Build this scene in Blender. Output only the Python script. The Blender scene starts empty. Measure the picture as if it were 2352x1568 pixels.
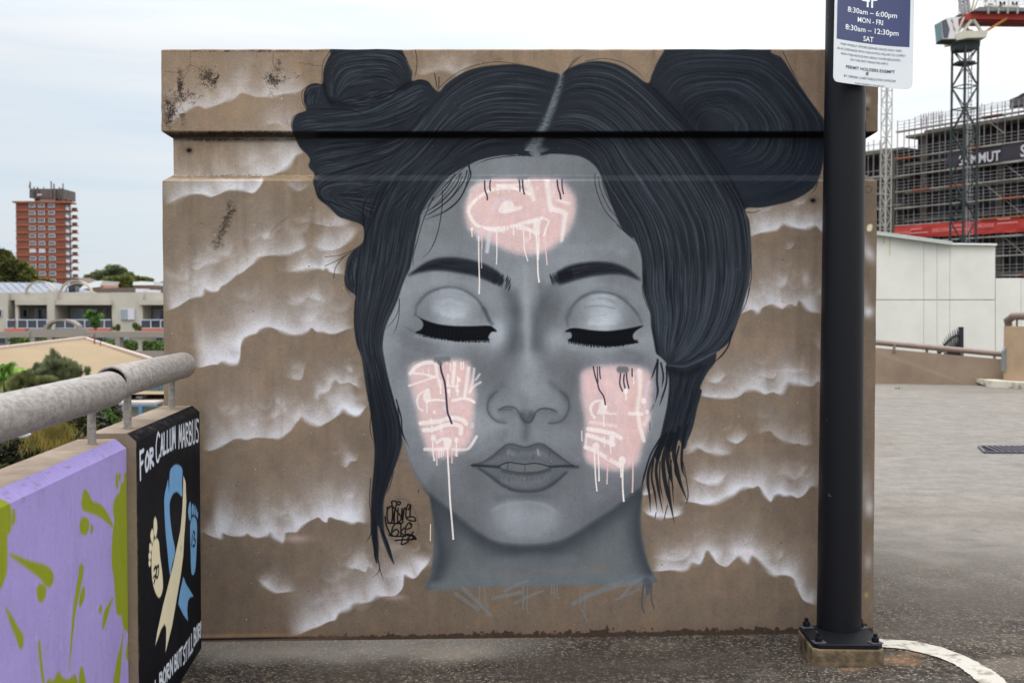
import bpy, bmesh, math, random
import numpy as np
from mathutils import Vector, Matrix
rnd = random.Random(7)
SC = bpy.context.scene
# ---------------------------------------------------------------- camera
F = 2450.0; PITCH = math.atan(69/2450); EYE = 1.5      # focal length and tilt in photo pixels (2352 wide)
cd = bpy.data.cameras.new('camera'); cam = bpy.data.objects.new('camera', cd); SC.collection.objects.link(cam)
cd.sensor_width = 36; cd.lens = 36*F/2352; cd.clip_start = .05; cd.clip_end = 3000
cam.location = (0,0,EYE); cam.rotation_euler = (math.pi/2-PITCH,0,0); SC.camera = cam
cd.dof.use_dof = True; cd.dof.focus_distance = 4.85; cd.dof.aperture_fstop = 4.5
# ---------------------------------------------------------------- sky, sun, exposure
SUN_EL, SUN_AZ = math.radians(58), math.radians(200)
wd = bpy.data.worlds.new('World'); SC.world = wd; wd.use_nodes = True
nt = wd.node_tree; nt.nodes.clear(); N = nt.nodes.new; Lk = nt.links.new
out = N('ShaderNodeOutputWorld'); bg = N('ShaderNodeBackground'); bg.inputs[1].default_value = .1
sky = N('ShaderNodeTexSky'); sky.sky_type = 'NISHITA'; sky.sun_disc = False; sky.sun_elevation = SUN_EL; sky.sun_rotation = SUN_AZ; sky.altitude = 30
tc = N('ShaderNodeTexCoord'); sep = N('ShaderNodeSeparateXYZ'); Lk(tc.outputs['Generated'], sep.inputs[0])
mp = N('ShaderNodeMapping'); mp.inputs['Scale'].default_value = (1.3,1.3,13.0); Lk(tc.outputs['Generated'], mp.inputs[0])
nz = N('ShaderNodeTexNoise'); nz.inputs['Scale'].default_value = 2.2; nz.inputs['Detail'].default_value = 5; nz.inputs['Roughness'].default_value = .55; Lk(mp.outputs[0], nz.inputs[0])
def MA(op, a, b=0, c=0, clamp=False):
    n = N('ShaderNodeMath'); n.operation = op; n.use_clamp = clamp
    for i, v in enumerate((a,b,c)):
        if hasattr(v,'is_linked') or hasattr(v,'node'): Lk(v, n.inputs[i])
        else: n.inputs[i].default_value = v
    return n.outputs[0]
zc = MA('MAXIMUM', sep.outputs[2], 0)
cf = MA('ADD', MA('MULTIPLY', sep.outputs[0], .55), MA('MULTIPLY', zc, 1.1))
cf = MA('ADD', cf, MA('MULTIPLY', nz.outputs[0], 1.7)); cf = MA('ADD', cf, -.38, clamp=True)
# overcast sky: brighter towards the zenith
lum = MA('ADD', MA('ADD', MA('MULTIPLY', zc, 6.0), 8.1), MA('MULTIPLY', MA('MAXIMUM', MA('SUBTRACT', zc, .22), 0), 22.5))
lum = MA('MULTIPLY', lum, MA('ADD', MA('MULTIPLY', sep.outputs[0], .22), 1.06))
cmb = N('ShaderNodeCombineXYZ')
for i, (k0,k1) in enumerate(((.86,1.0),(.975,1.01),(1.08,1.02))): Lk(MA('MULTIPLY', lum, MA('ADD', MA('MULTIPLY', cf, k1-k0), k0)), cmb.inputs[i])
mx = N('ShaderNodeMix'); mx.data_type = 'RGBA'
thin = N('ShaderNodeMix'); thin.data_type = 'RGBA'; thin.inputs[0].default_value = .8; Lk(sky.outputs[0], thin.inputs[6]); Lk(cmb.outputs[0], thin.inputs[7])
Lk(cf, mx.inputs[0]); Lk(thin.outputs[2], mx.inputs[6]); Lk(cmb.outputs[0], mx.inputs[7])
Lk(mx.outputs[2], bg.inputs[0]); Lk(bg.outputs[0], out.inputs[0])
sd = bpy.data.lights.new('sun','SUN'); sd.energy = .8; sd.angle = math.radians(25); sd.color = (1,.97,.92)
sun = bpy.data.objects.new('sun', sd); SC.collection.objects.link(sun)
# direction towards the sun: behind the camera, a little to its left
sv = Vector((math.sin(SUN_AZ)*math.cos(SUN_EL), math.cos(SUN_AZ)*math.cos(SUN_EL), math.sin(SUN_EL)))
sun.rotation_euler = sv.to_track_quat('Z','Y').to_euler()
SC.view_settings.view_transform = 'Standard'; SC.view_settings.look = 'None'; SC.view_settings.exposure = 0; SC.view_settings.gamma = 1; SC.view_settings.use_curve_mapping = False
try:
    SC.cycles.use_denoising = True; SC.cycles.max_bounces = 6
except Exception: pass
# ---------------------------------------------------------------- measuring helpers
def ray(vx, vy):
    xc = (vx-1176)/F; yc = (784-vy)/F; c, s = math.cos(PITCH), math.sin(PITCH)
    return Vector((xc, c+yc*s, -s+yc*c))
def at(vx, vy, Y):
    d = ray(vx, vy); t = Y/d.y; return Vector((d.x*t, Y, EYE+d.z*t))
def gz(x): return .0135*max(-1.6, min(1.6, x))      # the deck falls slightly to the left
def gp(vx, vy, h=0):
    d = ray(vx, vy); z = h
    for _ in range(6):
        t = (z-EYE)/d.z; z = h+gz(d.x*t)
    return Vector((d.x*t, d.y*t, z))
WALLY = gp(1176,1464).y
# ---------------------------------------------------------------- object helpers
ORG = {}
def tag(o, label=None, cat=None, group=None, kind=None):
    for k, v in (('label',label),('category',cat),('group',group),('kind',kind)):
        if v: o[k] = v
    return o
def thing(name, loc, label, cat, group=None):
    o = bpy.data.objects.new(name, None); SC.collection.objects.link(o); o.empty_display_size = .2
    o.location = loc; ORG[o.name] = Vector(loc); return tag(o, label, cat, group)
def org(parent): return ORG.get(parent.name, Vector((0,0,0))) if parent else Vector((0,0,0))
class MB:
    """collects shapes in world coordinates, then links them as one mesh object"""
    def __init__(s): s.v=[]; s.f=[]; s.mi=[]; s.sm=[]
    def add(s, vs, fs, mi=0, smooth=False):
        n=len(s.v); s.v += [tuple(v) for v in vs]; s.f += [tuple(i+n for i in f) for f in fs]; s.mi += [mi]*len(fs); s.sm += [smooth]*len(fs); return s
    def box(s, a, b, mi=0, rot=0, piv=None):
        x0,y0,z0=a; x1,y1,z1=b
        vs=[Vector(p) for p in ((x0,y0,z0),(x1,y0,z0),(x1,y1,z0),(x0,y1,z0),(x0,y0,z1),(x1,y0,z1),(x1,y1,z1),(x0,y1,z1))]
        if rot:
            c=Vector(piv) if piv else Vector(((x0+x1)/2,(y0+y1)/2,0)); R=Matrix.Rotation(rot,3,'Z')
            vs=[R@(v-Vector((c.x,c.y,0)))+Vector((c.x,c.y,0)) for v in vs]
        return s.add(vs,[(0,3,2,1),(4,5,6,7),(0,1,5,4),(1,2,6,5),(2,3,7,6),(3,0,4,7)],mi)
    def bar(s, a, b, w, h=None, mi=0, up=Vector((0,0,1))):
        a,b=Vector(a),Vector(b); h=h or w; d=(b-a).normalized()
        if abs(d.dot(up))>.95: up=Vector((1,0,0))
        r=d.cross(up).normalized()*w/2; u=r.cross(d).normalized()*h/2
        vs=[a-r-u,a+r-u,a+r+u,a-r+u,b-r-u,b+r-u,b+r+u,b-r+u]
        return s.add(vs,[(0,1,2,3),(7,6,5,4),(0,4,5,1),(1,5,6,2),(2,6,7,3),(3,7,4,0)],mi)
    def tube(s, pts, r, n=12, mi=0, cap=True, smooth=True):
        pts=[Vector(p) for p in pts]; rs=r if isinstance(r,(list,tuple)) else [r]*len(pts)
        vs=[]; fs=[]; ref=Vector((0,0,1))
        for i,p in enumerate(pts):
            d=((pts[min(i+1,len(pts)-1)])-(pts[max(i-1,0)])).normalized()
            if abs(d.dot(ref))>.95: ref=Vector((1,0,0))
            a=d.cross(ref).normalized(); b=d.cross(a).normalized()
            for k in range(n):
                t=2*math.pi*k/n; vs.append(p+a*math.cos(t)*rs[i]+b*math.sin(t)*rs[i])
        for i in range(len(pts)-1):
            for k in range(n): fs.append((i*n+k,i*n+(k+1)%n,(i+1)*n+(k+1)%n,(i+1)*n+k))
        s.add(vs,fs,mi,smooth)
        if cap:
            s.add([vs[k] for k in range(n)],[tuple(range(n))],mi); s.add([vs[-n+k] for k in range(n)],[tuple(reversed(range(n)))],mi)
        return s
    def prism(s, poly, z0, z1, mi=0):
        n=len(poly); vs=[(p[0],p[1],z0) for p in poly]+[(p[0],p[1],z1) for p in poly]
        return s.add(vs,[tuple(reversed(range(n))),tuple(range(n,2*n))]+[(i,(i+1)%n,n+(i+1)%n,n+i) for i in range(n)],mi)
    def slab(s, poly, dvec, mi=0):
        n=len(poly); d=Vector(dvec); vs=[Vector(p) for p in poly]; vs+= [v+d for v in vs]
        return s.add(vs,[tuple(range(n)),tuple(reversed(range(n,2*n)))]+[(i,n+i,n+(i+1)%n,(i+1)%n) for i in range(n)],mi)
    def build(s, name, mats, parent=None, loc=None, bevel=0, recalc=True):
        o_ = org(parent) if parent else (Vector(loc) if loc else Vector((0,0,0)))
        me=bpy.data.meshes.new(name); me.from_pydata([tuple(Vector(v)-o_) for v in s.v],[],s.f)
        for m in (mats if isinstance(mats,(list,tuple)) else [mats]): me.materials.append(m)
        for p,i,k in zip(me.polygons,s.mi,s.sm): p.material_index=i; p.use_smooth=k
        if recalc or bevel:
            bm=bmesh.new(); bm.from_mesh(me)
            if bevel:
                bmesh.ops.remove_doubles(bm,verts=bm.verts,dist=1e-5)
                es=[e for e in bm.edges if len(e.link_faces)==2 and e.calc_face_angle(0)>.5]
                bmesh.ops.bevel(bm,geom=es,offset=bevel,segments=2,affect='EDGES',profile=.5)
            bmesh.ops.recalc_face_normals(bm,faces=bm.faces); bm.to_mesh(me); bm.free()
        o=bpy.data.objects.new(name,me); SC.collection.objects.link(o)
        if parent: o.parent=parent; ORG[o.name]=o_
        else: o.location=o_; ORG[o.name]=o_
        return o
def inst(src, delta, parent=None):
    o=src.copy(); SC.collection.objects.link(o); o.parent=parent or src.parent; o.location=Vector(src.location)+Vector(delta); ORG[o.name]=ORG.get(src.name,Vector((0,0,0))); return o
def box(name, mat, parent, a, b, rot=0, bevel=0): return MB().box(a,b,0,rot).build(name,mat,parent,bevel=bevel)
def vbox(name, mat, parent, x0, y0, x1, y1, Y, dep, bevel=0):
    a=at(x0,y1,Y); b=at(x1,y0,Y); return box(name,mat,parent,(a.x,Y,a.z),(b.x,Y+dep,b.z),0,bevel)
# ---------------------------------------------------------------- materials
def srgb(c):
    return tuple(((v/255)/12.92 if v/255<=.04045 else ((v/255+.055)/1.055)**2.4) for v in c)
def mat(name, col, rough=.8, var=.25, scale=6, col2=None, bump=0, bscale=None, metal=0, st=(1,1,1), detail=5, lo=.35, hi=.65, spec=.3, obj=True):
    m=bpy.data.materials.new(name); m.use_nodes=True; t=m.node_tree; b=t.nodes['Principled BSDF']
    b.inputs['Roughness'].default_value=rough; b.inputs['Metallic'].default_value=metal; b.inputs['Specular IOR Level'].default_value=spec
    c=srgb(col); c2=srgb(col2) if col2 else tuple(v*(1-var) for v in c)
    tcn=t.nodes.new('ShaderNodeTexCoord'); mpn=t.nodes.new('ShaderNodeMapping'); mpn.inputs['Scale'].default_value=st
    t.links.new(tcn.outputs['Object' if obj else 'Generated'],mpn.inputs[0])
    n=t.nodes.new('ShaderNodeTexNoise'); n.inputs['Scale'].default_value=scale; n.inputs['Detail'].default_value=detail; n.inputs['Roughness'].default_value=.6; t.links.new(mpn.outputs[0],n.inputs[0])
    r=t.nodes.new('ShaderNodeValToRGB'); r.color_ramp.elements[0].position=lo; r.color_ramp.elements[1].position=hi
    r.color_ramp.elements[0].color=(*c2,1); r.color_ramp.elements[1].color=(*c,1); t.links.new(n.outputs[0],r.inputs[0]); t.links.new(r.outputs[0],b.inputs['Base Color'])
    if bump:
        n2=t.nodes.new('ShaderNodeTexNoise'); n2.inputs['Scale'].default_value=bscale or scale*6; n2.inputs['Detail'].default_value=4; t.links.new(mpn.outputs[0],n2.inputs[0])
        bn=t.nodes.new('ShaderNodeBump'); bn.inputs['Strength'].default_value=bump; bn.inputs['Distance'].default_value=.01; t.links.new(n2.outputs[0],bn.inputs['Height']); t.links.new(bn.outputs[0],b.inputs['Normal'])
    return m
def image_mat(name, canvas, gain=1.0, rough=.75, bump=.15, bscale=170):
    h,w=canvas.H,canvas.W; a=np.ones((h,w,4),np.float32); a[...,:3]=np.clip(canvas.c/255,0,1)
    im=bpy.data.images.new(name,w,h); im.pixels.foreach_set(np.ascontiguousarray(a[::-1]).ravel()); im.update(); im.pack()
    m=bpy.data.materials.new(name); m.use_nodes=True; t=m.node_tree; b=t.nodes['Principled BSDF']
    b.inputs['Roughness'].default_value=rough; b.inputs['Specular IOR Level'].default_value=.06
    ti=t.nodes.new('ShaderNodeTexImage'); ti.image=im; ti.extension='EXTEND'; ti.interpolation='Cubic'
    mu=t.nodes.new('ShaderNodeMix'); mu.data_type='RGBA'; mu.blend_type='MULTIPLY'; mu.inputs[0].default_value=1; mu.inputs[7].default_value=(gain,gain,gain,1)
    t.links.new(ti.outputs[0],mu.inputs[6]); t.links.new(mu.outputs[2],b.inputs['Base Color'])
    tcn=t.nodes.new('ShaderNodeTexCoord'); n=t.nodes.new('ShaderNodeTexNoise'); n.inputs['Scale'].default_value=bscale; n.inputs['Detail'].default_value=4; t.links.new(tcn.outputs['Object'],n.inputs[0])
    n3=t.nodes.new('ShaderNodeTexNoise'); n3.inputs['Scale'].default_value=9; n3.inputs['Detail'].default_value=6; t.links.new(tcn.outputs['Object'],n3.inputs[0])
    ad=t.nodes.new('ShaderNodeMath'); ad.operation='ADD'; t.links.new(n.outputs[0],ad.inputs[0]); t.links.new(n3.outputs[0],ad.inputs[1])
    bn=t.nodes.new('ShaderNodeBump'); bn.inputs['Strength'].default_value=bump; bn.inputs['Distance'].default_value=.006; t.links.new(ad.outputs[0],bn.inputs['Height']); t.links.new(bn.outputs[0],b.inputs['Normal'])
    return m
def text_pts(s, bold=0.0, res=3):
    """flat lettering as vertices (x, y; cap height 1, centred on x) and faces"""
    cu=bpy.data.curves.new('lettering','FONT'); cu.body=s; cu.align_x='CENTER'; cu.offset=bold; cu.resolution_u=res; cu.size=1
    o=bpy.data.objects.new('lettering',cu); SC.collection.objects.link(o)
    dg=bpy.context.evaluated_depsgraph_get(); me=bpy.data.meshes.new_from_object(o.evaluated_get(dg))
    vs=[(v.co.x/.7,v.co.y/.7) for v in me.vertices]; fs=[tuple(p.vertices) for p in me.polygons]
    bpy.data.objects.remove(o); bpy.data.curves.remove(cu); bpy.data.meshes.remove(me)
    return vs,fs
def lettering(name, s, height, width, fn, m, parent, bold=.0, label=None):
    vs,fs=text_pts(s,bold); w=max(v[0] for v in vs)-min(v[0] for v in vs); k=(width/w) if width else height
    b=MB(); b.add([fn(x*k,y*height) for x,y in vs],fs); o=b.build(name,m,parent,recalc=False)
    return o
# ---------------------------------------------------------------- painter: spray paint on a numpy canvas
import numpy as np, math
CR = dict(A=(344.5,86.1,.3662),B=(1091,86.1,.3908),C=(746.5,516.8,.2442),D=(1148.4,516.8,.2442),E=(803.9,803.9,.3662),
          F=(344.5,574.2,.2686),G=(344.5,976.1,.3175),H=(1378,918.7,.293),I=(1033.5,390.5,.1831),J=(918.7,803.9,.1832),
          K=(1292,815.4,.2197),L=(1062.3,861.3,.1904),M=(258.4,1320.7,.1587),N=(1607.8,430.7,.348),O=(947.4,1263.2,.2686),
          P=(660.3,86.1,.2808),Q=(0,901.5,.425),V=(0,0,1.0))
def cr(k, pts):
    ox, oy, s = CR[k]
    return [(ox+x*s, oy+y*s)+tuple(r) for x, y, *r in pts]
def spline(pts, closed=False, n=8):
    P = np.array(pts, float)
    if len(P) < 3: 
        t = np.linspace(0,1,n+1)[:,None]; return P[0]*(1-t)+P[-1]*t
    if closed: Q = np.vstack([P[-1:],P,P[:2]])
    else: Q = np.vstack([2*P[0]-P[1],P,2*P[-1]-P[-2]])
    a,b,c,d = Q[:-3],Q[1:-2],Q[2:-1],Q[3:]
    t = (np.arange(n)/n)[None,:,None]
    a,b,c,d = a[:,None],b[:,None],c[:,None],d[:,None]
    R = .5*((2*b)+(-a+c)*t+(2*a-5*b+4*c-d)*t*t+(-a+3*b-3*c+d)*t**3)
    R = R.reshape(-1,P.shape[1])
    return R if closed else np.vstack([R,P[-1:]])
def resamp(P, n):
    d = np.r_[0,np.cumsum(np.hypot(*np.diff(P[:,:2],axis=0).T))]
    t = np.linspace(0,d[-1],n)
    return np.stack([np.interp(t,d,P[:,k]) for k in range(P.shape[1])],1)
def blur1(a, r, ax):
    if r < 1: return a
    for _ in range(3):
        p = [(0,0)]*a.ndim; p[ax] = (r+1,r)
        c = np.cumsum(np.pad(a,p,mode='edge'),axis=ax,dtype=np.float64)
        n = c.shape[ax]
        a = (np.take(c,range(2*r+1,n),ax)-np.take(c,range(0,n-2*r-1),ax))/(2*r+1)
    return a.astype(np.float32)
def blur(a, sig):
    r = int(round(sig*.98))
    return blur1(blur1(a,r,0),r,1) if r > 0 else a
def up(a, h, w):
    ys = np.clip(np.linspace(0,a.shape[0]-1,h),0,a.shape[0]-1); xs = np.linspace(0,a.shape[1]-1,w)
    y0 = np.minimum(ys.astype(int),a.shape[0]-2); x0 = np.minimum(xs.astype(int),a.shape[1]-2)
    fy = (ys-y0)[:,None]; fx = (xs-x0)[None,:]
    b = a[y0]*(1-fy)+a[y0+1]*fy
    return (b[:,x0]*(1-fx)+b[:,x0+1]*fx).astype(np.float32)
class Canvas:
    def __init__(s, x0, y0, x1, y1, S, base, tf=None, seed=3):
        s.x0,s.y0,s.S = x0,y0,S; s.W=int((x1-x0)*S); s.H=int((y1-y0)*S)
        s.c = np.empty((s.H,s.W,3),np.float32); s.c[:] = np.array(base,np.float32)
        s.tf = tf; s.r = np.random.RandomState(seed)
    def px(s, P):
        P = np.array(P,float)
        if s.tf: P = s.tf(P)
        P = P.copy(); P[:,0]=(P[:,0]-s.x0)*s.S; P[:,1]=(P[:,1]-s.y0)*s.S
        return P
    def noise(s, cell, oct=3, seed=None, st=(1,1)):
        r = np.random.RandomState(seed) if seed is not None else s.r
        o = np.zeros((s.H,s.W),np.float32); A=0
        for k in range(oct):
            c = cell*s.S/2**k
            g = r.rand(max(3,int(s.H/(c*st[1]))+2),max(3,int(s.W/(c*st[0]))+2)).astype(np.float32)
            o += up(g,s.H,s.W)*.5**k; A += .5**k
        return o/A
    def comp(s, m, col, bx=None):
        if bx is None: bx=(0,s.H,0,s.W)
        v = s.c[bx[0]:bx[1],bx[2]:bx[3]]
        col = np.array(col,np.float32)
        v += (col-v)*m[...,None]
    def box(s, P, pad):
        return (max(0,int(P[:,1].min()-pad)),min(s.H,int(P[:,1].max()+pad)+2),max(0,int(P[:,0].min()-pad)),min(s.W,int(P[:,0].max()+pad)+2))
    def fill(s, P, bx):
        # antialiased even-odd scanline fill, 3 sub-rows
        y0,y1,x0,x1 = bx; m = np.zeros((y1-y0,x1-x0),np.float32)
        a = P; b = np.roll(P,-1,0); xs = np.arange(x0,x1)+.5
        for y in range(y0,y1):
            for sy in (.17,.5,.83):
                yy = y+sy
                k = ((a[:,1]<=yy)&(b[:,1]>yy))|((b[:,1]<=yy)&(a[:,1]>yy))
                if not k.any(): continue
                t = (yy-a[k,1])/(b[k,1]-a[k,1]); xc = np.sort(a[k,0]+t*(b[k,0]-a[k,0]))
                for i in range(0,len(xc)-1,2):
                    i0=max(0,int(xc[i]-x0-1)); i1=min(x1-x0,int(xc[i+1]-x0+2))
                    if i1>i0: m[y-y0,i0:i1] += np.clip(np.minimum(xs[i0:i1]-xc[i],xc[i+1]-xs[i0:i1])+.5,0,1)/3
        return m
    def poly(s, pts, col, feather=0, alpha=1, smooth=True, mask=None):
        P = s.px(pts)
        if smooth: P = spline(P[:,:2],True,6)
        f = feather*s.S; bx = s.box(P,3*f+2)
        if bx[1]<=bx[0] or bx[3]<=bx[2]: return None
        m = s.fill(P,bx)
        if f>.4: m = blur(m,f)
        m = m*alpha
        if mask is not None: m = m*mask[bx[0]:bx[1],bx[2]:bx[3]]
        if col is not None: s.comp(m,col,bx)
        full = None
        return m,bx
    def pmask(s, pts, feather=0, smooth=True):
        o = np.zeros((s.H,s.W),np.float32); r = s.poly(pts,None,feather,1,smooth)
        if r: o[r[1][0]:r[1][1],r[1][2]:r[1][3]] = r[0]
        return o
    def stroke(s, pts, w, col, alpha=1, soft=.7, smooth=True, taper=0, mask=None, mode=None, rag=0):
        # w in view px (or third value of the points); distance field in the stroke's own window
        P = s.px(pts)
        if P.shape[1]<3: P = np.c_[P,np.full(len(P),w)]
        if smooth: P = spline(P,False,6)
        if taper:
            n=len(P); t=np.linspace(0,1,n); k=np.ones(n)
            if taper&1: k*=np.clip(t*3,0,1)
            if taper&2: k*=np.clip((1-t)*3,0,1)
            P[:,2]*=k
        sf = max(soft*s.S,.6); pad = P[:,2].max()*s.S/2+sf*2.2
        st = max(1,int(sf/4)); bx = s.box(P,pad+st)
        if bx[1]-bx[0]<2 or bx[3]-bx[2]<2: return
        ys = np.arange(bx[0],bx[1]+st,st,dtype=np.float32)+.5; xs = np.arange(bx[2],bx[3]+st,st,dtype=np.float32)+.5
        D = np.full((len(ys),len(xs)),1e6,np.float32)
        for i in range(len(P)-1):
            ax,ay,aw = P[i]; ex,ey,ew = P[i+1]
            hw=max(aw,ew)*s.S/2; q=hw+sf*2.2
            j0=np.searchsorted(xs,min(ax,ex)-q); j1=np.searchsorted(xs,max(ax,ex)+q)
            i0=np.searchsorted(ys,min(ay,ey)-q); i1=np.searchsorted(ys,max(ay,ey)+q)
            if i1<=i0 or j1<=j0: continue
            X=xs[None,j0:j1]; Y=ys[i0:i1,None]
            dx,dy=ex-ax,ey-ay; L=dx*dx+dy*dy+1e-6
            t=np.clip(((X-ax)*dx+(Y-ay)*dy)/L,0,1)
            d=np.sqrt((X-ax-t*dx)**2+(Y-ay-t*dy)**2)-(aw+(ew-aw)*t)*s.S/2
            np.minimum(D[i0:i1,j0:j1],d,out=D[i0:i1,j0:j1])
        m = np.clip(.5-D/(2*sf),0,1); m = m*m*(3-2*m)
        if st>1: m = up(m,(len(ys)-1)*st+1,(len(xs)-1)*st+1)
        h,w_=bx[1]-bx[0],bx[3]-bx[2]; m=m[:h,:w_]
        if m.shape!=(h,w_): m=np.pad(m,((0,h-m.shape[0]),(0,w_-m.shape[1])))
        m=m*alpha
        if rag: m=np.clip(m*(1+rag*(s.grain[bx[0]:bx[1],bx[2]:bx[3]]-.5)*2),0,1)
        if mask is not None: m = m*mask[bx[0]:bx[1],bx[2]:bx[3]]
        s.comp(m,col,bx)
    def blob(s, x, y, rx, ry, col, alpha=.5, rot=0, p=1.0):
        c = s.px([(x,y)])[0]; R=max(rx,ry)*s.S*2.4
        bx=(max(0,int(c[1]-R)),min(s.H,int(c[1]+R)+1),max(0,int(c[0]-R)),min(s.W,int(c[0]+R)+1))
        if bx[1]<=bx[0] or bx[3]<=bx[2]: return
        X=(np.arange(bx[2],bx[3])[None,:]-c[0])/s.S; Y=(np.arange(bx[0],bx[1])[:,None]-c[1])/s.S
        ca,sa=math.cos(rot),math.sin(rot); u=(X*ca+Y*sa)/rx; v=(-X*sa+Y*ca)/ry
        s.comp((np.exp(-(u*u+v*v)**p)*alpha).astype(np.float32),col,bx)
    def strands(s, g1, g2, n, cols, w=(.8,1.8), alpha=.6, jit=3, part=(.25,1.0), mask=None, bias=1, bend=0):
        A = resamp(spline(s.px(g1)[:,:2]),60); B = resamp(spline(s.px(g2)[:,:2]),60)
        K = 6; yy,xx=np.mgrid[-K//2:K//2+1,-K//2:K//2+1]; yy=yy.ravel(); xx=xx.ravel()
        for col in cols:
            cov = np.zeros(s.H*s.W,np.float32); m_=max(1,n//len(cols))
            for i in range(m_):
                t = s.r.rand()**bias; P = A*(1-t)+B*t
                L = part[0]+(part[1]-part[0])*s.r.rand(); a = s.r.rand()*(1-L)
                P = P[int(a*59):max(int((a+L)*59)+1,int(a*59)+4)]
                nn=len(P); q=np.linspace(0,1,nn)[:,None]
                P = P+(s.r.randn(1,2)*(1-q)+s.r.randn(1,2)*q)*jit*s.S*.6+np.sin(q*(2+3*s.r.rand())+6*s.r.rand())*jit*.4
                Ln=np.hypot(*np.diff(P,axis=0).T).sum(); P=resamp(P,max(4,int(Ln/.8)))
                q=np.linspace(0,1,len(P)); ww=(w[0]+(w[1]-w[0])*s.r.rand())*s.S*np.clip(np.minimum(q,1-q)*5,.1,1)
                al=alpha*(.35+.65*s.r.rand())
                ix=np.floor(P[:,0]).astype(int); iy=np.floor(P[:,1]).astype(int)
                X=ix[:,None]+xx; Y=iy[:,None]+yy
                d=np.sqrt((X+.5-P[:,0:1])**2+(Y+.5-P[:,1:2])**2)
                c=np.clip((ww/2)[:,None]-d+.6,0,1)*al*np.minimum(1,ww/.9)[:,None]
                k=(c>0)&(X>=0)&(X<s.W)&(Y>=0)&(Y<s.H)
                np.maximum.at(cov,(Y[k]*s.W+X[k]),c[k].astype(np.float32))
            cov=cov.reshape(s.H,s.W); cov=.68*cov+.32*blur1(blur1(cov,1,0),1,1)
            if mask is not None: cov=cov*mask
            s.comp(cov,col)
    def cloud(s, pts, lam, alpha=.8, col=(205,207,218), soft=2.2, haze=.26):
        P = spline(s.px(pts)[:,:2],False,5); S=s.S; st=3
        pad=lam*S*3.6; bx=(max(0,int(P[:,1].min()-pad)),min(s.H,int(P[:,1].max()+14*S)),max(0,int(P[:,0].min()-30*S)),min(s.W,int(P[:,0].max()+30*S)))
        h,w=bx[1]-bx[0],bx[3]-bx[2]
        if h<4 or w<4: return
        ys=np.arange(bx[0],bx[1]+st,st)+.5; xs=np.arange(bx[2],bx[3]+st,st)+.5
        X=xs[None,:]; Y=ys[:,None]; best=np.full((len(ys),len(xs)),1e9); sg=np.zeros_like(best); ar=np.zeros_like(best); N=len(P)-1
        L=np.hypot(*np.diff(P,axis=0).T); cum=np.r_[0,np.cumsum(L)]
        for i in range(N):
            ax,ay=P[i]; dx,dy=P[i+1]-P[i]; q=dx*dx+dy*dy+1e-9
            t=np.clip(((X-ax)*dx+(Y-ay)*dy)/q,0,1); ex=X-ax-t*dx; ey=Y-ay-t*dy
            d=ex*ex+ey*ey; k=d<best-1e-6
            best=np.where(k,d,best); sg=np.where(k,np.where(ex*dy-ey*dx>0,1.,-1.),sg); ar=np.where(k,cum[i]+t*L[i],ar)
        d=np.sqrt(best)*sg/S; d=up(d,len(ys)*st-st+1,len(xs)*st-st+1)[:h,:w]; ar=up(ar,len(ys)*st-st+1,len(xs)*st-st+1)[:h,:w]
        n=s.cn[bx[0]:bx[1],bx[2]:bx[3]]; n2=s.cn2[bx[0]:bx[1],bx[2]:bx[3]]
        fl=min(26*S,cum[-1]*.28); e=np.clip(np.minimum(ar,cum[-1]-ar)/fl,0,1); e=.0+e*e*(3-2*e)
        g1=s.r.rand(int(cum[-1]/S/16)+4); pl=np.interp(ar/S/16,np.arange(len(g1)),g1)*.7+.3*np.interp(ar/S/7,np.arange(3*len(g1)),s.r.rand(3*len(g1)))
        dd=np.maximum(d,0); LL=lam*(.12+.6*n+1.5*pl.astype(np.float32)**2)
        body=(1-haze)*np.exp(-(dd/LL)**1.25)+haze*np.exp(-(dd/(lam*2.1))**1.6)*np.clip(.1+1.9*n2,0,1.3)
        body=blur((body*e).astype(np.float32),min(6,lam*.3)*S)
        g2=s.r.rand(int(cum[-1]/S/26)+4); p2=np.interp(ar/S/26,np.arange(len(g2)),g2).astype(np.float32); sw=soft*(.45+4.2*p2**2.2+.5*n); body=body*(.62+.5*np.sqrt(p2))*1.05; edge=np.clip((d+sw)/(2*sw),0,1); edge=edge*edge*(3-2*edge)
        m=np.clip(body*edge*alpha*(.72+.56*n2),0,.97)
        g=s.grain[bx[0]:bx[1],bx[2]:bx[3]]; m=np.clip(m+(g-.5)*1.0*m*(1-m),0,1)
        s.comp(m.astype(np.float32),col,bx)
        for i in range(int(cum[-1]/S/20)):      # billows behind the edge
            j=s.r.randint(0,len(P)); up_=s.r.uniform(.4,2.3)*lam
            s.lob(P[j,0]/S+s.x0+s.r.randn()*8-up_*.3, P[j,1]/S+s.y0-up_, s.r.uniform(.35,.9)*lam, col, alpha*s.r.uniform(.12,.4))
    def lob(s, x, y, R, col, a):
        # one round puff: crisp low right rim, dissolving up and left
        cx,cy=(x-s.x0)*s.S,(y-s.y0)*s.S; r=R*s.S; q=int(r*1.6)
        bx=(max(0,int(cy)-q),min(s.H,int(cy)+q),max(0,int(cx)-q),min(s.W,int(cx)+q))
        if bx[1]-bx[0]<3 or bx[3]-bx[2]<3: return
        X=(np.arange(bx[2],bx[3])[None]-cx)/r; Y=(np.arange(bx[0],bx[1])[:,None]-cy)/r
        n=s.cn[bx[0]:bx[1],bx[2]:bx[3]]-.5
        rr=np.sqrt(X*X+Y*Y)+n*.9; dirn=np.clip((X*.35+Y*.94)*.8+.35,0,1)
        m=np.clip((1-rr)*3,0,1)*dirn*np.clip(rr,0,1)**1.2*a
        s.comp(m.astype(np.float32),col,bx)
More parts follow.
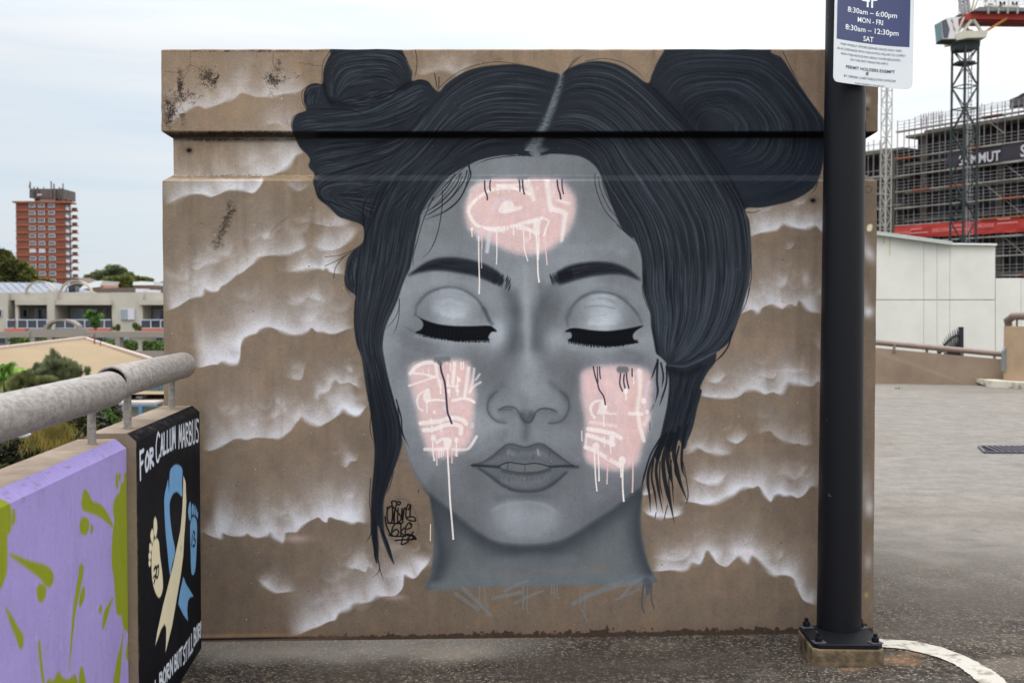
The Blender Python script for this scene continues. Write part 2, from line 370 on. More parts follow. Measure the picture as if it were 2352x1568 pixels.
def rbf(pts, gx, gy):
    P=np.array(pts,float); n=len(P)
    def k(r2): return np.where(r2>1e-9,.5*r2*np.log(r2+1e-12),0)
    sc=100.; X=P[:,:2]/sc
    K=k(((X[:,None]-X[None])**2).sum(-1))+np.eye(n)*.02
    M=np.zeros((n+3,n+3)); M[:n,:n]=K; M[:n,n]=1; M[:n,n+1:]=X; M[n,:n]=1; M[n+1:,:n]=X.T
    w=np.linalg.solve(M,np.r_[P[:,2],0,0,0])
    G=np.stack(np.meshgrid(gx/sc,gy/sc),-1).reshape(-1,2)
    out=k(((G[:,None]-X[None])**2).sum(-1))@w[:n]+w[n]+G@w[n+1:]
    return out.reshape(len(gy),len(gx))
def paint_mural(S=1.25, tf=None):
    c = Canvas(360,100,2040,1492,S,(128,113,99),tf)
    T = lambda k,*p: cr(k,p)
    H_,W_ = c.H,c.W
    # bare concrete
    n1=c.noise(260,4); n2=c.noise(30,4); n3=c.noise(3.2,3); st=c.noise(14,3,st=(1,9)); c.grain=c.noise(1.9,2)
    yy=(np.arange(H_)/S+100)[:,None]*np.ones((1,W_)); xx=(np.arange(W_)/S+360)[None,:]*np.ones((H_,1))
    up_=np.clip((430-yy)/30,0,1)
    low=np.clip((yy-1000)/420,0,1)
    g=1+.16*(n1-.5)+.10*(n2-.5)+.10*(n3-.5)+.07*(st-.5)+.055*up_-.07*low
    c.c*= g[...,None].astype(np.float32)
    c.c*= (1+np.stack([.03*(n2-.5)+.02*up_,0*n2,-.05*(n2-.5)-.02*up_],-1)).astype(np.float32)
    band=((yy>316)&(yy<408)).astype(np.float32); bs=c.noise(7,3,st=(1,5))
    c.comp((band*np.clip(bs-.35,0,1)*.8).astype(np.float32),(163,149,130))
    c.cn=c.noise(85,4); c.cn2=c.noise(120,3)
    W=(216,217,226)
    CL=[('A',24,.62,[(130,560),(180,500),(240,455),(300,430),(350,445),(420,425),(480,400),(530,385),(570,350),(620,360),(680,375),(760,370),(840,355),(920,345),(1000,300)]),
    ('A',34,.72,[(90,1060),(180,1010),(260,985),(330,985),(380,1000),(430,985),(490,960),(570,960),(650,975),(700,920),(720,880),(800,850),(870,810),(920,740),(990,720)]),
    ('A',10,.45,[(850,905),(930,965),(1015,915)]),
    ('A',20,.35,[(700,560),(800,540),(860,600)]),
    ('A',10,.75,[(685,1225),(715,1258),(745,1245),(755,1200)]),
    ('A',26,.8,[(1000,1290),(1060,1325),(1130,1335),(1200,1315),(1260,1265),(1315,1190)]),
    ('A',18,.5,[(1000,1160),(1100,1180),(1200,1180),(1280,1150)]),
    ('A',18,.45,[(1650,200),(1700,235),(1780,215),(1850,205),(1930,235),(1990,190),(2050,170)]),
    ('F',32,.85,[(130,525),(200,500),(260,470),(320,430),(380,405),(440,395),(460,370),(468,335),(520,355),(580,350),(610,310),(650,290),(700,250),(740,215),(790,190),(840,150),(890,110),(920,70),(960,55),(1050,45),(1130,45),(1200,35),(1240,15),(1300,-10),(1380,-60)]),
    ('F',16,.5,[(330,130),(400,170),(470,130),(560,110),(640,90)]),
    ('F',22,.9,[(1160,195),(1250,180),(1350,165),(1430,158),(1480,168),(1510,155),(1540,185),(1590,200),(1650,202),(1680,190)]),
    ('F',15,.7,[(1330,385),(1420,425),(1490,435),(1505,415)]),
    ('F',12,.4,[(1150,450),(1230,470),(1300,450),(1350,410)]),
    ('F',36,.9,[(380,1010),(450,1000),(520,980),(580,975),(620,955),(680,975),(740,975),(765,940),(775,880),(778,820),(800,760),(850,730),(910,710),(940,680),(990,660),(1050,665),(1110,690),(1160,710),(1220,725),(1290,720),(1350,695),(1385,665),(1420,695),(1480,700),(1530,715),(1580,715),(1640,695),(1690,675),(1745,668)]),
    ('F',14,.5,[(500,960),(560,920),(620,930),(640,880)]),
    ('F',20,.6,[(1150,1080),(1220,1100),(1275,1107),(1305,1085),(1320,1010),(1338,950)]),
    ('F',14,.55,[(1660,1000),(1720,1038),(1742,1000)]),
    ('F',12,.7,[(1385,1240),(1425,1282),(1450,1230),(1500,1218),(1540,1190),(1560,1130),(1590,1110),(1630,1140),(1700,1130),(1740,1150),(1790,1178),(1835,1178)]),
    ('G',34,.9,[(372,170),(420,185),(480,170),(540,140),(600,105),(650,95),(700,105),(760,90),(820,90),(880,95),(940,95),(990,60),(1040,20),(1062,-10)]),
    ('F',32,.9,[(1180,1560),(1230,1500),(1270,1455),(1300,1430),(1340,1465),(1390,1490),(1450,1502),(1510,1475),(1570,1440),(1620,1400),(1655,1365),(1700,1395),(1760,1418),(1800,1400),(1840,1350),(1875,1310)]),
    ('F',16,.5,[(820,1470),(880,1505),(915,1490),(918,1430)]),('F',14,.45,[(1010,1400),(1060,1440),(1110,1400),(1170,1420)]),('F',20,.45,[(1050,1260),(1110,1330),(1160,1380),(1180,1330)]),
    ('G',18,.6,[(1380,290),(1420,303),(1450,262),(1490,257),(1512,225)]),
    ('G',34,.95,[(370,760),(420,790),(470,810),(515,817),(527,780),(570,795),(630,803),(680,797),(705,783),(740,805),(790,812),(850,797),(870,783),(890,810),(930,835),(960,847),(975,820),(980,780),(1020,772),(1060,770),(1100,730),(1140,700),(1190,675),(1220,665),(1250,692),(1280,702),(1290,670),(1310,665),(1350,680),(1410,692),(1470,707),(1500,697),(1540,705),(1585,712)]),
    ('G',14,.45,[(870,600),(930,640),(1010,642)]),('G',10,.4,[(1420,520),(1455,530),(1485,500)]),
    ('G',22,.7,[(1400,1000),(1440,1030),(1490,1035),(1560,1057),(1575,1020),(1600,1032),(1622,1000)]),
    ('G',14,.75,[(760,1100),(830,1165),(900,1208),(960,1208),(1065,1195)]),
    ('G',32,.9,[(1000,1530),(1080,1510),(1150,1480),(1230,1450),(1290,1420),(1340,1405),(1360,1370),(1380,1350),(1440,1330),(1480,1290),(1540,1285),(1600,1270),(1640,1240),(1700,1235),(1770,1230),(1810,1200),(1832,1160),(1840,1085),(1870,1095),(1905,1107),(1935,1090),(1965,1050),(2010,1000),(2045,930)]),
    ('N',24,.9,[(300,330),(340,320),(400,300),(460,290),(510,280),(550,245),(590,255),(640,268),(700,273),(740,260),(770,255),(800,290),(830,320)]),
    ('N',10,.5,[(600,110),(640,118),(690,100),(705,70)]),('N',12,.5,[(560,410),(600,402),(630,365)]),('N',22,.6,[(480,640),(550,654),(575,610),(585,560)]),
    ('N',26,.95,[(240,845),(300,820),(340,805),(385,824),(410,795),(440,780),(480,770),(530,795),(550,798),(575,775),(600,768),(635,782),(652,748),(670,760),(700,800),(740,820),(820,834)]),
    ('N',18,.4,[(740,1000),(780,1060),(820,1090)]),('N',10,.4,[(760,700),(790,700),(820,690)]),
    ('N',20,.65,[(370,1220),(430,1250),(490,1255),(508,1190)]),('N',12,.7,[(40,1280),(110,1287),(150,1255),(190,1225)]),
    ('N',22,.95,[(-30,1360),(0,1370),(80,1385),(200,1391),(260,1375),(300,1345),(350,1335),(390,1345),(430,1363),(480,1350),(540,1360),(575,1300),(600,1290),(660,1300),(740,1310),(775,1280),(830,1300)]),
    ('H',16,.75,[(975,290),(1020,322),(1070,337),(1120,312),(1170,260)]),('H',16,.6,[(660,435),(710,410),(770,375),(830,405),(900,420),(980,427),(1060,415)]),
    ('H',22,.6,[(1230,270),(1330,240),(1370,280),(1440,320),(1520,340),(1560,340),(1620,352),(1690,325)]),
    ('H',16,.75,[(700,600),(780,640),(830,655),(880,662),(930,650),(965,620),(1005,560)]),
    ('H',14,.4,[(1370,590),(1450,580),(1530,620),(1600,560),(1640,480)]),
    ('H',22,.95,[(640,790),(700,795),(760,805),(810,817),(880,814),(930,797),(1000,760),(1050,740),(1100,700),(1150,685),(1200,685),(1240,672),(1270,710),(1300,760),(1340,793),(1365,750),(1400,735),(1450,750),(1500,745),(1550,764),(1600,740),(1640,690),(1670,672),(1720,690)]),
    ('H',20,.95,[(325,850),(370,890),(430,912),(520,920),(590,912),(640,882),(655,830)]),('H',10,.8,[(315,730),(360,742),(415,722)]),
    ('H',20,.9,[(390,1340),(470,1337),(560,1330),(640,1337),(690,1320),(720,1275),(780,1282),(810,1240),(830,1185),(850,1180),(880,1220),(920,1275),(990,1302),(1050,1250),(1090,1222),(1130,1260),(1165,1273),(1190,1222),(1240,1250),(1300,1310),(1360,1372),(1420,1367),(1470,1372),(1520,1400),(1550,1480),(1590,1560),(1650,1590),(1720,1610)]),
    ('H',16,.6,[(440,1240),(560,1255),(640,1252),(700,1210),(728,1130)]),('H',26,.6,[(1000,1180),(1060,1210),(1130,1190),(1230,1200)]),('H',18,.5,[(1380,1260),(1420,1230),(1450,1170)])]
    for k,lam,al,p in CL: c.cloud(cr(k,p),lam*1.25,al*.98,W)
    for x,y,rx,ry,a,r in [(1988,560,12,26,.3,-.4),(1996,583,12,19,.7,-.5),(1988,690,10,28,.35,0),(1994,715,12,13,.85,0),(1996,1165,10,22,.6,0),(1990,1120,14,40,.3,0),(1994,1290,9,22,.4,0),(1992,230,7,11,.5,0),(1850,640,9,16,.4,0)]:
        c.blob(x,y,rx,ry,W,a,r)
    for x,y,rx,ry,a in [(680,1235,34,9,.35),(1330,690,20,8,.0),(640,1215,10,6,.35),(905,1370,26,7,.35),(1720,1264,18,9,.45),(1460,765,1,1,0),(1795,700,24,6,.4),(1815,850,34,5,.35),(860,720,30,6,.3)]:
        if a: c.blob(x,y,rx,ry,(232,214,222),a)
    # cracks, mould and weathering of the concrete
    dk=(52,44,40)
    m=.55*c.noise(1.7,2)+.45*c.noise(7,3); big=c.noise(26,3)
    def mould(k,x,y,rx,ry,a,th=.5,rot=0):
        x,y=cr(k,[(x,y)])[0]; s_=CR[k][2]; rx*=s_; ry*=s_
        q=c.px([(x,y)])[0]; R=int(max(rx,ry)*S*2)
        b=(max(0,int(q[1])-R),min(H_,int(q[1])+R),max(0,int(q[0])-R),min(W_,int(q[0])+R))
        if b[1]<=b[0] or b[3]<=b[2]: return
        X=(np.arange(b[2],b[3])[None]-q[0])/S; Y=(np.arange(b[0],b[1])[:,None]-q[1])/S
        u=(X*math.cos(rot)+Y*math.sin(rot))/rx; v=(-X*math.sin(rot)+Y*math.cos(rot))/ry
        f=np.exp(-(u*u+v*v)); t=m[b[0]:b[1],b[2]:b[3]]
        c.comp((np.clip((t*1.25+f*.42-th-.42)*3.2,0,1)*np.clip(f*1.6,0,1)*a).astype(np.float32),dk,b)
    for q in [('A',370,250,80,70,.95,.40),('A',190,290,30,110,.95,.38),('A',120,470,45,110,.95,.34),('A',205,500,24,70,.9,.42),('A',600,600,500,14,.9,.36),('A',450,640,380,14,.8,.42),('A',500,870,420,12,.8,.42),('A',700,85,600,9,.7,.42),('A',210,370,110,60,.7,.5),('A',780,260,90,50,.9,.44),('A',800,190,30,80,.8,.46),('A',640,180,40,40,.5,.57),('A',250,380,90,60,.5,.58),('A',930,240,70,30,.6,.57),('A',760,370,30,70,.5,.56),
              ('A',1230,330,60,50,.7,.5),('A',1330,450,60,40,.8,.48),('B',1190,300,40,60,.7,.5),('B',1260,290,40,40,.6,.55),('V',1990,250,8,10,.9,.45),('B',110,120,60,30,.3,.55)]: mould(*q)
    mould('A',470,1170,34,150,.75,.38,.42); mould('A',505,1080,40,60,.7,.4); mould('A',420,1290,60,40,.6,.42)
    r=c.r
    def crack(k,pts,w=.9,a=.8,jit=1.6,col=dk):
        P=resamp(spline(np.array(cr(k,pts))),24); P[1:-1]+=r.randn(22,2)*jit*.6
        c.stroke([tuple(p) for p in P],w,col,a,.5,smooth=False)
    for k,p in [('A',[(255,85),(248,180),(225,230),(205,260)]),('A',[(770,85),(775,170),(800,200),(830,225)]),('A',[(90,215),(200,215),(255,175),(320,200)]),('A',[(760,1215),(820,1160),(870,1120)]),('A',[(210,260),(190,330),(200,400),(170,460),(205,520)]),('A',[(930,160),(1000,170),(1080,180)])]: crack(k,p,.9,.55)
    for i in range(34):
        x=r.uniform(400,1900); c.stroke([(x,112),(x+r.randn()*2,118+r.rand()*20)],1+r.rand()*2,dk,.25*r.rand(),1.2,smooth=False)
    for i in range(46):    # water marks
        x=r.uniform(380,2005); y0=r.choice([114,415,415,415,r.uniform(500,1100)]); L=r.uniform(60,420)
        c.stroke([(x,y0),(x+r.randn()*2,y0+L*.5),(x+r.randn()*3,y0+L)],r.uniform(3,16),(98,84,72) if r.rand()<.6 else (158,144,126),r.uniform(.06,.2),r.uniform(3,9),taper=2)
    for i in range(520):   # pores
        x,y=r.uniform(380,2005),r.uniform(120,1455); c.blob(x,y,.5+r.rand()*.8,.5+r.rand()*.8,(84,72,62),.55,0,2)
    for i in range(150):   # nicks, drops of paint, pock marks
        x,y=r.uniform(385,2000),r.uniform(130,1450)
        q=r.rand(); c.blob(x,y,.6+r.rand()*1.1,.6+r.rand()*1.0,(225,220,210) if q<.55 else (45,38,33),.75,0,2)
    for y,n_,a in [(309,120,.5),(407,150,.75),(320,130,.45)]:
        for i in range(n_):
            x=r.uniform(385,730) if r.rand()<.5 else r.uniform(385,1960); L=r.rand()*22
            c.stroke([(x,y+r.randn()*1.2),(x+L,y+r.randn()*1.2)],.8+r.rand()*1.8,dk,a*r.rand(),.7,smooth=False)
    c.stroke([(392,318),(560,322),(740,320)],7,dk,.5,5); c.stroke([(392,313),(740,313)],5,(30,26,24),.55,3,smooth=False)  # dirt plus painted shade along the groove's underside
    for x,y in [(434,345),(1867,460),(1889,462)]:
        if x<1880: c.blob(x,y,11,9,(70,60,52),.6); c.blob(x,y,5.5,4.6,(18,16,15),.95,0,2); c.stroke([(x-8,y),(x+8,y)],1.2,dk,.6,.8)
    # hair and face -----------------------------------------------------------------
    FACE=T('A',(1700,1000),(1720,850),(1850,720),(2150,650))+T('B',(150,560),(420,560),(700,600),(860,850),(960,1100),(1020,1400))+T('D',(1450,560),(1500,900),(1560,1150))+T('E',(1990,60),(2003,160),(2003,260),(1985,380),(1960,500),(1920,620),(1880,720),(1840,820),(1790,880),(1720,940),(1640,1000),(1540,1062),(1440,1130),(1340,1185),(1240,1210),(1120,1220),(1000,1215),(900,1195),(800,1140),(720,1080),(640,1012),(560,950),(500,900),(470,870),(420,800),(380,720),(350,640),(328,560),(300,420),(230,250),(180,60))+T('C',(520,1000),(600,700),(760,400),(840,50))
    NECK=T('E',(480,860),(500,920),(512,1000),(524,1100),(524,1200),(518,1300),(505,1400),(480,1497),(600,1488),(800,1480),(1200,1472),(1600,1462),(1840,1452),(1926,1450),(1905,1410),(1870,1330),(1845,1230),(1826,1120),(1826,1000),(1832,900),(1835,830),(1700,800),(900,1000))
    nm=c.pmask(NECK,1.6)
    tan=c.c.copy()
    c.comp(nm*.93,(104,111,116))
    Nk=c.pmask(NECK,1.2)
    def sh(k,pts,w,g,a,soft,mask=None,tint=(-5,0,7)):
        c.stroke(cr(k,pts),w,(g+tint[0],g+tint[1],g+tint[2]),a,soft,mask=mask)
    sh('E',[(500,900),(640,1020),(800,1160),(960,1235),(1120,1250),(1300,1230),(1480,1130),(1640,1020),(1800,900)],26,56,.75,22,Nk)
    sh('E',[(560,960),(720,1120),(900,1250),(1120,1290),(1340,1260),(1560,1120),(1700,1000)],40,72,.4,40,Nk)
    sh('E',[(510,950),(560,1150),(570,1300),(520,1480)],24,58,.75,20,Nk); sh('E',[(600,1050),(640,1200),(590,1350)],24,66,.5,26,Nk)
    sh('E',[(1830,900),(1800,1050),(1820,1250),(1890,1430)],24,58,.8,20,Nk); sh('E',[(1750,980),(1740,1100),(1790,1350)],20,74,.4,26,Nk)
    sh('E',[(700,1400),(1100,1360),(1600,1400)],24,118,.5,22,Nk); sh('E',[(900,1330),(1150,1300),(1400,1310)],14,122,.4,14,Nk)
    for x,y,rx,ry in [(1180,1320,60,9),(1370,1300,30,16),(1080,1335,40,6),(1290,1310,70,8)]: c.blob(x,y,rx,ry,(128,116,106),.35)
    # ragged strokes under the neck
    gy=(120,127,132)
    c.stroke(T('O',(180,310),(600,270),(1200,255),(1700,250),(2040,250)),22,(108,116,121),.75,9,mask=None,rag=.3)
    for p,w_ in [([(370,370),(470,440),(560,500)],9),([(430,320),(560,440),(660,545)],9),([(690,405),(800,385),(930,355)],9),([(790,345),(900,290),(980,260)],7),([(870,450),(1000,390),(1110,345)],6),([(1370,455),(1480,400),(1700,320),(1930,260)],9),([(1460,400),(1650,310),(1800,260)],7),([(1740,420),(1850,370),(1940,330)],5),([(1790,390),(1870,300),(1960,240)],6)]:
        c.stroke(T('O',*p),w_,gy,.6,2,rag=.2)
    for p in [[(575,300),(572,420)],[(612,300),(625,430),(650,495)],[(945,300),(950,440),(940,480),(958,500)],[(985,310),(980,470),(990,540)],[(1190,290),(1190,375)],[(1210,290),(1215,395)],[(1235,290),(1240,380),(1255,410)],[(1440,310),(1435,480),(1470,540),(1492,600)],[(1470,310),(1468,520)]]: c.stroke(T('O',*p),2.6,gy,.75,.8)
    c.stroke(T('O',(2000,260),(2020,285)),18,(78,84,94),.8,6)
    for p in [[(1975,290),(1962,450),(1980,530)],[(2002,290),(2008,375)],[(2024,290),(2022,365)],[(2040,290),(2045,420),(2066,495)]]: c.stroke(T('O',*p),3.2,(76,82,92),.95,.7)
    # face
    fm=c.pmask(FACE,1.3)
    SP=[(1200,380,120),(1120,400,120),(1300,400,110),(1380,420,95),(1040,450,103),(1010,520,110),(990,560,118),(1100,580,126),(1200,640,140),(1330,590,135),(1420,560,120),(1465,600,110),(1400,500,98),(1340,460,98),(1440,470,95),(1050,550,112),(960,600,120),
     (1000,640,142),(1050,650,126),(1100,680,140),(1150,700,128),(1040,700,160),(1040,717,175),(1035,668,152),(978,707,112),(1108,724,114),(942,663,138),(917,736,132),(1149,761,172),(1140,778,165),(1181,712,90),(1181,761,90),(1208,749,152),(1208,690,148),(1208,663,142),(1213,834,150),(1235,737,92),(1249,690,90),(1234,770,94),(1270,775,152),(1388,712,166),(1383,680,160),(1392,744,182),(1319,737,112),(1454,737,102),(1488,724,126),(1368,805,142),(1466,793,140),(1466,820,98),(1344,836,94),(1300,800,120),
     (1039,790,142),(990,806,103),(917,761,108),(1076,812,102),(893,785,130),(914,895,130),(932,969,126),(950,1038,116),(980,1082,110),(1024,1097,103),(1126,859,92),(1144,833,90),(1170,800,92),(1207,859,140),(1207,914,112),(1152,914,112),(1272,921,124),(1218,888,146),(1298,884,93),(1291,848,95),(1261,833,92),(1207,994,103),(1181,998,128),(1232,994,128),(1126,969,150),(1097,932,122),(1104,1024,120),(1152,998,118),(1316,950,96),(1309,994,118),(1280,1024,114),(1335,1060,96),(1075,1067,93),(1207,1045,112),(1199,1100,105),(1207,1143,86),(1133,1135,98),(1280,1135,96),
     (1188,1172,150),(1207,1207,136),(1150,1185,132),(1255,1180,130),(1133,1190,112),(1298,1188,105),(1225,1238,116),(1060,1152,98),(1023,1126,90),(1371,1133,105),(1426,1097,105),(1463,1060,110),(1500,987,118),(1518,914,130),(1492,877,118),(1395,1168,82),(1060,1190,80),(1115,1228,92),(1330,1215,90),(1000,1110,88),(1460,1110,84),(1225,590,128),(1285,640,132),(1150,640,130),(1340,640,134),(1400,650,112),(1470,680,124),(890,840,126),(1250,940,108),(1060,900,130),(1400,900,120),(1050,760,140),(1400,770,130)]
    SP=[(x,y,g+min(60,max(0,136-g))*.38+5) for x,y,g in SP]+[(1214,925,138),(1205,905,136),(1289,1005,134),(1265,980,128),(1140,1000,132)]
    gx=np.arange(840,1560,6.); gyy=np.arange(340,1270,6.)
    R=rbf(SP,gx,gyy)
    Pq=c.px([(gx[0],gyy[0]),(gx[-1],gyy[-1])]); x0,y0=int(Pq[0,0]),int(Pq[0,1]); x1,y1=int(Pq[1,0]),int(Pq[1,1])
    Rf=up(R,y1-y0,x1-x0); Rf=np.clip(Rf,60,190)
    v=Rf*(1+.05*(c.noise(3.2,2)[y0:y1,x0:x1]-.5))
    fc=np.stack([v-4-(Rf-120)*.02,v,v+5+(Rf-120)*.04],-1)
    b=c.c[y0:y1,x0:x1]; mm=fm[y0:y1,x0:x1,None]; b+=(fc-b)*mm*.985
    F_=c.pmask(FACE,.8)
    S_=lambda k,pts,w,g,a,soft: sh(k,pts,w,g,a,soft,F_)
    # jaw edge
    S_('E',[(500,900),(640,1012),(800,1140),(900,1195),(1000,1215),(1120,1221),(1240,1211),(1340,1187),(1440,1130),(1640,1000),(1790,880)],5,70,.55,5)
    S_('E',[(330,560),(350,640),(380,720),(420,800),(470,870),(520,915)],5,84,.5,5)
    # brows shading, eye sockets
    S_('C',[(850,850),(870,740),(950,650),(1060,600),(1180,585),(1300,610),(1420,690),(1500,800),(1545,900)],4,92,.75,4)
    S_('C',[(860,760),(960,640),(1090,580),(1200,570),(1320,590),(1440,660)],9,108,.35,8)
    S_('C',[(820,700),(900,600),(1020,540),(1200,520),(1400,560),(1550,680),(1650,850),(1690,1000)],12,146,.38,11)
    S_('C',[(1100,610),(1200,600),(1290,620)],7,172,.5,6)
    S_('C',[(1040,690),(1150,670),(1270,690),(1340,720)],2,132,.45,2.5); S_('C',[(1080,760),(1200,755),(1300,775)],2,138,.4,2.5); S_('C',[(1040,820),(1100,860),(1200,885),(1280,885)],2,140,.35,2.5)
    S_('C',[(1100,720),(1190,715),(1290,740)],5,182,.45,4); S_('C',[(1110,830),(1200,850),(1300,840)],9,192,.55,7)
    S_('C',[(1490,780),(1540,880),(1570,930)],7,70,.6,6); S_('C',[(1610,900),(1650,980),(1650,1060),(1580,1110)],10,168,.55,9)
    S_('C',[(860,1040),(1000,1080),(1200,1110),(1400,1110),(1560,1095)],7,154,.6,7); S_('C',[(760,960),(850,1010),(920,1040)],4,84,.5,5)
    S_('C',[(780,760),(740,860),(760,960)],10,146,.3,12)
    S_('C',[(1780,640),(1800,800),(1790,1000),(1760,1150)],12,80,.45,14); S_('C',[(1700,600),(1740,700),(1770,800)],14,92,.45,14)
    S_('C',[(1890,560),(1895,800),(1900,1050),(1910,1300)],10,158,.45,9)
    S_('D',[(640,950),(630,860),(680,760),(760,680),(880,630),(1000,630),(1120,670),(1220,750),(1290,830),(1330,910)],4,90,.7,4)
    S_('D',[(760,680),(900,610),(1040,610),(1200,700)],9,100,.4,8)
    S_('D',[(560,900),(590,800),(660,690),(740,620),(860,570)],9,142,.4,9); S_('D',[(1080,570),(1240,660),(1350,800)],8,140,.35,9)
    S_('D',[(860,670),(980,660),(1080,680)],6,176,.55,5); S_('D',[(930,685),(1010,695),(1090,735)],2,118,.45,2.2); S_('D',[(790,775),(900,760),(1000,765),(1080,785)],2,112,.55,2.2); S_('D',[(760,870),(880,855),(1000,845)],2,132,.4,2.4); S_('D',[(860,950),(960,955),(1060,945)],2,128,.4,2.4)
    S_('D',[(860,730),(960,725),(1060,750)],5,184,.4,4); S_('D',[(850,920),(960,925),(1060,910)],9,198,.6,7)
    S_('D',[(380,560),(400,700),(350,850),(340,1000),(350,1150)],12,84,.4,14); S_('D',[(450,700),(480,580),(560,560)],10,92,.35,12)
    S_('D',[(560,1040),(600,1100),(700,1150)],12,160,.45,10); S_('D',[(620,1140),(780,1170),(1000,1180),(1200,1150),(1330,1090)],7,150,.6,7); S_('D',[(1290,980),(1270,1030),(1290,1070)],8,150,.5,6)
    S_('D',[(1180,1180),(1280,1210),(1330,1240),(1280,1290)],9,90,.3,10)
    S_('C',[(1700,600),(1770,720),(1790,880),(1780,1050),(1740,1180)],26,84,.4,22); S_('D',[(470,640),(410,760),(370,900),(360,1050),(380,1180)],26,86,.38,22)
    S_('C',[(880,740),(960,650),(1080,595),(1200,585),(1330,620),(1440,700),(1520,820)],3,80,.5,5); S_('D',[(650,860),(700,750),(800,665),(940,635),(1080,655),(1210,740),(1290,840)],3,80,.5,5)
    S_('C',[(1060,780),(1180,800),(1290,790)],20,186,.5,14); S_('D',[(880,870),(980,890),(1080,860)],20,190,.5,14)
    # nose
    S_('L',[(420,190),(350,250),(310,320),(300,400),(330,480),(400,545),(470,570),(530,575)],2.6,72,.8,3.2)
    S_('L',[(480,110),(400,190),(340,270)],12,80,.35,12)
    S_('L',[(1180,190),(1250,250),(1285,330),(1280,420),(1240,500),(1190,550),(1120,575),(1040,575)],2.6,68,.8,3.2); S_('L',[(1060,90),(1180,190),(1250,260)],11,76,.45,11)
    S_('L',[(440,415),(500,385),(580,378),(640,400),(690,460),(720,520),(770,565),(820,560),(860,500),(890,440),(950,405),(1020,400),(1090,415),(1130,440)],3,58,.85,2.6)
    S_('L',[(450,420),(520,410),(600,408)],4,70,.6,3); S_('L',[(940,410),(1010,405),(1100,420)],3,74,.5,3)
    S_('L',[(730,470),(770,530),(820,470)],13,62,.6,10); S_('L',[(770,420),(770,470)],10,96,.35,12)
    S_('L',[(560,260),(600,300)],16,132,.4,16); S_('L',[(760,160),(830,220)],20,152,.5,18); S_('L',[(940,330),(1090,350)],10,146,.4,12)
    S_('L',[(480,480),(560,500),(640,480)],14,122,.5,10); S_('L',[(930,490),(1040,500),(1140,490)],14,122,.5,10)
    S_('L',[(340,600),(440,600),(520,590)],8,152,.5,8); S_('L',[(240,500),(280,580)],9,146,.4,9)
    S_('L',[(680,600),(640,680),(610,760)],6,134,.6,7); S_('L',[(850,600),(880,680),(920,770)],6,136,.6,7); S_('L',[(770,640),(760,740)],12,90,.6,11)
    S_('L',[(520,700),(470,760)],14,100,.3,12)
    S_('L',[(350,250),(312,340),(330,450),(400,530),(500,560)],10,88,.42,9); S_('L',[(1230,240),(1278,350),(1260,450),(1200,540),(1100,565)],10,88,.42,9)
    S_('L',[(470,200),(430,300),(400,400)],14,128,.4,14); S_('L',[(1120,220),(1180,320),(1190,420)],12,132,.4,13); S_('L',[(690,470),(770,590),(850,470)],9,80,.5,8)
    S_('L',[(600,120),(640,300),(770,400),(900,300),(940,120)],14,140,.28,20); S_('L',[(440,430),(560,430),(660,450)],7,96,.5,8); S_('L',[(920,440),(1020,430),(1120,450)],7,98,.45,8)
    # lips
    LIPU=T('L',(105,1085),(230,1045),(350,970),(450,880),(530,825),(600,818),(680,840),(760,855),(830,835),(900,815),(970,822),(1050,870),(1150,945),(1250,1025),(1330,1075),(1400,1100),(1300,1105),(1160,1100),(1060,1100),(960,1060),(850,1050),(760,1062),(660,1055),(560,1045),(500,1075),(440,1105),(300,1095))
    LIPL=T('L',(105,1085),(300,1095),(440,1105),(500,1140),(620,1160),(760,1168),(900,1160),(1020,1130),(1100,1105),(1330,1100),(1400,1102),(1290,1160),(1180,1260),(1080,1350),(960,1400),(820,1418),(680,1415),(560,1390),(460,1335),(360,1265),(240,1165),(160,1120))
    c.poly(LIPU,(98,102,108),2,.85); c.poly(LIPL,(98,103,109),2,.85)
    lu=c.pmask(LIPU,1); ll=c.pmask(LIPL,1)
    def lp(k,pts,w,g,a,soft,m_): c.stroke(cr(k,pts),w,(g-3,g,g+5),a,soft,mask=m_)
    lp('L',[(560,930),(650,950),(740,930),(830,940),(930,930),(1030,990)],9,124,.75,8,lu); lp('L',[(300,1060),(450,1000),(560,1000)],5,118,.6,6,lu); lp('L',[(900,890),(930,960)],5,150,.7,4,lu); lp('L',[(560,900),(600,950)],5,138,.6,4,lu)
    lp('L',[(480,1280),(620,1290),(780,1300),(900,1280),(1020,1230)],10,122,.7,10,ll); lp('L',[(560,1210),(700,1220),(860,1220)],8,114,.5,8,ll)
    lp('L',[(200,1130),(360,1230),(480,1320),(620,1385),(780,1400),(950,1380),(1100,1300),(1250,1180)],6,58,.8,6,ll)
    lp('L',[(150,1080),(320,1020),(460,930),(560,880),(760,905),(900,870),(1000,880),(1180,990),(1300,1070)],7,74,.4,8,lu)
    lp('L',[(110,1085),(300,1010),(450,900),(540,835),(620,830),(760,865),(880,830),(980,835),(1150,960),(1330,1080)],4,62,.75,4,lu)
    lp('L',[(480,1150),(620,1180),(760,1190),(900,1180),(1050,1140)],6,64,.7,5,ll)
    TEETH=T('L',(465,1105),(520,1072),(600,1060),(720,1075),(850,1066),(960,1078),(1060,1108),(960,1145),(820,1165),(700,1162),(560,1140))
    c.poly(TEETH,(108,111,114),.8,1)
    for p in [[(545,1050),(548,1090),(545,1130)],[(750,1075),(755,1120),(748,1160)]]: c.stroke(T('L',*p),1.2,(38,40,46),.8,.8)
    c.stroke(T('L',(105,1085),(200,1090),(300,1095),(420,1100),(480,1072),(560,1048),(660,1060),(760,1070),(860,1058),(950,1070),(1060,1100),(1180,1095),(1300,1088),(1340,1095)),2.4,(36,40,48),.95,1.7)
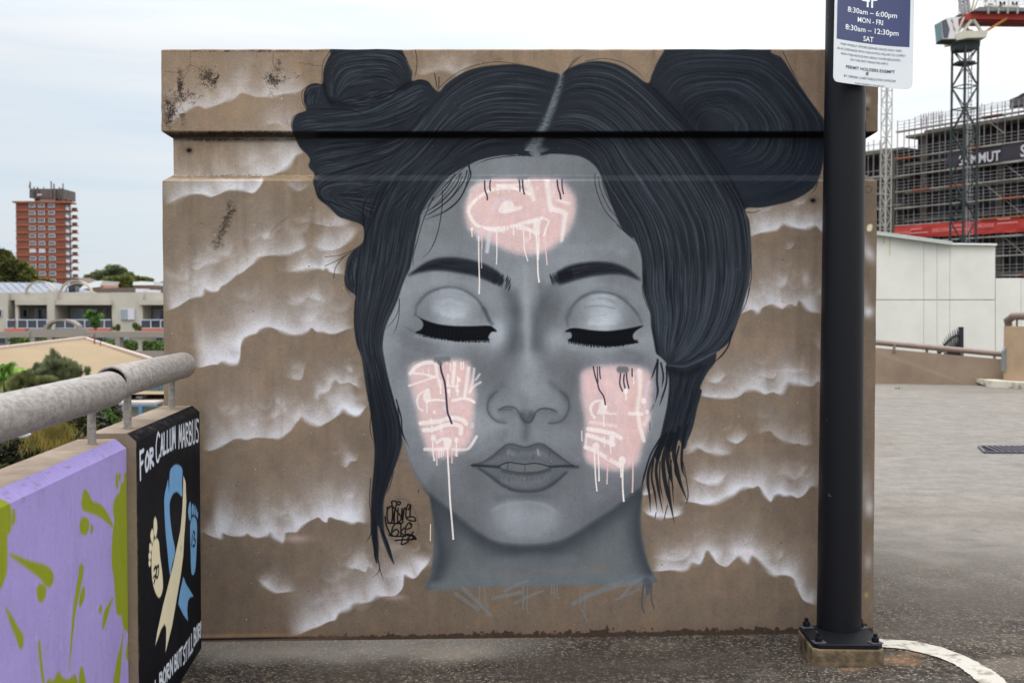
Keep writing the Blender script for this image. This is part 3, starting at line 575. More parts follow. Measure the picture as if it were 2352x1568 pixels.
    c.stroke(T('L',(130,1085),(300,1092),(440,1105)),6,(44,48,56),.7,4); c.stroke(T('L',(1060,1100),(1200,1095),(1390,1103)),5,(46,50,58),.75,4)
    c.stroke(T('L',(440,1115),(560,1148),(700,1170),(820,1170),(960,1150),(1070,1110)),2,(52,56,64),.8,1.8)
    for i in range(60):
        x=r.uniform(440,1060); u=r.rand()<.45; y=r.uniform(960,1040) if u else r.uniform(1170,1230); L=r.uniform(30,80)
        c.stroke(T('L',(x,y),(x+(x-760)*.03,y+L*(-1 if u else 1))),1.1,(62,66,74),.5*r.rand(),.8,mask=lu if u else ll)
    for x,y in [(430,985),(990,1020),(1070,1030),(740,1245),(760,1330),(610,1195),(525,1362),(1175,1120)]:
        xx_,yy_=cr('L',[(x,y)])[0]; c.blob(xx_,yy_,1.1,1.5,(190,196,204),.5,0,2)
    c.stroke(T('L',(908,890),(912,960)),2.2,(170,176,184),.7,1.4); c.stroke(T('L',(545,910),(550,960)),2,(160,166,174),.5,1.4)
    c.poly(T('E',(890,1010),(960,965),(1080,950),(1200,960),(1300,1010),(1290,1100),(1190,1165),(1060,1170),(940,1110)),(148,152,159),6,.5)
    c.stroke(T('E',(900,1000),(960,968),(1080,952),(1200,962),(1285,1005)),7,(156,160,167),.45,5,mask=F_)
    c.stroke(T('C',(1880,380),(1892,650),(1900,950),(1908,1250)),13,(158,163,170),.5,9,mask=F_); c.stroke(T('C',(1910,1250),(1915,1400)),26,(148,153,160),.4,18,mask=F_)
    c.stroke(T('C',(640,1100),(760,1180),(900,1220)),12,(140,144,150),.35,14,mask=F_); c.stroke(T('C',(700,560),(760,620)),18,(150,154,160),.35,14,mask=F_)
    c.stroke(T('D',(560,180),(760,220),(980,210),(1180,260)),12,(148,152,158),.4,12,mask=F_); c.stroke(T('C',(1000,230),(1200,220),(1400,260)),12,(132,137,143),.4,12,mask=F_)
    c.stroke(T('E',(760,660),(830,620),(900,570)),8,(140,145,152),.4,8,mask=F_); c.stroke(T('E',(1300,580),(1380,640),(1430,690)),8,(132,137,143),.35,8,mask=F_)
    c.stroke(T('E',(350,760),(470,900),(620,1020)),12,(96,101,107),.3,14,mask=F_); c.stroke(T('E',(1850,760),(1740,880),(1560,1010)),12,(96,101,107),.35,14,mask=F_)
    c.stroke(T('E',(930,925),(1100,905),(1250,915)),12,(84,88,94),.4,12,mask=F_)
    # lashes
    blk=(17,18,23)
    c.poly(T('C',(840,835),(910,880),(1020,920),(1120,940),(1250,950),(1400,950),(1520,945),(1570,955),(1617,998),(1570,1002),(1545,1030),(1535,1060),(1545,1080),(1440,1082),(1250,1088),(1130,1072),(1000,1050),(920,1028),(850,1010),(905,980),(925,935),(905,890)),blk,.5,1)
    c.poly(T('D',(610,1003),(660,972),(740,970),(860,988),(1000,996),(1120,985),(1240,965),(1350,943),(1290,985),(1255,1020),(1250,1055),(1270,1085),(1305,1102),(1200,1120),(1050,1138),(900,1130),(760,1112),(640,1085),(670,1060),(675,1030),(660,1005)),blk,.5,1)
    for i in range(46):
        t=i/45; x=930+t*610; y=1036+52*math.sin(min(1,t*1.25)*1.57); c.stroke(T('C',(x,y-16),(x+r.randn()*3,y+6+r.rand()*10)),2.0,blk,.95,.5,smooth=False)
        x=650+t*640; y=1092+42*math.sin(t*3.14); c.stroke(T('D',(x,y-16),(x+r.randn()*3,y+8+r.rand()*10)),2.0,blk,.95,.5,smooth=False)
        if i%3==0:
            x=960+t*560; c.stroke(T('C',(x,965+20*t),(x-6,1050)),1,(52,54,60),.45,.8,smooth=False); x=700+t*520; c.stroke(T('D',(x,1010),(x,1090)),1,(50,52,58),.4,.8,smooth=False)
    # brows
    bd=(34,37,44)
    BL=T('C',(775,478),(860,410),(950,350),(1050,315),(1160,303),(1280,310),(1400,335),(1510,370),(1590,415),(1640,450),(1672,500),(1655,560),(1610,555),(1520,520),(1400,475),(1260,450),(1120,430),(1000,430),(880,450))
    BR=T('D',(530,455),(580,415),(640,385),(740,360),(860,347),(980,348),(1080,362),(1180,400),(1260,455),(1330,520),(1260,498),(1180,470),(1060,460),(940,470),(820,490),(700,520),(610,548),(548,552))
    c.poly(BL,bd,2.2,.93); c.poly(BR,bd,2.2,.95)
    blm=c.pmask(BL,1.5); brm=c.pmask(BR,1.5)
    c.strands(T('C',(800,455),(950,370),(1150,320),(1400,350),(1650,470)),T('C',(830,460),(1000,420),(1200,430),(1400,460),(1640,560)),70,[(62,64,70),(16,18,22)],(.7,1.4),.6,2,(.15,.4),blm)
    c.strands(T('D',(500,480),(650,400),(900,355),(1100,380),(1300,500)),T('D',(520,550),(700,500),(950,460),(1150,460),(1300,505)),80,[(66,70,80),(14,15,20)],(.7,1.4),.6,2,(.15,.4),brm)
    for i in range(60):
        t=r.rand(); x=1560+t*180; y=400+t*90+(560-450)*r.rand()*.8; c.stroke(T('C',(x-10,y+60),(x+10+r.rand()*10,y-20+r.rand()*20)),1.5,bd,.8,.6,taper=3)
        t=r.rand(); x=475+t*200; y=470-t*60; c.stroke(T('D',(x-10-r.rand()*10,y-10),(x+6,y+50),(x+20,y+100-t*20)),1.5,(24,26,32),.8,.6,taper=3)
    # hair masses
    base=(42,46,53)
    HL=T('A',(1170,60),(1130,110),(1105,160),(1088,220),(1083,290),(1040,288),(1000,300),(970,340),(965,400),(980,455),(930,478),(900,510),(892,560),(908,620),(940,690),(990,740),(1003,770),(995,810),(1030,855),(1022,900),(1035,950),(1055,1010),(1110,1052),(1150,1090),(1190,1125),(1250,1146),(1332,1178),(1343,1240),(1330,1290),(1275,1335),(1238,1390),(1226,1450))+\
       T('F',(1665,200),(1670,290),(1700,345),(1757,388),(1752,450),(1745,560),(1750,680),(1770,800),(1810,920),(1830,1050),(1850,1200),(1880,1350),(1903,1520))+\
       T('E',(155,620),(150,750),(135,900),(130,1050),(132,1150),(150,1250),(168,1335),(180,1250),(172,1130),(178,1100),(210,1200),(245,1290),(278,1340),(245,1240),(217,1150),(210,1050),(212,940),(240,850),(275,750),(310,650),(327,560),(305,420),(272,300),(240,180),(215,60))+\
       T('C',(540,1150),(545,1060),(562,980),(592,900),(640,800),(690,680),(722,580),(762,480),(800,400),(832,250),(860,100))+T('A',(1690,1170),(1700,1110),(1745,1030),(1795,960),(1855,890),(1920,842))+\
       T('P',(1480,1045),(1560,1008),(1640,985),(1750,966),(1850,962),(1930,930),(1990,870),(2030,840),(2085,770),(2120,640),(2165,500),(2235,320),(2120,275),(2000,240),(1870,220),(1750,225),(1600,240),(1470,275),(1370,330),(1290,390),(1240,445),(1190,410),(1150,360),(1080,345),(1020,355),(1018,290),(985,210),(940,110),(900,60))
    HR=T('B',(510,222),(560,180),(640,150),(720,140),(800,150),(870,175),(940,220),(1015,270),(1040,220),(1070,150),(1110,85),(1150,40),(1690,40),(1740,90),(1800,120),(1850,190),(1900,270),(1960,360),(2020,440),(2052,490),(2058,560),(2050,640),(2047,720),(2030,800),(2000,870),(1940,920),(1860,960),(1760,985),(1680,1000),(1590,1006),(1612,1080),(1620,1180),(1624,1280),(1618,1380),(1606,1480))+\
       T('D',(2350,400),(2340,540),(2300,700),(2260,830),(2210,980),(2150,1100),(2060,1180))+T('N',(110,1085),(100,1150),(55,1210),(20,1270),(0,1320))+\
       T('E',(2205,260),(2180,350),(2150,480),(2120,560),(2095,620),(2060,560),(2010,640),(1975,600),(1930,690),(1905,660),(1890,690),(1940,560),(1972,430),(1992,330),(2002,200),(1985,110))+\
       T('D',(1560,1290),(1500,1230),(1468,1200),(1450,1100),(1425,960),(1415,830),(1380,720),(1348,610),(1340,470),(1330,300),(1290,180),(1240,90))+T('B',(930,1180),(870,1130),(830,1050),(770,900),(735,800),(690,740),(620,700),(540,688),(450,684),(400,690),(360,650),(390,560),(430,440),(470,330))
    c.poly(HL,base,.9,1); c.poly(HR,base,.9,1)
    ml=c.pmask(HL,.9); mr=c.pmask(HR,.9)
    # parting
    c.stroke(T('P',(2240,320,8),(2215,420,12),(2170,560,14),(2120,680,17),(2080,770,20),(2040,850,26)),10,(112,120,126),.9,7)
    c.stroke(T('P',(1990,900),(2040,930),(2100,950)),22,(106,113,119),.8,9)
    for i in range(110):
        t=r.rand(); x=2235-t*190; y=325+t*560; sd=-1 if r.rand()<.5 else 1; L=18+r.rand()*40
        c.stroke(T('P',(x+sd*4+r.randn()*4,y),(x+sd*L,y-10+r.rand()*14)),1.6,(40,45,54),.7,.8,taper=1,smooth=False)
    for i in range(60):
        t=r.rand(); x=1880+t*90; c.stroke(T('P',(x-130,890+t*10+r.rand()*50),(x,930+r.rand()*30),(x+60*r.rand(),960+r.rand()*20)),1.5,(40,45,54),.75,.8,taper=2)
        c.stroke(T('P',(2320,930+20*r.rand()),(2180,915+30*r.rand()),(2060+r.rand()*60,940+r.rand()*30)),1.5,(40,45,54),.75,.8,taper=2)
    lt=(88,94,104); lt2=(98,107,118); dkk=(19,21,27); bl=(34,44,62)
    def bun(m_,g1,g2,n,cols=(lt,dkk),w=(1.0,3.0),a=.58,jit=3,part=(.2,.7)): c.strands(g1,g2,n,cols,w,a,jit,part,m_)
    # wide soft tonal bands first
    def band_(m_,k,pts,w,col,a,soft): c.stroke(cr(k,pts),w,col,a,soft,mask=m_)
    for k,pts,w_ in [('N',[(40,60),(60,200),(90,400),(80,600),(40,800)],9),('N',[(110,60),(160,220),(185,420),(170,620),(110,840)],8),('N',[(190,80),(240,250),(262,430),(240,640),(170,860)],7),('N',[(250,120),(292,300),(300,460),(280,620),(215,840)],5),('N',[(-60,100),(-20,300),(0,500),(-10,700)],8),('D',[(1480,300),(1540,600),(1600,900),(1640,1200)],8),('D',[(1650,100),(1760,450),(1790,800),(1740,1150)],7),
                     ('B',[(700,250),(900,330),(1100,520),(1250,700),(1380,900)],8),('B',[(560,330),(700,330),(880,450),(1050,650),(1180,850)],8),('B',[(500,470),(650,470),(800,580),(920,760),(1050,980)],8),('P',[(2150,450),(1900,400),(1650,430),(1450,540),(1250,760)],9),('P',[(2080,620),(1850,580),(1650,620),(1450,720),(1250,950)],8),('A',[(1700,330),(1600,420),(1450,500),(1250,540),(1050,560)],7),('A',[(1200,140),(1350,100),(1500,130),(1590,220)],7),('A',[(1180,250),(1320,200),(1480,210),(1560,270)],6)]:
        c.stroke(cr(k,pts),w_,(76,85,96),.42,w_*.8,taper=3,mask=ml if k in 'AP' else mr)
    g1=T('P',(2225,325),(2050,270),(1850,245),(1650,260),(1480,320),(1330,420),(1200,560),(1080,720),(900,900),(600,1080),(400,1200)); g2=T('P',(2040,850),(1880,880),(1700,880),(1550,920),(1400,1010),(1280,1120),(1180,1250),(1080,1400),(1000,1534))
    h1=T('B',(520,235),(600,165),(720,150),(850,180),(1000,285),(1150,430),(1300,570),(1400,710),(1500,860),(1580,1010),(1610,1160),(1618,1350),(1600,1568)); h2=T('B',(380,640),(500,620),(620,640),(720,720),(780,850),(860,980),(940,1120),(985,1300),(1000,1568))
    k1=T('D',(1345,300),(1355,600),(1410,800),(1445,1050),(1490,1200),(1560,1290)); k2=T('D',(2345,200),(2340,500),(2295,720),(2200,950),(2050,1150),(1850,1280),(1650,1325))
    bun(ml,g1,g2,90,[(62,70,81),(30,34,42)],(5,9),.30,5,(.2,.5)); bun(ml,g1,g2,420)
    bun(mr,h1,h2,90,[(62,71,82),(30,34,42)],(5,9),.30,5,(.2,.5)); bun(mr,h1,h2,420)
    bun(mr,k1,k2,60,[(66,76,88),(30,34,44)],(5,8),.4,4,(.3,.7)); bun(mr,k1,k2,260,[(84,92,102),dkk,(70,77,87)],(1.2,4.2),.6,3,(.35,.9))
    bun(ml,T('C',(370,0),(340,200),(310,400),(290,600),(278,800),(275,950),(300,1150),(350,1350),(380,1568)),T('C',(870,0),(830,200),(790,400),(700,650),(590,880),(545,1050),(545,1200),(600,1400),(640,1568)),230)
    bun(ml,T('E',(65,0),(100,200),(130,400),(155,600),(150,750),(135,950),(135,1150),(165,1330)),T('E',(205,0),(250,200),(290,350),(320,480),(315,620),(270,760),(215,920),(205,1060),(215,1150),(270,1330)),160,[(48,54,64),(15,17,22)])
    band_(ml,'A',[(1140,400),(1200,420),(1350,415),(1500,370),(1620,290)],12,(20,22,28),.7,9)
    bun(ml,T('A',(1125,400),(1095,280),(1120,150),(1200,80),(1400,60),(1560,90),(1630,180),(1640,270)),T('A',(1180,390),(1250,330),(1350,300),(1450,290),(1550,320)),130)
    bun(ml,T('A',(1790,330),(1720,280),(1650,290),(1500,370),(1350,440),(1150,470),(980,480),(910,520)),T('A',(1790,400),(1700,480),(1600,540),(1400,590),(1200,600),(1000,620),(930,640)),140,[(84,94,105),dkk])
    bun(ml,T('A',(1080,300),(1000,330),(975,400),(990,450)),T('A',(1085,310),(1060,360),(1050,420),(1070,450)),24)
    bun(ml,T('A',(1650,620),(1400,640),(1150,650),(960,690)),T('A',(1650,640),(1500,760),(1300,850),(1100,920),(1040,1000)),150)
    bun(ml,T('A',(1500,900),(1250,900),(1090,930),(1060,990),(1120,1040),(1250,1130),(1340,1160)),T('A',(1450,920),(1300,960),(1150,980),(1200,1030),(1330,1100)),70)
    bun(ml,T('C',(300,230),(220,320),(192,450),(215,560),(280,650)),T('C',(330,200),(295,400),(292,640)),26)
    bun(mr,T('B',(1030,285),(1100,150),(1250,95),(1500,95),(1700,125),(1850,235),(1980,400),(2040,520),(2040,700),(1950,850),(1750,950),(1600,990)),T('B',(1290,560),(1320,470),(1400,440),(1480,470),(1520,540),(1480,600),(1400,620)),260,[(74,83,96),(20,23,31)],(1.4,4.5),.5,4,(.2,.55))
    band_(mr,'B',[(1240,420),(1320,500),(1350,600)],34,(22,25,33),.6,26); band_(mr,'B',[(1400,690),(1600,800),(1850,780),(2000,640)],60,(30,38,52),.5,40)
    band_(mr,'B',[(1050,300),(1150,400),(1280,540),(1400,690),(1500,830),(1580,990)],3,(18,20,26),.75,3); band_(mr,'B',[(1600,960),(1750,930),(1950,860)],14,(26,34,48),.5,12)
    band_(mr,'E',[(2000,95),(2100,100),(2200,60),(2300,10)],3,(110,120,132),.55,3); band_(mr,'E',[(2010,120),(2100,150),(2200,110)],14,(18,21,28),.6,10)
    band_(mr,'B',[(1010,280),(1150,430),(1300,600),(1440,800),(1580,1000)],10,(17,19,25),.55,16); band_(mr,'D',[(1340,480),(1370,700),(1425,950),(1480,1180)],10,(20,22,28),.55,12); band_(ml,'A',[(1560,560),(1400,700),(1250,820),(1100,880)],16,(20,22,28),.4,18); band_(ml,'A',[(1460,900),(1400,1050),(1340,1160)],16,(18,20,26),.5,14); band_(ml,'A',[(1090,290),(1105,360),(1140,420)],6,(18,20,26),.6,6)
    bun(mr,T('E',(2000,130),(2000,250),(1975,420),(1920,600),(1870,750)),T('E',(2320,60),(2230,180),(2180,350),(2140,500),(2090,650)),150,[(58,66,80),dkk],(1,2.6),.6)
    bun(ml,T('A',(1650,620),(1550,760),(1450,900),(1370,1100),(1330,1300),(1300,1500)),T('A',(2000,790),(1880,850),(1790,950),(1710,1090),(1670,1250),(1640,1400)),170,[(66,74,85),dkk],(1.2,3.4),.45)
    bun(ml,T('A',(1180,400),(1300,370),(1450,350),(1600,310)),T('A',(1200,430),(1350,420),(1500,385),(1620,305)),40)
    bun(ml,T('A',(1780,400),(1650,560),(1500,640),(1300,690),(1050,720)),T('A',(1700,600),(1500,740),(1300,800),(1050,830)),90)
    bun(ml,T('A',(1450,930),(1300,960),(1130,985)),T('A',(1400,1150),(1300,1080),(1150,1010)),60)
    bun(ml,T('A',(1230,400),(1400,330),(1500,340)),T('A',(1260,400),(1420,390),(1560,330)),30)
    for k,pts in [('A',[(1160,78),(1105,160),(1088,240),(1100,340),(1130,415)]),('A',[(1560,90),(1620,150),(1645,220),(1648,268)]),('A',[(1790,340),(1740,285),(1690,268),(1600,300),(1480,370),(1350,410),(1200,420)]),('A',[(975,455),(1080,450),(1250,455),(1360,490)]),('A',[(905,620),(890,540),(910,490),(980,470)]),('A',[(1035,900),(1040,960),(1090,1035),(1200,1130),(1330,1175)]),('A',[(1060,930),(1080,1010),(1180,1050),(1330,1100)]),('A',[(1080,300),(1020,290),(970,340),(970,440)]),
                  ('A',[(1450,900),(1340,1050),(1350,1250),(1340,1450)]),('A',[(1600,820),(1480,980),(1370,1200),(1300,1450)]),('C',[(370,0),(330,250),(300,500),(280,800),(280,1000),(320,1200),(370,1400)]),('C',[(560,980),(545,1100),(570,1300),(640,1568)])]:
        c.stroke(cr(k,pts),2.6,dkk,.8,1.1,taper=3,mask=ml)
    # loose strands and lock tips
    fl=(24,27,34)
    LS=[('P',3,[(1480,1050),(1500,1120),(1470,1200),(1400,1330),(1280,1430),(1130,1490)]),('P',2.6,[(1470,1090),(1440,1180),(1340,1310),(1200,1420),(1100,1470)]),('P',2.6,[(1420,1110),(1370,1220),(1250,1350),(1130,1430)]),('P',2.4,[(1370,1120),(1300,1230),(1200,1330)]),('A',1.5,[(1130,85),(1090,150),(1078,230),(1085,330),(1130,420)]),('A',1.8,[(1665,80),(1675,150),(1668,220),(1655,265)]),('A',2.4,[(1785,228),(1795,280),(1802,335)]),('A',2.4,[(1813,250),(1812,300),(1810,338)]),('A',1.4,[(980,450),(955,400),(955,340),(1000,300),(1070,292)]),('A',1.3,[(905,620),(885,550),(900,495),(960,475)]),
     ('A',1.4,[(1810,320),(1900,240),(2010,185),(2150,155),(2250,160),(2330,172)]),('A',2.2,[(2352,735),(2150,760),(2030,800)]),('A',2.2,[(1995,765),(2005,820),(1990,900),(1950,1000),(1860,1080),(1720,1145)]),('A',2,[(1960,870),(1920,960),(1850,1040),(1740,1110)]),('A',1.8,[(1940,860),(1870,960),(1780,1060),(1700,1110)]),('A',1.8,[(1900,870),(1820,960),(1750,1050),(1700,1090)]),('A',1.8,[(1990,800),(1900,880),(1800,980)]),('A',1.6,[(1870,880),(1790,980),(1720,1090)]),
     ('A',2.4,[(1835,960),(1830,1080),(1805,1220),(1760,1330),(1700,1390)]),('A',2.2,[(1780,1000),(1720,1130),(1675,1280),(1650,1380),(1655,1450)]),('C',1.6,[(0,385),(120,330),(230,260),(330,190)]),('C',1.6,[(80,500),(100,400),(160,320),(250,240)]),('C',1.3,[(0,300),(150,280),(280,220)]),('C',1.4,[(180,480),(200,600),(260,680)]),('C',1.6,[(700,690),(690,800),(640,900),(560,980)]),('C',1.8,[(700,700),(695,850),(670,960),(640,1025)]),
     ('E',3.2,[(290,310),(320,420),(330,520),(375,615)]),('E',2.4,[(300,360),(315,480),(340,560)]),('E',1.4,[(275,760),(250,850),(222,910)]),('E',1.5,[(150,330),(125,480),(150,580)]),('E',1.4,[(130,800),(122,950),(135,1050)]),('G',2,[(1640,740),(1640,900),(1660,1040),(1610,1100)]),('G',1.5,[(1650,980),(1670,1060),(1690,1115)]),('G',1.6,[(1620,700),(1590,800),(1562,845)]),('G',5,[(1680,760),(1720,860),(1765,1000)]),('G',4.5,[(1630,700),(1625,900),(1640,1010)]),
     ('B',1.6,[(530,210),(570,150),(610,110)]),('B',1.5,[(540,200),(590,140),(640,100)]),('B',1.3,[(650,140),(760,125),(870,150),(950,200),(1000,250)]),('B',2,[(1810,85),(1850,170),(1900,260)]),('B',1.6,[(2015,850),(2000,890),(1965,930)]),('B',1.8,[(1590,1025),(1640,1028),(1700,1005)]),('B',2,[(1622,1270),(1625,1400),(1610,1480),(1590,1568)]),('D',3.4,[(2180,1000),(2150,1130),(2080,1230),(2000,1300)]),('D',2,[(2350,600),(2310,740),(2240,870)]),
     ('B',2,[(705,800),(710,880),(760,1010),(850,1110),(930,1180)]),('B',1.8,[(725,820),(740,900),(800,1020),(900,1110)]),('B',1.8,[(745,830),(770,920),(830,1020),(900,1080)]),('B',1.6,[(770,850),(800,950),(870,1050)]),('B',1.6,[(800,860),(830,960),(890,1060)]),('D',1.6,[(1335,560),(1345,650),(1380,750),(1412,820)]),('D',1.6,[(1100,0),(1200,90),(1290,170)]),
     ('E',5,[(1930,60),(1925,180),(1930,260),(1912,335)]),('E',4,[(1925,80),(1900,150),(1880,200)]),('E',4,[(1950,80),(1965,160),(1955,240)]),('E',4,[(1985,100),(1985,200),(1960,290),(1940,350)]),('E',1.8,[(1905,340),(1890,370),(1860,395)]),
     ('H',3,[(470,300),(400,420),(360,540),(335,640),(325,700)]),('H',5,[(500,280),(430,420),(385,540),(375,640),(390,760),(395,880)]),('H',5,[(520,260),(460,440),(440,540),(450,640),(470,760),(495,890)]),('H',3.4,[(420,470),(405,600),(430,730),(450,880)]),('H',7,[(560,250),(500,440),(500,560),(520,680),(555,820),(585,970)]),('H',2,[(545,420),(560,540),(570,700),(580,830)]),('H',7,[(620,220),(580,400),(600,520),(630,650),(690,800)]),('H',4.5,[(680,200),(650,330),(640,440),(645,540),(670,610)]),('H',2,[(560,470),(540,640),(560,800)]),('H',1.4,[(650,480),(680,640),(690,760),(650,860)]),('H',2,[(470,480),(470,640),(500,800)]),('H',3,[(620,360),(600,450),(590,560),(640,680)]),('H',1.4,[(530,820),(510,900),(500,950)]),('H',1.4,[(440,880),(430,930)]),('H',6,[(580,260),(530,420),(545,560),(580,700)])]
    for k,w_,p in LS: c.stroke(cr(k,p),w_*(.72 if k in 'ABCD' and w_<3 else 1.35 if k=='H' else 1),fl,.85,.8,taper=2)
    # faint mould on hair already painted; pink panels -----------------------------------
    pk=(220,191,189); wh=(238,228,224); lav=(208,200,214); pp=(224,190,190)
    PF=T('I',(330,170),(520,110),(900,105),(1300,110),(1450,190),(1560,330),(1580,480),(1540,650),(1440,830),(1300,960),(1100,1050),(900,1060),(700,1000),(500,900),(330,820),(230,720),(190,560),(200,400),(250,270))
    PL=T('J',(160,170),(400,120),(700,120),(860,160),(900,300),(940,500),(930,700),(920,900),(900,1100),(820,1240),(600,1330),(430,1330),(330,1200),(260,1000),(200,700),(130,450),(110,280))
    PR=T('K',(210,170),(400,110),(700,110),(880,150),(930,250),(920,500),(900,750),(830,950),(780,1130),(600,1200),(400,1180),(240,1090),(230,900),(240,700),(200,450),(190,280))
    for q_ in (PF,PL,PR): c.poly(q_,(196,190,196),8,.6)
    gr_=c.noise(5,3)
    [c.comp(np.clip(c.pmask(q_,7)*1.25-.25+(gr_-.5)*.5*(1-c.pmask(q_,9)),0,1)*.93,pk) for q_ in (PF,PL,PR)]
    ed=c.noise(60,2)
    for PP in (PF,PL,PR):
        mk=c.pmask(PP,4); c.comp(mk*np.clip(ed-.45,0,1)*.9,(220,180,170)); c.comp(mk*np.clip(.5-ed,0,1)*.6,(212,176,182))
    s2=lambda k,w_,col,a,*p,soft=1.3,rag=.15: c.stroke(cr(k,p),w_*1.12,col,min(1,a*1.05),soft*1.2,rag=rag)
    # forehead marks
    s2('I',7,wh,.75,(1000,300),(850,240),(700,225),(520,250),(380,330),(270,430),(235,520),(270,610),(350,700),(480,730),(650,725),(800,700),(1000,640),(1160,600))
    s2('I',5,wh,.4,(260,300),(230,420),(215,520),soft=4); s2('I',6,(214,206,212),.6,(250,260),(340,200),(450,180),soft=5)
    s2('I',5,wh,.7,(590,190),(800,190),(900,180)); s2('I',6,wh,.7,(600,200),(760,205),(880,250))
    c.poly(T('I',(900,110),(980,110),(1030,200),(1070,350),(1040,400),(1000,300),(930,180)),wh,1.2,.75)
    c.poly(T('I',(1180,120),(1250,120),(1285,450),(1440,500),(1490,540),(1450,700),(1420,900),(1380,910),(1400,700),(1420,560),(1280,520),(1250,540),(1220,400)),wh,1.2,.8,smooth=False)
    s2('I',6,wh,.6,(1350,380),(1500,420),soft=3); s2('I',7,wh,.4,(1290,180),(1300,330),soft=4)
    c.poly(T('I',(620,470),(660,410),(730,370),(790,410),(815,460),(890,450),(900,490),(800,520),(700,545),(610,530)),wh,1.0,.8); s2('I',4,lav,.7,(545,545),(550,460),(590,390),(660,365),(730,380))
    c.poly(T('I',(700,570),(810,580),(830,640),(760,680),(690,650)),pp,1.5,.8)
    c.poly(T('I',(820,690),(930,690),(1040,740),(1050,670),(940,690),(1000,640),(1150,600),(1130,690),(1130,780),(1110,850),(1060,810),(960,760),(830,740)),wh,1.0,.85,smooth=False)
    s2('I',4.5,wh,.8,(1170,600),(1235,640),(1210,720),(1180,820)); s2('I',8,(205,208,214),.7,(500,770),(480,900),(465,1020),soft=2)
    s2('I',10,lav,.6,(370,780),(365,860),soft=3); s2('I',7,wh,.75,(470,740),(600,760),(720,740))
    for x,y,R_,col in [(1030,185,4,pp),(1150,185,4,pp),(1100,230,5,(226,200,202)),(1110,480,5,pp),(1175,500,5,pp),(955,410,8,pp),(1250,580,7,pp),(1320,580,7,pp),(275,740,4.5,wh),(395,740,6,pp),(960,880,9,(224,198,202)),(1175,870,5,pp),(1090,780,8,wh)]:
        a_,b_=cr('I',[(x,y)])[0]; c.stroke([(a_,b_),(a_+.1,b_+.1)],R_*1.7,col,.8,1,smooth=False)
    dr=[('I',3,wh,(360,830),(362,1100),(370,1400),(365,1545)),('I',2.4,pp,(400,800),(402,980)),('I',2,(190,182,188),(397,990),(397,1225)),('I',2.4,wh,(272,750),(278,830)),('I',2.4,wh,(585,780),(588,1000),(584,1175)),('I',2.2,pp,(705,700),(708,950)),('I',2.2,pp,(740,700),(742,955)),('I',2.6,wh,(797,690),(800,810)),('I',2.6,wh,(918,740),(928,860),(935,1000),(975,1135)),('I',2.4,wh,(1003,770),(1005,860)),('I',3.6,wh,(1080,800),(1095,980),(1100,1150),(1105,1300),(1118,1398)),('I',3,wh,(1115,850),(1112,1000),(1105,1120)),('I',2.8,pp,(1185,890),(1205,1040),(1218,1180)),('I',2.2,pp,(1115,500),(1117,600)),('I',2.2,pp,(1178,520),(1180,710)),('I',3.4,pp,(1260,600),(1262,800),(1258,900)),('I',3.4,pp,(1322,600),(1320,720),(1330,835)),('I',2.2,pp,(478,400),(478,462)),('I',2.4,pp,(605,540),(605,655)),('I',2,wh,(600,240),(600,295)),('I',2,wh,(743,220),(743,270)),('I',2,wh,(672,760),(675,790)),('I',2.2,pp,(990,900),(1000,990)),('I',2,pp,(565,240),(567,330)),('I',2,lav,(1075,900),(1078,1045)),('I',2,pp,(355,330),(357,410)),
        ('J',3.2,wh,(410,1150),(415,1280),(430,1375)),('J',3,pp,(460,1240),(462,1435)),('J',4,wh,(598,1240),(602,1400),(614,1600),(630,1900),(650,2130),(668,2357)),('J',3,pp,(655,1050),(652,1240),(652,1405)),('J',3.4,wh,(706,1140),(708,1240),(714,1320)),('J',2.6,wh,(335,650),(338,775)),('J',2.6,pp,(835,790),(838,1065)),('J',2.4,pp,(790,740),(795,900),(790,1030)),('J',2.2,wh,(489,1250),(489,1340)),('J',2,wh,(518,1250),(518,1330)),('J',2,wh,(545,1250),(545,1310)),('J',2.6,wh,(398,900),(400,1030)),('J',3,wh,(510,440),(510,540)),('J',2.6,wh,(616,500),(620,575)),('J',2.8,wh,(718,480),(723,560)),('J',3,wh,(722,330),(720,450)),('J',2.4,wh,(585,130),(587,165)),('J',3,wh,(630,170),(632,250)),('J',2.6,wh,(765,150),(768,235)),('J',2.6,wh,(795,150),(796,230)),('J',2,wh,(690,1280),(695,1320)),
        ('K',3.2,wh,(332,980),(340,1150),(348,1300),(360,1412)),('K',3.4,wh,(370,980),(378,1120),(382,1305)),('K',3,pp,(478,1060),(470,1200),(465,1338)),('K',3,wh,(608,1150),(612,1268)),('K',4,wh,(630,1140),(628,1300),(632,1420),(640,1518)),('K',3.4,pp,(730,1000),(735,1150),(735,1300),(730,1425)),('K',2.6,pp,(695,1050),(697,1140)),('K',2.8,wh,(430,620),(432,740)),('K',2.6,pp,(655,560),(655,680)),('K',2.4,pp,(583,500),(583,690)),('K',2.4,pp,(472,340),(472,440)),('K',2.4,pp,(293,340),(294,500)),('K',2.4,wh,(745,190),(746,295)),('K',3,wh,(663,350),(664,458)),('K',2.6,wh,(500,930),(505,1015)),('K',2.4,wh,(437,850),(438,950)),('K',2.4,pp,(682,850),(683,950)),('K',2.2,wh,(200,790),(204,890)),('K',2.2,pp,(742,780),(744,890)),('E',2,wh,(505,1090),(504,1190))]
    for k,w_,col,*p in dr:
        c.stroke(cr(k,p),w_,col,.95,.6); e=cr(k,p)[-1]; c.stroke([e,(e[0],e[1]+.2)],w_*1.25,col,.95,.6,smooth=False)
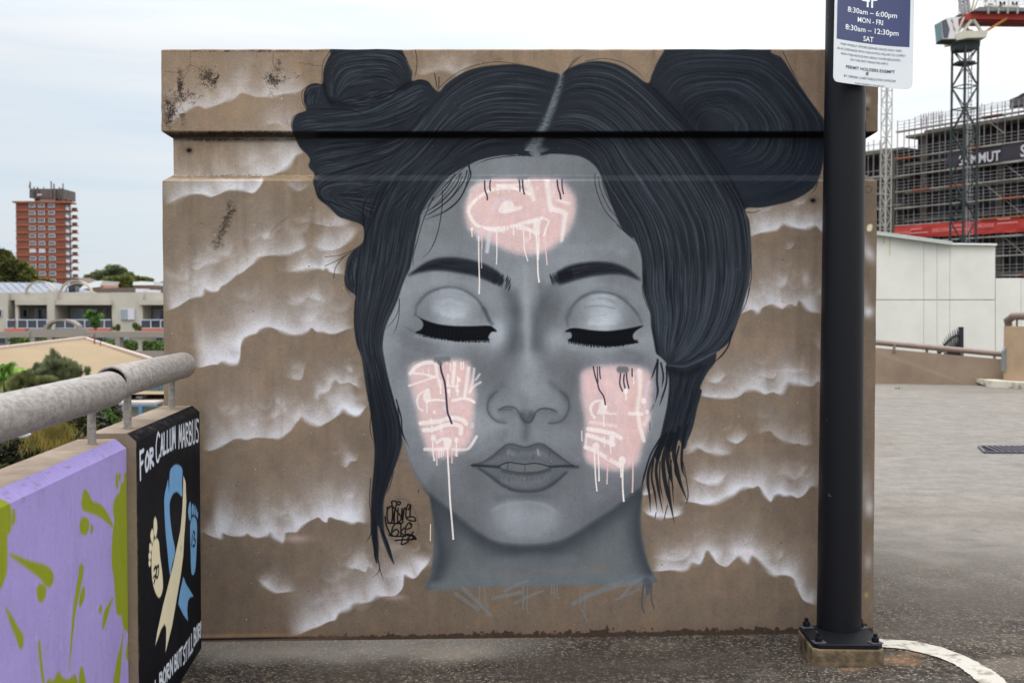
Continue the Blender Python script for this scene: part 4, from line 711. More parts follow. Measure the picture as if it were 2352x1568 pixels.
    # left cheek marks
    s2('J',8,wh,.75,(130,290),(200,210),(300,160),(440,150)); c.poly(T('J',(420,150),(470,150),(490,350),(525,380),(520,480),(495,470),(450,330)),wh,1,.8,smooth=False)
    s2('J',5,wh,.7,(180,290),(300,300),(440,340)); s2('J',4,wh,.7,(110,445),(250,400),(440,330)); s2('J',3,wh,.5,(285,240),(290,280)); s2('J',3,wh,.5,(355,240),(360,310))
    c.poly(T('J',(660,140),(710,140),(680,440),(640,430)),wh,1,.8,smooth=False); s2('J',5,wh,.7,(600,310),(602,430)); s2('J',5,wh,.8,(590,445),(720,455)); s2('J',3,lav,.5,(625,370),(627,430))
    c.poly(T('J',(840,200),(885,210),(830,600),(790,590)),wh,1,.8,smooth=False); s2('J',6,wh,.8,(660,630),(780,605),(870,615),(930,650)); s2('J',5,wh,.6,(930,230),(910,400),(870,530)); s2('J',4,wh,.6,(1000,300),(950,370)); s2('J',5,wh,.6,(1010,400),(930,450),(880,520))
    c.poly(T('J',(360,470),(385,610),(330,660),(290,600),(300,540)),wh,1,.85); s2('J',5,wh,.8,(340,635),(450,620),(560,630)); s2('J',4,wh,.7,(340,490),(240,560),(215,640),(235,720),(285,755))
    for x,y,R_,col in [(740,362,4.5,wh),(614,500,5,wh),(717,495,5,wh),(560,720,5,(214,204,206)),(660,745,4,(206,198,200)),(430,765,3.5,wh),(505,765,4,pp),(790,725,8,pp),(850,770,6,pp),(387,875,5,wh),(900,930,7,(205,200,202)),(418,1090,8,wh),(706,1115,6,wh),(470,1190,5.5,pp)]:
        a_,b_=cr('J',[(x,y)])[0]; c.stroke([(a_,b_),(a_+.1,b_+3)],R_*1.6,col,.85,1,smooth=False)
    s2('J',9,wh,.85,(260,915),(400,900),(520,880),(640,845),(780,870),(830,920)); s2('J',9,wh,.85,(300,1000),(420,990),(540,945),(660,925),(760,960),(760,1040)); s2('J',5,wh,.6,(500,900),(525,1040)); s2('J',5,pp,.9,(450,1060),(560,1020),(660,1020),(655,1100))
    s2('J',7,wh,.75,(460,1150),(540,1110),(600,1130)); c.poly(T('J',(545,1120),(600,1090),(645,1120),(640,1190),(600,1250),(555,1210)),wh,.8,.9); s2('J',7,wh,.7,(310,1240),(450,1240),(580,1230)); s2('J',6,wh,.7,(660,1240),(760,1245),(850,1235),(900,1180),(960,1080))
    # right cheek marks
    s2('K',6,wh,.8,(420,475),(350,480),(300,530),(300,600),(335,650)); c.poly(T('K',(380,560),(390,500),(430,480),(465,520),(470,590),(560,605),(560,620),(430,615),(360,610)),wh,.9,.85)
    c.poly(T('K',(780,150),(835,170),(830,350),(800,600),(760,590),(790,350)),wh,1.2,.8); s2('K',7,wh,.75,(700,610),(830,612)); s2('K',8,wh,.7,(790,600),(810,740),(850,890)); s2('K',7,lav,.65,(900,280),(870,420),(860,600)); s2('K',8,wh,.45,(900,640),(860,720),soft=4)
    s2('K',9,wh,.8,(270,770),(400,790),(530,820),(610,865)); s2('K',9,wh,.85,(260,830),(400,880),(530,930)); c.poly(T('K',(490,830),(550,840),(540,960),(490,950)),wh,1,.85,smooth=False); s2('K',6,wh,.6,(250,860),(240,960)); s2('K',9,wh,.75,(240,960),(350,1000),(480,1080),(600,1150)); s2('K',6,wh,.5,(290,700),(450,720),(560,740),soft=3)
    for x,y,R_,col in [(485,285,11,pp),(300,310,9,(218,182,182)),(580,480,8,pp),(664,535,5,pp),(848,470,7,wh),(885,585,5,wh),(350,945,10,wh),(625,1090,10,wh),(725,970,9,pp),(480,1060,6,pp),(663,370,6,wh),(680,850,4,pp)]:
        a_,b_=cr('K',[(x,y)])[0]; c.stroke([(a_,b_),(a_+.1,b_+3)],R_*1.6,col,.85,1,smooth=False)
    # dark drips
    dd=(58,54,72)
    for k,w_,p in [('I',3.4,[(435,140),(440,250),(465,320),(468,372)]),('I',3,[(507,130),(500,210),(507,258)]),('I',3,[(868,120),(876,190),(878,265)]),('I',3.4,[(910,120),(915,220),(933,303)]),('I',3.6,[(1345,130),(1355,220),(1380,300),(1390,362)]),('I',3,[(1405,120),(1408,220),(1424,298)]),
                   ('J',4.4,[(505,170),(520,270),(560,400),(575,520),(585,650),(598,780),(625,850),(648,915)]),('K',3.2,[(322,120),(340,210),(365,290),(385,360),(430,430),(448,515)]),('K',2.4,[(365,120),(365,200),(372,285)]),('K',2.8,[(388,120),(390,190),(397,242)]),('K',3.2,[(607,190),(600,300),(626,373)]),('K',3.4,[(645,200),(640,270),(653,340)]),('K',3.2,[(668,180),(675,260),(694,343)]),('K',3,[(727,140),(729,218)]),('K',1.4,[(914,700),(914,780)]),('E',1.2,[(429,872),(429,892)])]:
        c.stroke(cr(k,p),w_,dd if k!='E' else (20,20,20),.95,.6)
    c.stroke(T('K',(600,150),(660,150)),15,(112,115,118),.95,3); c.stroke(T('J',(450,120),(600,110)),12,(104,108,110),.8,4); c.stroke(T('J',(490,150),(510,165)),9,(104,108,110),.9,2)
    c.stroke(T('I',(420,100),(500,95)),9,(116,122,128),.7,3); c.stroke(T('I',(860,105),(960,105)),8,(116,122,128),.7,3)
    # black tag
    tg=(14,14,16); a_,b_=cr('G',[(1810,700)])[0]
    c.stroke(T('G',(1750,560),(1810,530),(1880,560),(1930,660),(1940,760),(1880,850),(1800,850),(1720,780),(1705,660),(1730,590)),3,(60,50,42),.28,3)
    for p in [[(1718,590),(1715,640),(1720,690),(1745,705),(1755,640),(1750,560),(1765,700),(1770,620)],[(1745,555),(1760,545),(1785,560),(1770,620),(1765,690)],[(1785,555),(1800,550),(1812,560),(1800,575),(1785,565)],[(1795,600),(1792,690),(1815,680),(1825,600),(1828,690),(1840,600),(1855,610)],[(1885,575),(1865,575),(1850,640),(1865,680),(1920,690),(1905,660),(1860,665)],[(1720,600),(1760,590),(1830,700),(1720,705)],[(1870,610),(1885,580),(1880,660)],
              [(1810,705),(1780,705),(1755,740),(1750,790),(1780,800),(1800,770),(1780,750),(1755,770)],[(1815,705),(1815,800)],[(1840,740),(1815,770),(1850,800)],[(1895,715),(1870,705),(1850,740),(1850,785),(1880,795),(1905,770)],[(1860,750),(1890,735),(1880,700)],[(1730,790),(1760,800),(1840,800),(1870,785),(1925,820),(1905,795),(1890,790)],[(1775,830),(1850,825),(1925,822)],[(1830,810),(1820,860),(1870,840)],[(1700,660),(1710,720),(1740,790)],[(1880,800),(1860,830),(1910,815)]]:
        c.stroke(T('G',*p),3.1,tg,.95,.7)
    # grime along the foot of the wall
    base_y=lambda x: 1474-22*(x-465)/1375.
    X=xx; by=1474-22*(X-465)/1375.
    gn=c.noise(9,4); gn2=c.noise(60,2); fine=c.noise(2.2,2)
    hgt=1+34*np.clip(gn-.38,0,1)**1.2*(.4+1.2*gn2)+5*fine
    gm=np.clip((yy-(by-hgt))/3,0,1)*(.55+.45*fine)*np.clip((X-600)/250,.15,1)
    c.comp(gm.astype(np.float32),(40,32,28))
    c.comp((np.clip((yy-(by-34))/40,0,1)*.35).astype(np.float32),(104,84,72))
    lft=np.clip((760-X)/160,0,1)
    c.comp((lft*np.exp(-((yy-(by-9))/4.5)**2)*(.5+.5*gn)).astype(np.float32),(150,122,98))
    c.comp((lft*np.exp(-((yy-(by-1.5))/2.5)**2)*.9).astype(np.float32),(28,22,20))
    c.comp((np.exp(-((yy-110)/4)**2)*np.clip(fine-.3,0,1)*.8).astype(np.float32),(80,74,62))
    for x,y,r0 in [(1994,435,8)]: 
        for q in range(24): a=q/24*6.283; c.blob(x+math.cos(a)*r0,y+math.sin(a)*r0,1.2,1.2,(84,74,66),.6)
    for x,y in [(1996,523)]: c.poly([(x-2,y-7),(x+6,y-8),(x+8,y-2),(x+4,y+8),(x-4,y+7),(x-5,y)],(222,218,190),.5,1)
    c.blob(1990,1365,5,7,(180,184,120),.5)
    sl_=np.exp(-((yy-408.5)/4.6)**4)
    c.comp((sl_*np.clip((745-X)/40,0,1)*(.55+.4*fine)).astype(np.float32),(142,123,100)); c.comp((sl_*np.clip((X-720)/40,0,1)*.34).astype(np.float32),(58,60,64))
    gv=np.exp(-((yy-311.5)/6.5)**6)  # painted shade under the groove's upper lip, dirt mixed in at left
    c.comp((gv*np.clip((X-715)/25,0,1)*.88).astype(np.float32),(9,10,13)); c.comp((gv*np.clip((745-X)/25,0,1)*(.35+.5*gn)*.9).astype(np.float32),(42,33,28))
    for i in range(420):   # overspray specks
        x,y=r.uniform(385,1890),r.uniform(130,1450); c.blob(x,y,.45+.5*r.rand(),.45+.5*r.rand(),(214,212,214) if r.rand()<.6 else (40,42,48),.5,0,2)
    # overall plaster mottling so that paint and concrete share one skin
    c.c*=(1+.07*(c.noise(2.2,2)-.5)+.09*(c.noise(22,4)-.5)+.05*(c.noise(9,3,st=(1,6))-.5))[...,None]
    v=np.clip(c.c/255,0,1); c.c=(255*(v**1.07)*1.0).astype(np.float32)
    return c
# ================================================================ materials
CONC = mat('bare_concrete',(146,129,110),.85,.3,3,bump=.25,bscale=60)
TOPC = mat('weathered_coping',(164,148,132),.85,.22,5,col2=(128,112,98),bump=.3,bscale=70)
BLACKP = mat('black_powder_coat',(17,18,23),.45,.25,24,col2=(84,84,90),lo=.255,hi=.285,detail=3,bump=.05,bscale=120,spec=.2)
GALV = mat('galvanised_pipe',(156,151,147),.55,.3,60,col2=(126,120,116),metal=.2,bump=.3,bscale=160,lo=.36,hi=.6,st=(1,.5,1),detail=14)
# ================================================================ ground of the car park deck
def ground_material():
    m=bpy.data.materials.new('deck_concrete'); m.use_nodes=True; t=m.node_tree; b=t.nodes['Principled BSDF']; b.inputs['Roughness'].default_value=.9; b.inputs['Specular IOR Level'].default_value=.2
    L=t.links.new; nn=t.nodes.new
    geo=nn('ShaderNodeTexCoord'); P=geo.outputs['Object']; sp=nn('ShaderNodeSeparateXYZ'); L(P,sp.inputs[0])
    def noise(sc,det=5,st=(1,1,1),rough=.6):
        mpn=nn('ShaderNodeMapping'); mpn.inputs['Scale'].default_value=st; L(P,mpn.inputs[0])
        n=nn('ShaderNodeTexNoise'); n.inputs['Scale'].default_value=sc; n.inputs['Detail'].default_value=det; n.inputs['Roughness'].default_value=rough; L(mpn.outputs[0],n.inputs[0]); return n.outputs[0]
    def ma(op,a,b_=0,c=0,clamp=False):
        n=nn('ShaderNodeMath'); n.operation=op; n.use_clamp=clamp
        for i,v in enumerate((a,b_,c)):
            if isinstance(v,(int,float)): n.inputs[i].default_value=v
            else: L(v,n.inputs[i])
        return n.outputs[0]
    def ramp(f,a,b_):   # smooth 0..1
        n=nn('ShaderNodeMapRange'); n.interpolation_type='SMOOTHSTEP'; n.inputs[1].default_value=a; n.inputs[2].default_value=b_; L(f,n.inputs[0]); return n.outputs[0]
    def mixc(f,a,b_):
        n=nn('ShaderNodeMix'); n.data_type='RGBA'
        if isinstance(f,(int,float)): n.inputs[0].default_value=f
        else: L(f,n.inputs[0])
        for i,v in ((6,a),(7,b_)):
            if isinstance(v,tuple): n.inputs[i].default_value=(*srgb(v),1)
            else: L(v,n.inputs[i])
        return n.outputs[2]
    X,Y=sp.outputs[0],sp.outputs[1]
    nl=noise(1.1,5); nm=noise(4.2,8,(1,1.15,1),.68); nf=noise(30,10,(1,1,1),.85); ng=noise(150,4,(1,1,1),.7)
    light=mixc(ramp(nm,.30,.72),(114,109,104),(134,129,123)); light=mixc(ma('MULTIPLY',ramp(nf,.5,.62),.6),light,(86,81,76)); light=mixc(ma('MULTIPLY',ramp(ng,.55,.62),.4),light,(70,66,62)); ck=nn('ShaderNodeTexVoronoi'); ck.feature='DISTANCE_TO_EDGE'; ck.inputs['Scale'].default_value=.42; L(P,ck.inputs[0]); light=mixc(ma('MULTIPLY',ramp(ma('ADD',ck.outputs[0],ma('MULTIPLY',nm,.05)),.03,.02),.16),light,(66,61,56))
    dark=mixc(ramp(nf,.47,.62),(38,33,30),(92,84,75))
    # where the moss and dirt sit: near strip, fading out towards the open deck
    far=ramp(ma('ADD',ma('ADD',Y,ma('MULTIPLY',X,.25)),ma('MULTIPLY',nl,2.2)),6.0,9.6)
    cov=ma('SUBTRACT',1.0,far)
    edge=ramp(ma('ADD',Y,ma('MULTIPLY',ma('SUBTRACT',nl,.5),1.0)),WALLY-.42,WALLY-.16)      # cleaner strip along the wall
    lw=ramp(X,.35,-.25); strip=ma('MULTIPLY',ma('MULTIPLY',edge,lw),.75)
    near=ramp(Y,4.35,3.9)                                   # paler worn ground towards the camera
    d=ma('MULTIPLY',cov,ma('SUBTRACT',1.0,strip)); d=ma('MULTIPLY',d,ramp(ma('ADD',ma('MULTIPLY',nl,.8),ma('MULTIPLY',nm,.55)),.36,.64))
    d=ma('MULTIPLY',d,ma('SUBTRACT',1.0,ma('MULTIPLY',near,.45)),clamp=True)
    col=mixc(d,light,dark)
    col=mixc(ma('MULTIPLY',ramp(noise(.28,4,(1,2.6,1)),.5,.7),ma('MULTIPLY',far,.55)),col,(100,93,84))
    col=mixc(ma('MULTIPLY',ramp(noise(1.1,5,(.5,2.2,1)),.52,.7),.4),col,(110,102,92))
    pits=ramp(nf,.62,.7); col=mixc(ma('MULTIPLY',pits,ma('MULTIPLY',cov,.55)),col,(168,156,140))
    col=mixc(ma('MULTIPLY',ramp(ng,.56,.66),ma('MULTIPLY',cov,.55)),col,(40,35,31)); col=mixc(ma('MULTIPLY',ramp(noise(70,3),.57,.64),ma('MULTIPLY',cov,.7)),col,(150,138,124))
    moss=ma('MULTIPLY',ramp(noise(2.3,5),.6,.72),ma('MULTIPLY',cov,.35)); col=mixc(moss,col,(84,80,48))
    # rust run-off beside the post footing
    def spot(x,y,r0,r1,amt,c_):
        nonlocal col
        vx=ma('POWER',ma('SUBTRACT',X,x),2); vy=ma('POWER',ma('MULTIPLY',ma('SUBTRACT',Y,y),1.7),2); dd=ma('SQRT',ma('ADD',vx,vy)); dd=ma('ADD',dd,ma('ADD',ma('MULTIPLY',ma('SUBTRACT',nm,.5),.28),ma('MULTIPLY',ma('SUBTRACT',nf,.5),.16)))
        col=mixc(ma('MULTIPLY',ramp(dd,r1,r0),amt),col,c_)
    a=gp(2060,1516); spot(a.x,a.y,.02,.17,.5,(140,104,74)); a=gp(1960,1536); spot(a.x,a.y,.01,.09,.35,(140,106,78)); a=gp(2100,1500); spot(a.x,a.y,.01,.12,.3,(150,118,86))
    for vx,vy,r1,am,c_ in ((1320,1535,.55,.62,(56,48,44)),(1620,1520,.5,.5,(62,54,49)),(820,1545,.45,.5,(64,57,52)),(2250,1380,.75,.5,(82,75,70)),(2120,1440,.5,.45,(78,71,66)),(1040,1502,.28,.4,(138,129,118)),(620,1500,.3,.35,(118,109,100)),(2330,1530,.3,.3,(140,131,120)),(1500,1480,.25,.3,(98,90,82))):
        a=gp(vx,vy); spot(a.x,a.y,r1*.25,r1,am,c_)
    L(col,b.inputs['Base Color'])
    bn=nn('ShaderNodeBump'); bn.inputs['Strength'].default_value=.5; bn.inputs['Distance'].default_value=.012; L(ma('ADD',nf,ma('MULTIPLY',ng,.5)),bn.inputs['Height']); L(bn.outputs[0],b.inputs['Normal'])
    return m
GR=ground_material()
b=MB(); xs=[-1.6,-.8,0,.8,1.6,4,8,14,24,40]; ys=[.3,2,3,4,5,7,10,15,22,24.5]
for y in ys:
    for x in xs: b.v.append((x,y,gz(x)))
nx=len(xs)
for j in range(len(ys)-1):
    for i in range(nx-1): b.f.append((j*nx+i,j*nx+i+1,(j+1)*nx+i+1,(j+1)*nx+i)); b.mi.append(0); b.sm.append(False)
tag(b.build('ground',GR),'grey stained concrete deck of the rooftop car park',kind='structure')
box('deck_edge',CONC,None,(-1.62,.3,-3),(40,24.5,-.06))['kind']='structure'
b=MB(); b.add([(-900,-200,-12),(900,-200,-12),(900,1600,-12),(-900,1600,-12)],[(0,1,2,3)])
tag(b.build('terrain',mat('street_ground',(108,106,98),.95,.4,.05,col2=(70,80,50))),'streets and gardens far below the car park',kind='structure')
# ---- painted arc
PAINT=mat('worn_white_paint',(176,171,162),.8,.2,16,col2=(118,110,100),lo=.36,hi=.5,bump=.4,bscale=60,detail=9)
oc=[(1985,1467),(2030,1469),(2062,1471),(2094,1473),(2126,1479),(2160,1487),(2196,1500),(2230,1514),(2262,1531),(2290,1549),(2312,1568),(2336,1592)]
ic=[(1985,1487),(2030,1488),(2062,1490),(2088,1494),(2110,1499),(2136,1506),(2160,1513),(2186,1524),(2208,1537),(2228,1551),(2246,1568),(2266,1590)]
O_=[gp(*p) for p in oc]; I_=[gp(*p) for p in ic]; b=MB()
O2=spline([tuple(p) for p in O_],n=6); I2=spline([tuple(p) for p in I_],n=6)
vs=[]; 
for p,q in zip(O2,I2):
    j=rnd.uniform(-.004,.004); vs.append((p[0]+j,p[1]+rnd.uniform(-.004,.004),p[2]+.005)); vs.append((q[0]-j,q[1]+rnd.uniform(-.003,.003),q[2]+.005))
b.add(vs,[(2*i,2*i+1,2*i+3,2*i+2) for i in range(len(O2)-1)])
tag(b.build('painted_line',PAINT),'curved white painted line on the concrete beside the black post','painted line')
# ================================================================ the mural wall
TFK=F/WALLY
def to_canvas(P):
    P=np.array(P,float); xc=(P[:,0]-1176)/F; yc=(784-P[:,1])/F; c,s_=math.cos(PITCH),math.sin(PITCH)
    t=WALLY/(c+yc*s_); Q=P.copy(); Q[:,0]=1176+xc*t*TFK; Q[:,1]=715-(-s_+yc*c)*t*TFK; return Q
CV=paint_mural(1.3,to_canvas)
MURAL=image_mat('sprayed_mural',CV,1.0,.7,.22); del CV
XL=at(375,715,WALLY).x; XR=at(2012,715,WALLY).x; DEP=2.6; REC=.04
zt=at(1176,113,WALLY).z; z1=at(1176,303,WALLY).z; z2=at(1176,319,WALLY+REC).z; z3=at(1176,402,WALLY+REC).z; z4=at(1176,413,WALLY).z
prof=[]   # (inset, z) from the foot up
def seg(a,b_,n):
    for i in range(n): t=i/n; prof.append((a[0]+(b_[0]-a[0])*t,a[1]+(b_[1]-a[1])*t))
seg((0,-.3),(0,z4-.006),34); seg((0,z4-.006),(.006,z4),1); seg((.006,z4),(REC,z3),2); seg((REC,z3),(REC,z2),8); seg((REC,z2),(.004,z1),2); seg((.004,z1),(0,z1+.005),1); seg((0,z1+.005),(0,zt-.006),16); seg((0,zt-.006),(.006,zt),1); prof.append((.006,zt)); prof.append((.3,zt+.004))
nF=70; loop=[]   # outline: front left to right, then right side, back, left side; (x, y, nx, ny, front?)
for i in range(nF+1): loop.append((i/nF,0))
for i in range(1,10): loop.append((1,i/10))
for i in range(nF//5+1): loop.append((1-i/(nF//5),1))
for i in range(1,10): loop.append((0,1-i/10))
from mathutils import noise as MN
vs=[]; uvs=[]
for ins,z in prof:
    for u,w in loop:
        x=XL+ins+(XR-XL-2*ins)*u; y=WALLY+ins+(DEP-2*ins)*w
        j=MN.noise(Vector((x*3,y*3,z*3)))*.003; e=MN.noise(Vector((z*22,x*20,7)))*.0022
        if u in (0,1): x+=e+j*.6
        if w==0: y+=j*.8
        zz=z+(MN.noise(Vector((x*9,y*9,3)))*.003 if abs(z-zt)<.01 else MN.noise(Vector((x*14,y*9,5)))*.0025 if z>z4-.01 and z<z1+.01 else 0)
        vs.append((x,y,zz)); k=TFK*WALLY/(WALLY+ins if w==0 else WALLY)
        uvs.append(((1176+x*k-360)/1680, 1-((715-(zz-EYE)*k)-100)/1392))
nl_=len(loop); fs=[]; mi=[]
for r in range(len(prof)-1):
    for i in range(nl_):
        j=(i+1)%nl_; fs.append((r*nl_+i,r*nl_+j,(r+1)*nl_+j,(r+1)*nl_+i)); mi.append(0 if i<nF and r<len(prof)-2 else (2 if r>=len(prof)-2 else 1))
fs.append(tuple((len(prof)-1)*nl_+i for i in range(nl_))); mi.append(2)
me=bpy.data.meshes.new('mural_wall'); me.from_pydata(vs,[],fs)
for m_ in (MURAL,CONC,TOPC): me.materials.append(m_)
for p,k in zip(me.polygons,mi): p.material_index=k; p.use_smooth=False
uvl=me.uv_layers.new(name='UVMap')
for lp in me.loops: uvl.data[lp.index].uv=uvs[lp.vertex_index]
mural=bpy.data.objects.new('concrete_wall',me); SC.collection.objects.link(mural)
tag(mural,'tan concrete wall sprayed with a huge grey woman\'s face, closed eyes and pink cheek patches','mural wall')
# ================================================================ parapet walls on the left
PD=Vector((-.0922,1,0)).normalized(); PN=Vector((PD.y,-PD.x,0))    # along (away from camera) and out to the right
B1=gp(464,1486)
def pline(off,Y): # point of the parapet face line, moved right by off
    t=(Y-B1.y)/PD.y; p=B1+PD*t+PN*off; return Vector((p.x,p.y,0))
def face_canvas_tf(P0,P1,zt_,zb_,w,h):
    """photo point -> canvas point on the vertical plane through P0 and P1"""
    d=(P1-P0); Lg=d.length; d=d/Lg; n=Vector((d.y,-d.x,0))
    def tf(P):
        P=np.array(P,float); Q=P.copy()
        for i,p in enumerate(P):
            r=ray(p[0],p[1]); t=(P0-Vector((0,0,EYE))).dot(n)/r.dot(n); q=Vector((0,0,EYE))+r*t
            Q[i,0]=(q-P0).dot(d)/Lg*w; Q[i,1]=(zt_-q.z)/(zt_-zb_)*h
        return Q
    return tf
def parapet(name, Ya, Yb, off, zt_, cham, mats, thick=.175, endmat=1):
    """block with chamfered top edges; slot 0 face, 1 sides, 2 top"""
    a=pline(off,Ya); c=pline(off,Yb); zb=-.4
    sec=[(0,zb,0),(0,zt_-cham,0),(-cham*1.15,zt_,0),(-thick+.015,zt_,2),(-thick,zt_-.015,1),(-thick,zb,1)]
    b=MB(); n=len(sec); NS=14; V=[]
    for k in range(NS+1):
        q=a+(c-a)*(k/NS)
        for o_,z,_ in sec:
            e=MN.noise(Vector((q.x*9+o_*40,q.y*9,z*5)))*.0018
            V.append(q+PN*(o_+e)+Vector((0,0,z+e if z>0 else z)))
    F_=[];M_=[]
    for k in range(NS):
        for i in range(n):
            j=(i+1)%n; F_.append((k*n+i,k*n+j,(k+1)*n+j,(k+1)*n+i)); M_.append([0,0,2,2,1,1][i])
    F_.append(tuple(range(n))); M_.append(1); F_.append(tuple(NS*n+i for i in reversed(range(n)))); M_.append(1)
    me=bpy.data.meshes.new(name); me.from_pydata([tuple(v) for v in V],[],F_)
    for m_ in mats: me.materials.append(m_)
    uvl=me.uv_layers.new(name='UVMap'); Lg=(c-a).length; d=(c-a)/Lg
    for p,k in zip(me.polygons,M_):
        p.material_index=k
        for li in p.loop_indices:
            v=me.vertices[me.loops[li].vertex_index].co; q=Vector((v.x,v.y,0)); z=v.z
            if k==0: z=min(z,zt_)
            uvl.data[li].uv=((q-a).dot(d)/Lg,(z-zb)/(zt_-zb))
    bm=bmesh.new(); bm.from_mesh(me); bmesh.ops.recalc_face_normals(bm,faces=bm.faces); bm.to_mesh(me); bm.free()
    o=bpy.data.objects.new(name,me); SC.collection.objects.link(o); return o,a,c
# canvas of the black panel
YA,YB=3.682,4.775
def black_canvas():
    a=pline(0,YA); c=pline(0,YB); W_,H_=560,800
    tf=face_canvas_tf(a,c,1.078,-.4,W_,H_)
    k=Canvas(0,0,W_,H_,1.0,(16,18,24),tf,seed=5); k.grain=k.noise(3,2)
    k.c*=(1+.35*(k.noise(40,4)-.5))[...,None]
    blu=(112,160,204); crm=(219,209,178); wt=(208,214,226); bk=(15,16,22)
    q=lambda *p: cr('Q',p)
    def P(pts,col,f=1.0,al=1,sm=True): k.poly(cr('Q',pts),col,f,al,sm)
    # ribbon
    P([(918,425),(935,395),(955,386),(975,395),(986,420),(984,480),(984,560),(960,538),(938,545),(922,575),(914,600),(914,500)],blu)
    P([(908,465),(900,500),(888,560),(888,640),(893,740),(905,870),(918,985),(930,930),(947,855),(930,760),(918,660),(915,560),(910,500)],blu)
    P([(990,445),(1003,480),(1007,580),(1003,680),(995,780),(990,880),(975,1000),(955,1120),(930,1260),(900,1380),(893,1405),(897,1330),(897,1270),(888,1250),(870,1280),(850,1340),(838,1370),(850,1290),(880,1150),(910,1030),(935,930),(955,840),(975,740),(985,620),(989,520)],crm,sm=False)
    P([(990,990),(1005,1030),(1048,1100),(1028,1105),(1016,1125),(1012,1170),(1016,1235),(990,1200),(963,1140),(975,1060)],blu,sm=False)
    for pts,col in [([(840,785),(858,800),(865,880),(878,980),(880,1060),(862,1108),(840,1080),(822,1010),(818,920),(822,830)],crm),([(838,668),(848,690),(850,740),(842,782),(832,760),(830,700)],crm),([(818,740),(826,735),(832,770),(826,815),(816,800),(812,770)],crm),([(808,815),(818,812),(822,840),(814,862),(806,850)],crm),([(804,865),(814,862),(817,890),(808,905),(802,890)],crm),([(804,905),(812,905),(816,925),(808,942),(802,925)],crm),
                    ([(1045,668),(1058,680),(1065,720),(1062,860),(1055,960),(1042,985),(1033,960),(1030,860),(1027,740),(1032,690)],blu),([(1025,588),(1032,600),(1034,650),(1030,690),(1020,680),(1016,630)],blu),([(1042,598),(1048,615),(1046,660),(1039,655),(1036,620)],blu),([(1052,605),(1057,620),(1055,662),(1049,655)],blu),([(1062,620),(1065,640),(1062,670),(1057,655)],blu),([(1068,640),(1071,655),(1067,682),(1063,668)],blu)]: P(pts,col,1.2)
    S_=lambda w,col,*p: k.stroke(cr('Q',p),w,col,.95,.9)
    S_(7,bk,(833,955),(842,940),(845,960),(838,1005),(833,1025)); S_(3.5,bk,(828,1000),(838,985)); S_(6,bk,(850,940),(844,985),(850,998),(857,970),(857,935),(850,940))
    S_(7,bk,(1040,770),(1036,825)); S_(6,bk,(1045,750),(1053,760),(1048,785),(1056,800),(1050,828),(1043,825)); S_(1.6,(60,150,140),(975,825),(980,835),(977,850),(973,838))
    # brushed capitals: top line and bottom line, each letter as strokes in a 0..1 box
    LT=dict(F=[[(0,0),(.1,1)],[(0,.05),(.9,0)],[(.05,.48),(.7,.42)]],O=[[(.5,0),(.05,.4),(.2,.95),(.7,.9),(.9,.4),(.5,0)]],R=[[(.05,0),(.1,1)],[(.05,.03),(.75,.1),(.75,.4),(.1,.5),(.95,1)]],C=[[(.95,.12),(.5,0),(.08,.4),(.2,.9),(.6,1),(.95,.85)]],A=[[(0,1),(.5,0),(.95,1)],[(.2,.65),(.8,.62)]],L=[[(.1,0),(.1,1),(.85,.95)]],
      U=[[(.05,0),(.1,.8),(.45,1),(.85,.8),(.9,0)]],M=[[(0,1),(.15,0),(.5,.7),(.85,0),(1,1)]],B=[[(.05,0),(.1,1)],[(.05,.02),(.75,.12),(.65,.42),(.1,.48)],[(.1,.5),(.9,.62),(.8,.95),(.1,1)]],S=[[(.9,.1),(.3,.02),(.1,.3),(.8,.6),(.75,.95),(.05,.95)]],N=[[(.05,1),(.1,0),(.85,1),(.9,0)]],T=[[(0,.03),(1,.0)],[(.5,0),(.5,1)]],I=[[(.5,0),(.5,1)]])
    def word(s_,xa,xb,top,bot,w):
        n=len(s_); x=xa
        for i,ch in enumerate(s_):
            x0=xa+(xb-xa)*i/n; x1=xa+(xb-xa)*(i+.84)/n
            for st in LT[ch]: k.stroke(cr('Q',[(x0+(x1-x0)*u,top(x0+(x1-x0)*u)*(1-v)+bot(x0+(x1-x0)*u)*v) for u,v in st]),w,wt,.95,.9,smooth=ch in 'OCSRBU')
    ln=lambda xa,ya,xb,yb: (lambda x: ya+(yb-ya)*(x-xa)/(xb-xa))
    word('F',758,782,ln(755,320,800,300),ln(755,470,800,440),9); word('OR',786,834,ln(786,330,834,290),ln(786,425,834,385),10)
    word('C',842,868,ln(842,225,868,215),ln(842,380,868,355),8); word('ALLUM',868,951,ln(868,230,956,180),ln(868,340,956,290),8); word('MARBUS',967,1077,ln(958,185,1076,140),ln(958,300,1076,262),8)
    word('BORN',862,938,ln(862,1520,938,1425),ln(862,1600,938,1510),8); word('L',838,858,ln(838,1560,858,1545),ln(838,1625,858,1610),8); word('BUT',944,986,ln(944,1420,986,1372),ln(944,1500,986,1462),8); word('STILL',990,1046,ln(990,1380,1046,1290),ln(990,1468,1046,1385),8); word('BORN',1048,1096,ln(1048,1275,1096,1228),ln(1048,1365,1096,1300),8)
    k.c+=((k.noise(3,3)-.5)*9+(k.noise(30,3,st=(1,5))-.5)*10)[...,None]; k.c=np.clip(k.c,0,255)
    for i in range(110): k.blob(rnd.uniform(318,465),rnd.uniform(960,1540),.25,.3,(150,146,144),.6)
    k.tf=None
    for i in range(70):
        y=rnd.uniform(0,H_); k.blob(rnd.uniform(0,6),y,3,5,(96,82,70),.6)
    for i in range(50): k.blob(rnd.uniform(0,W_),rnd.uniform(0,10),6,2.5,(92,80,70),.45)
    return k
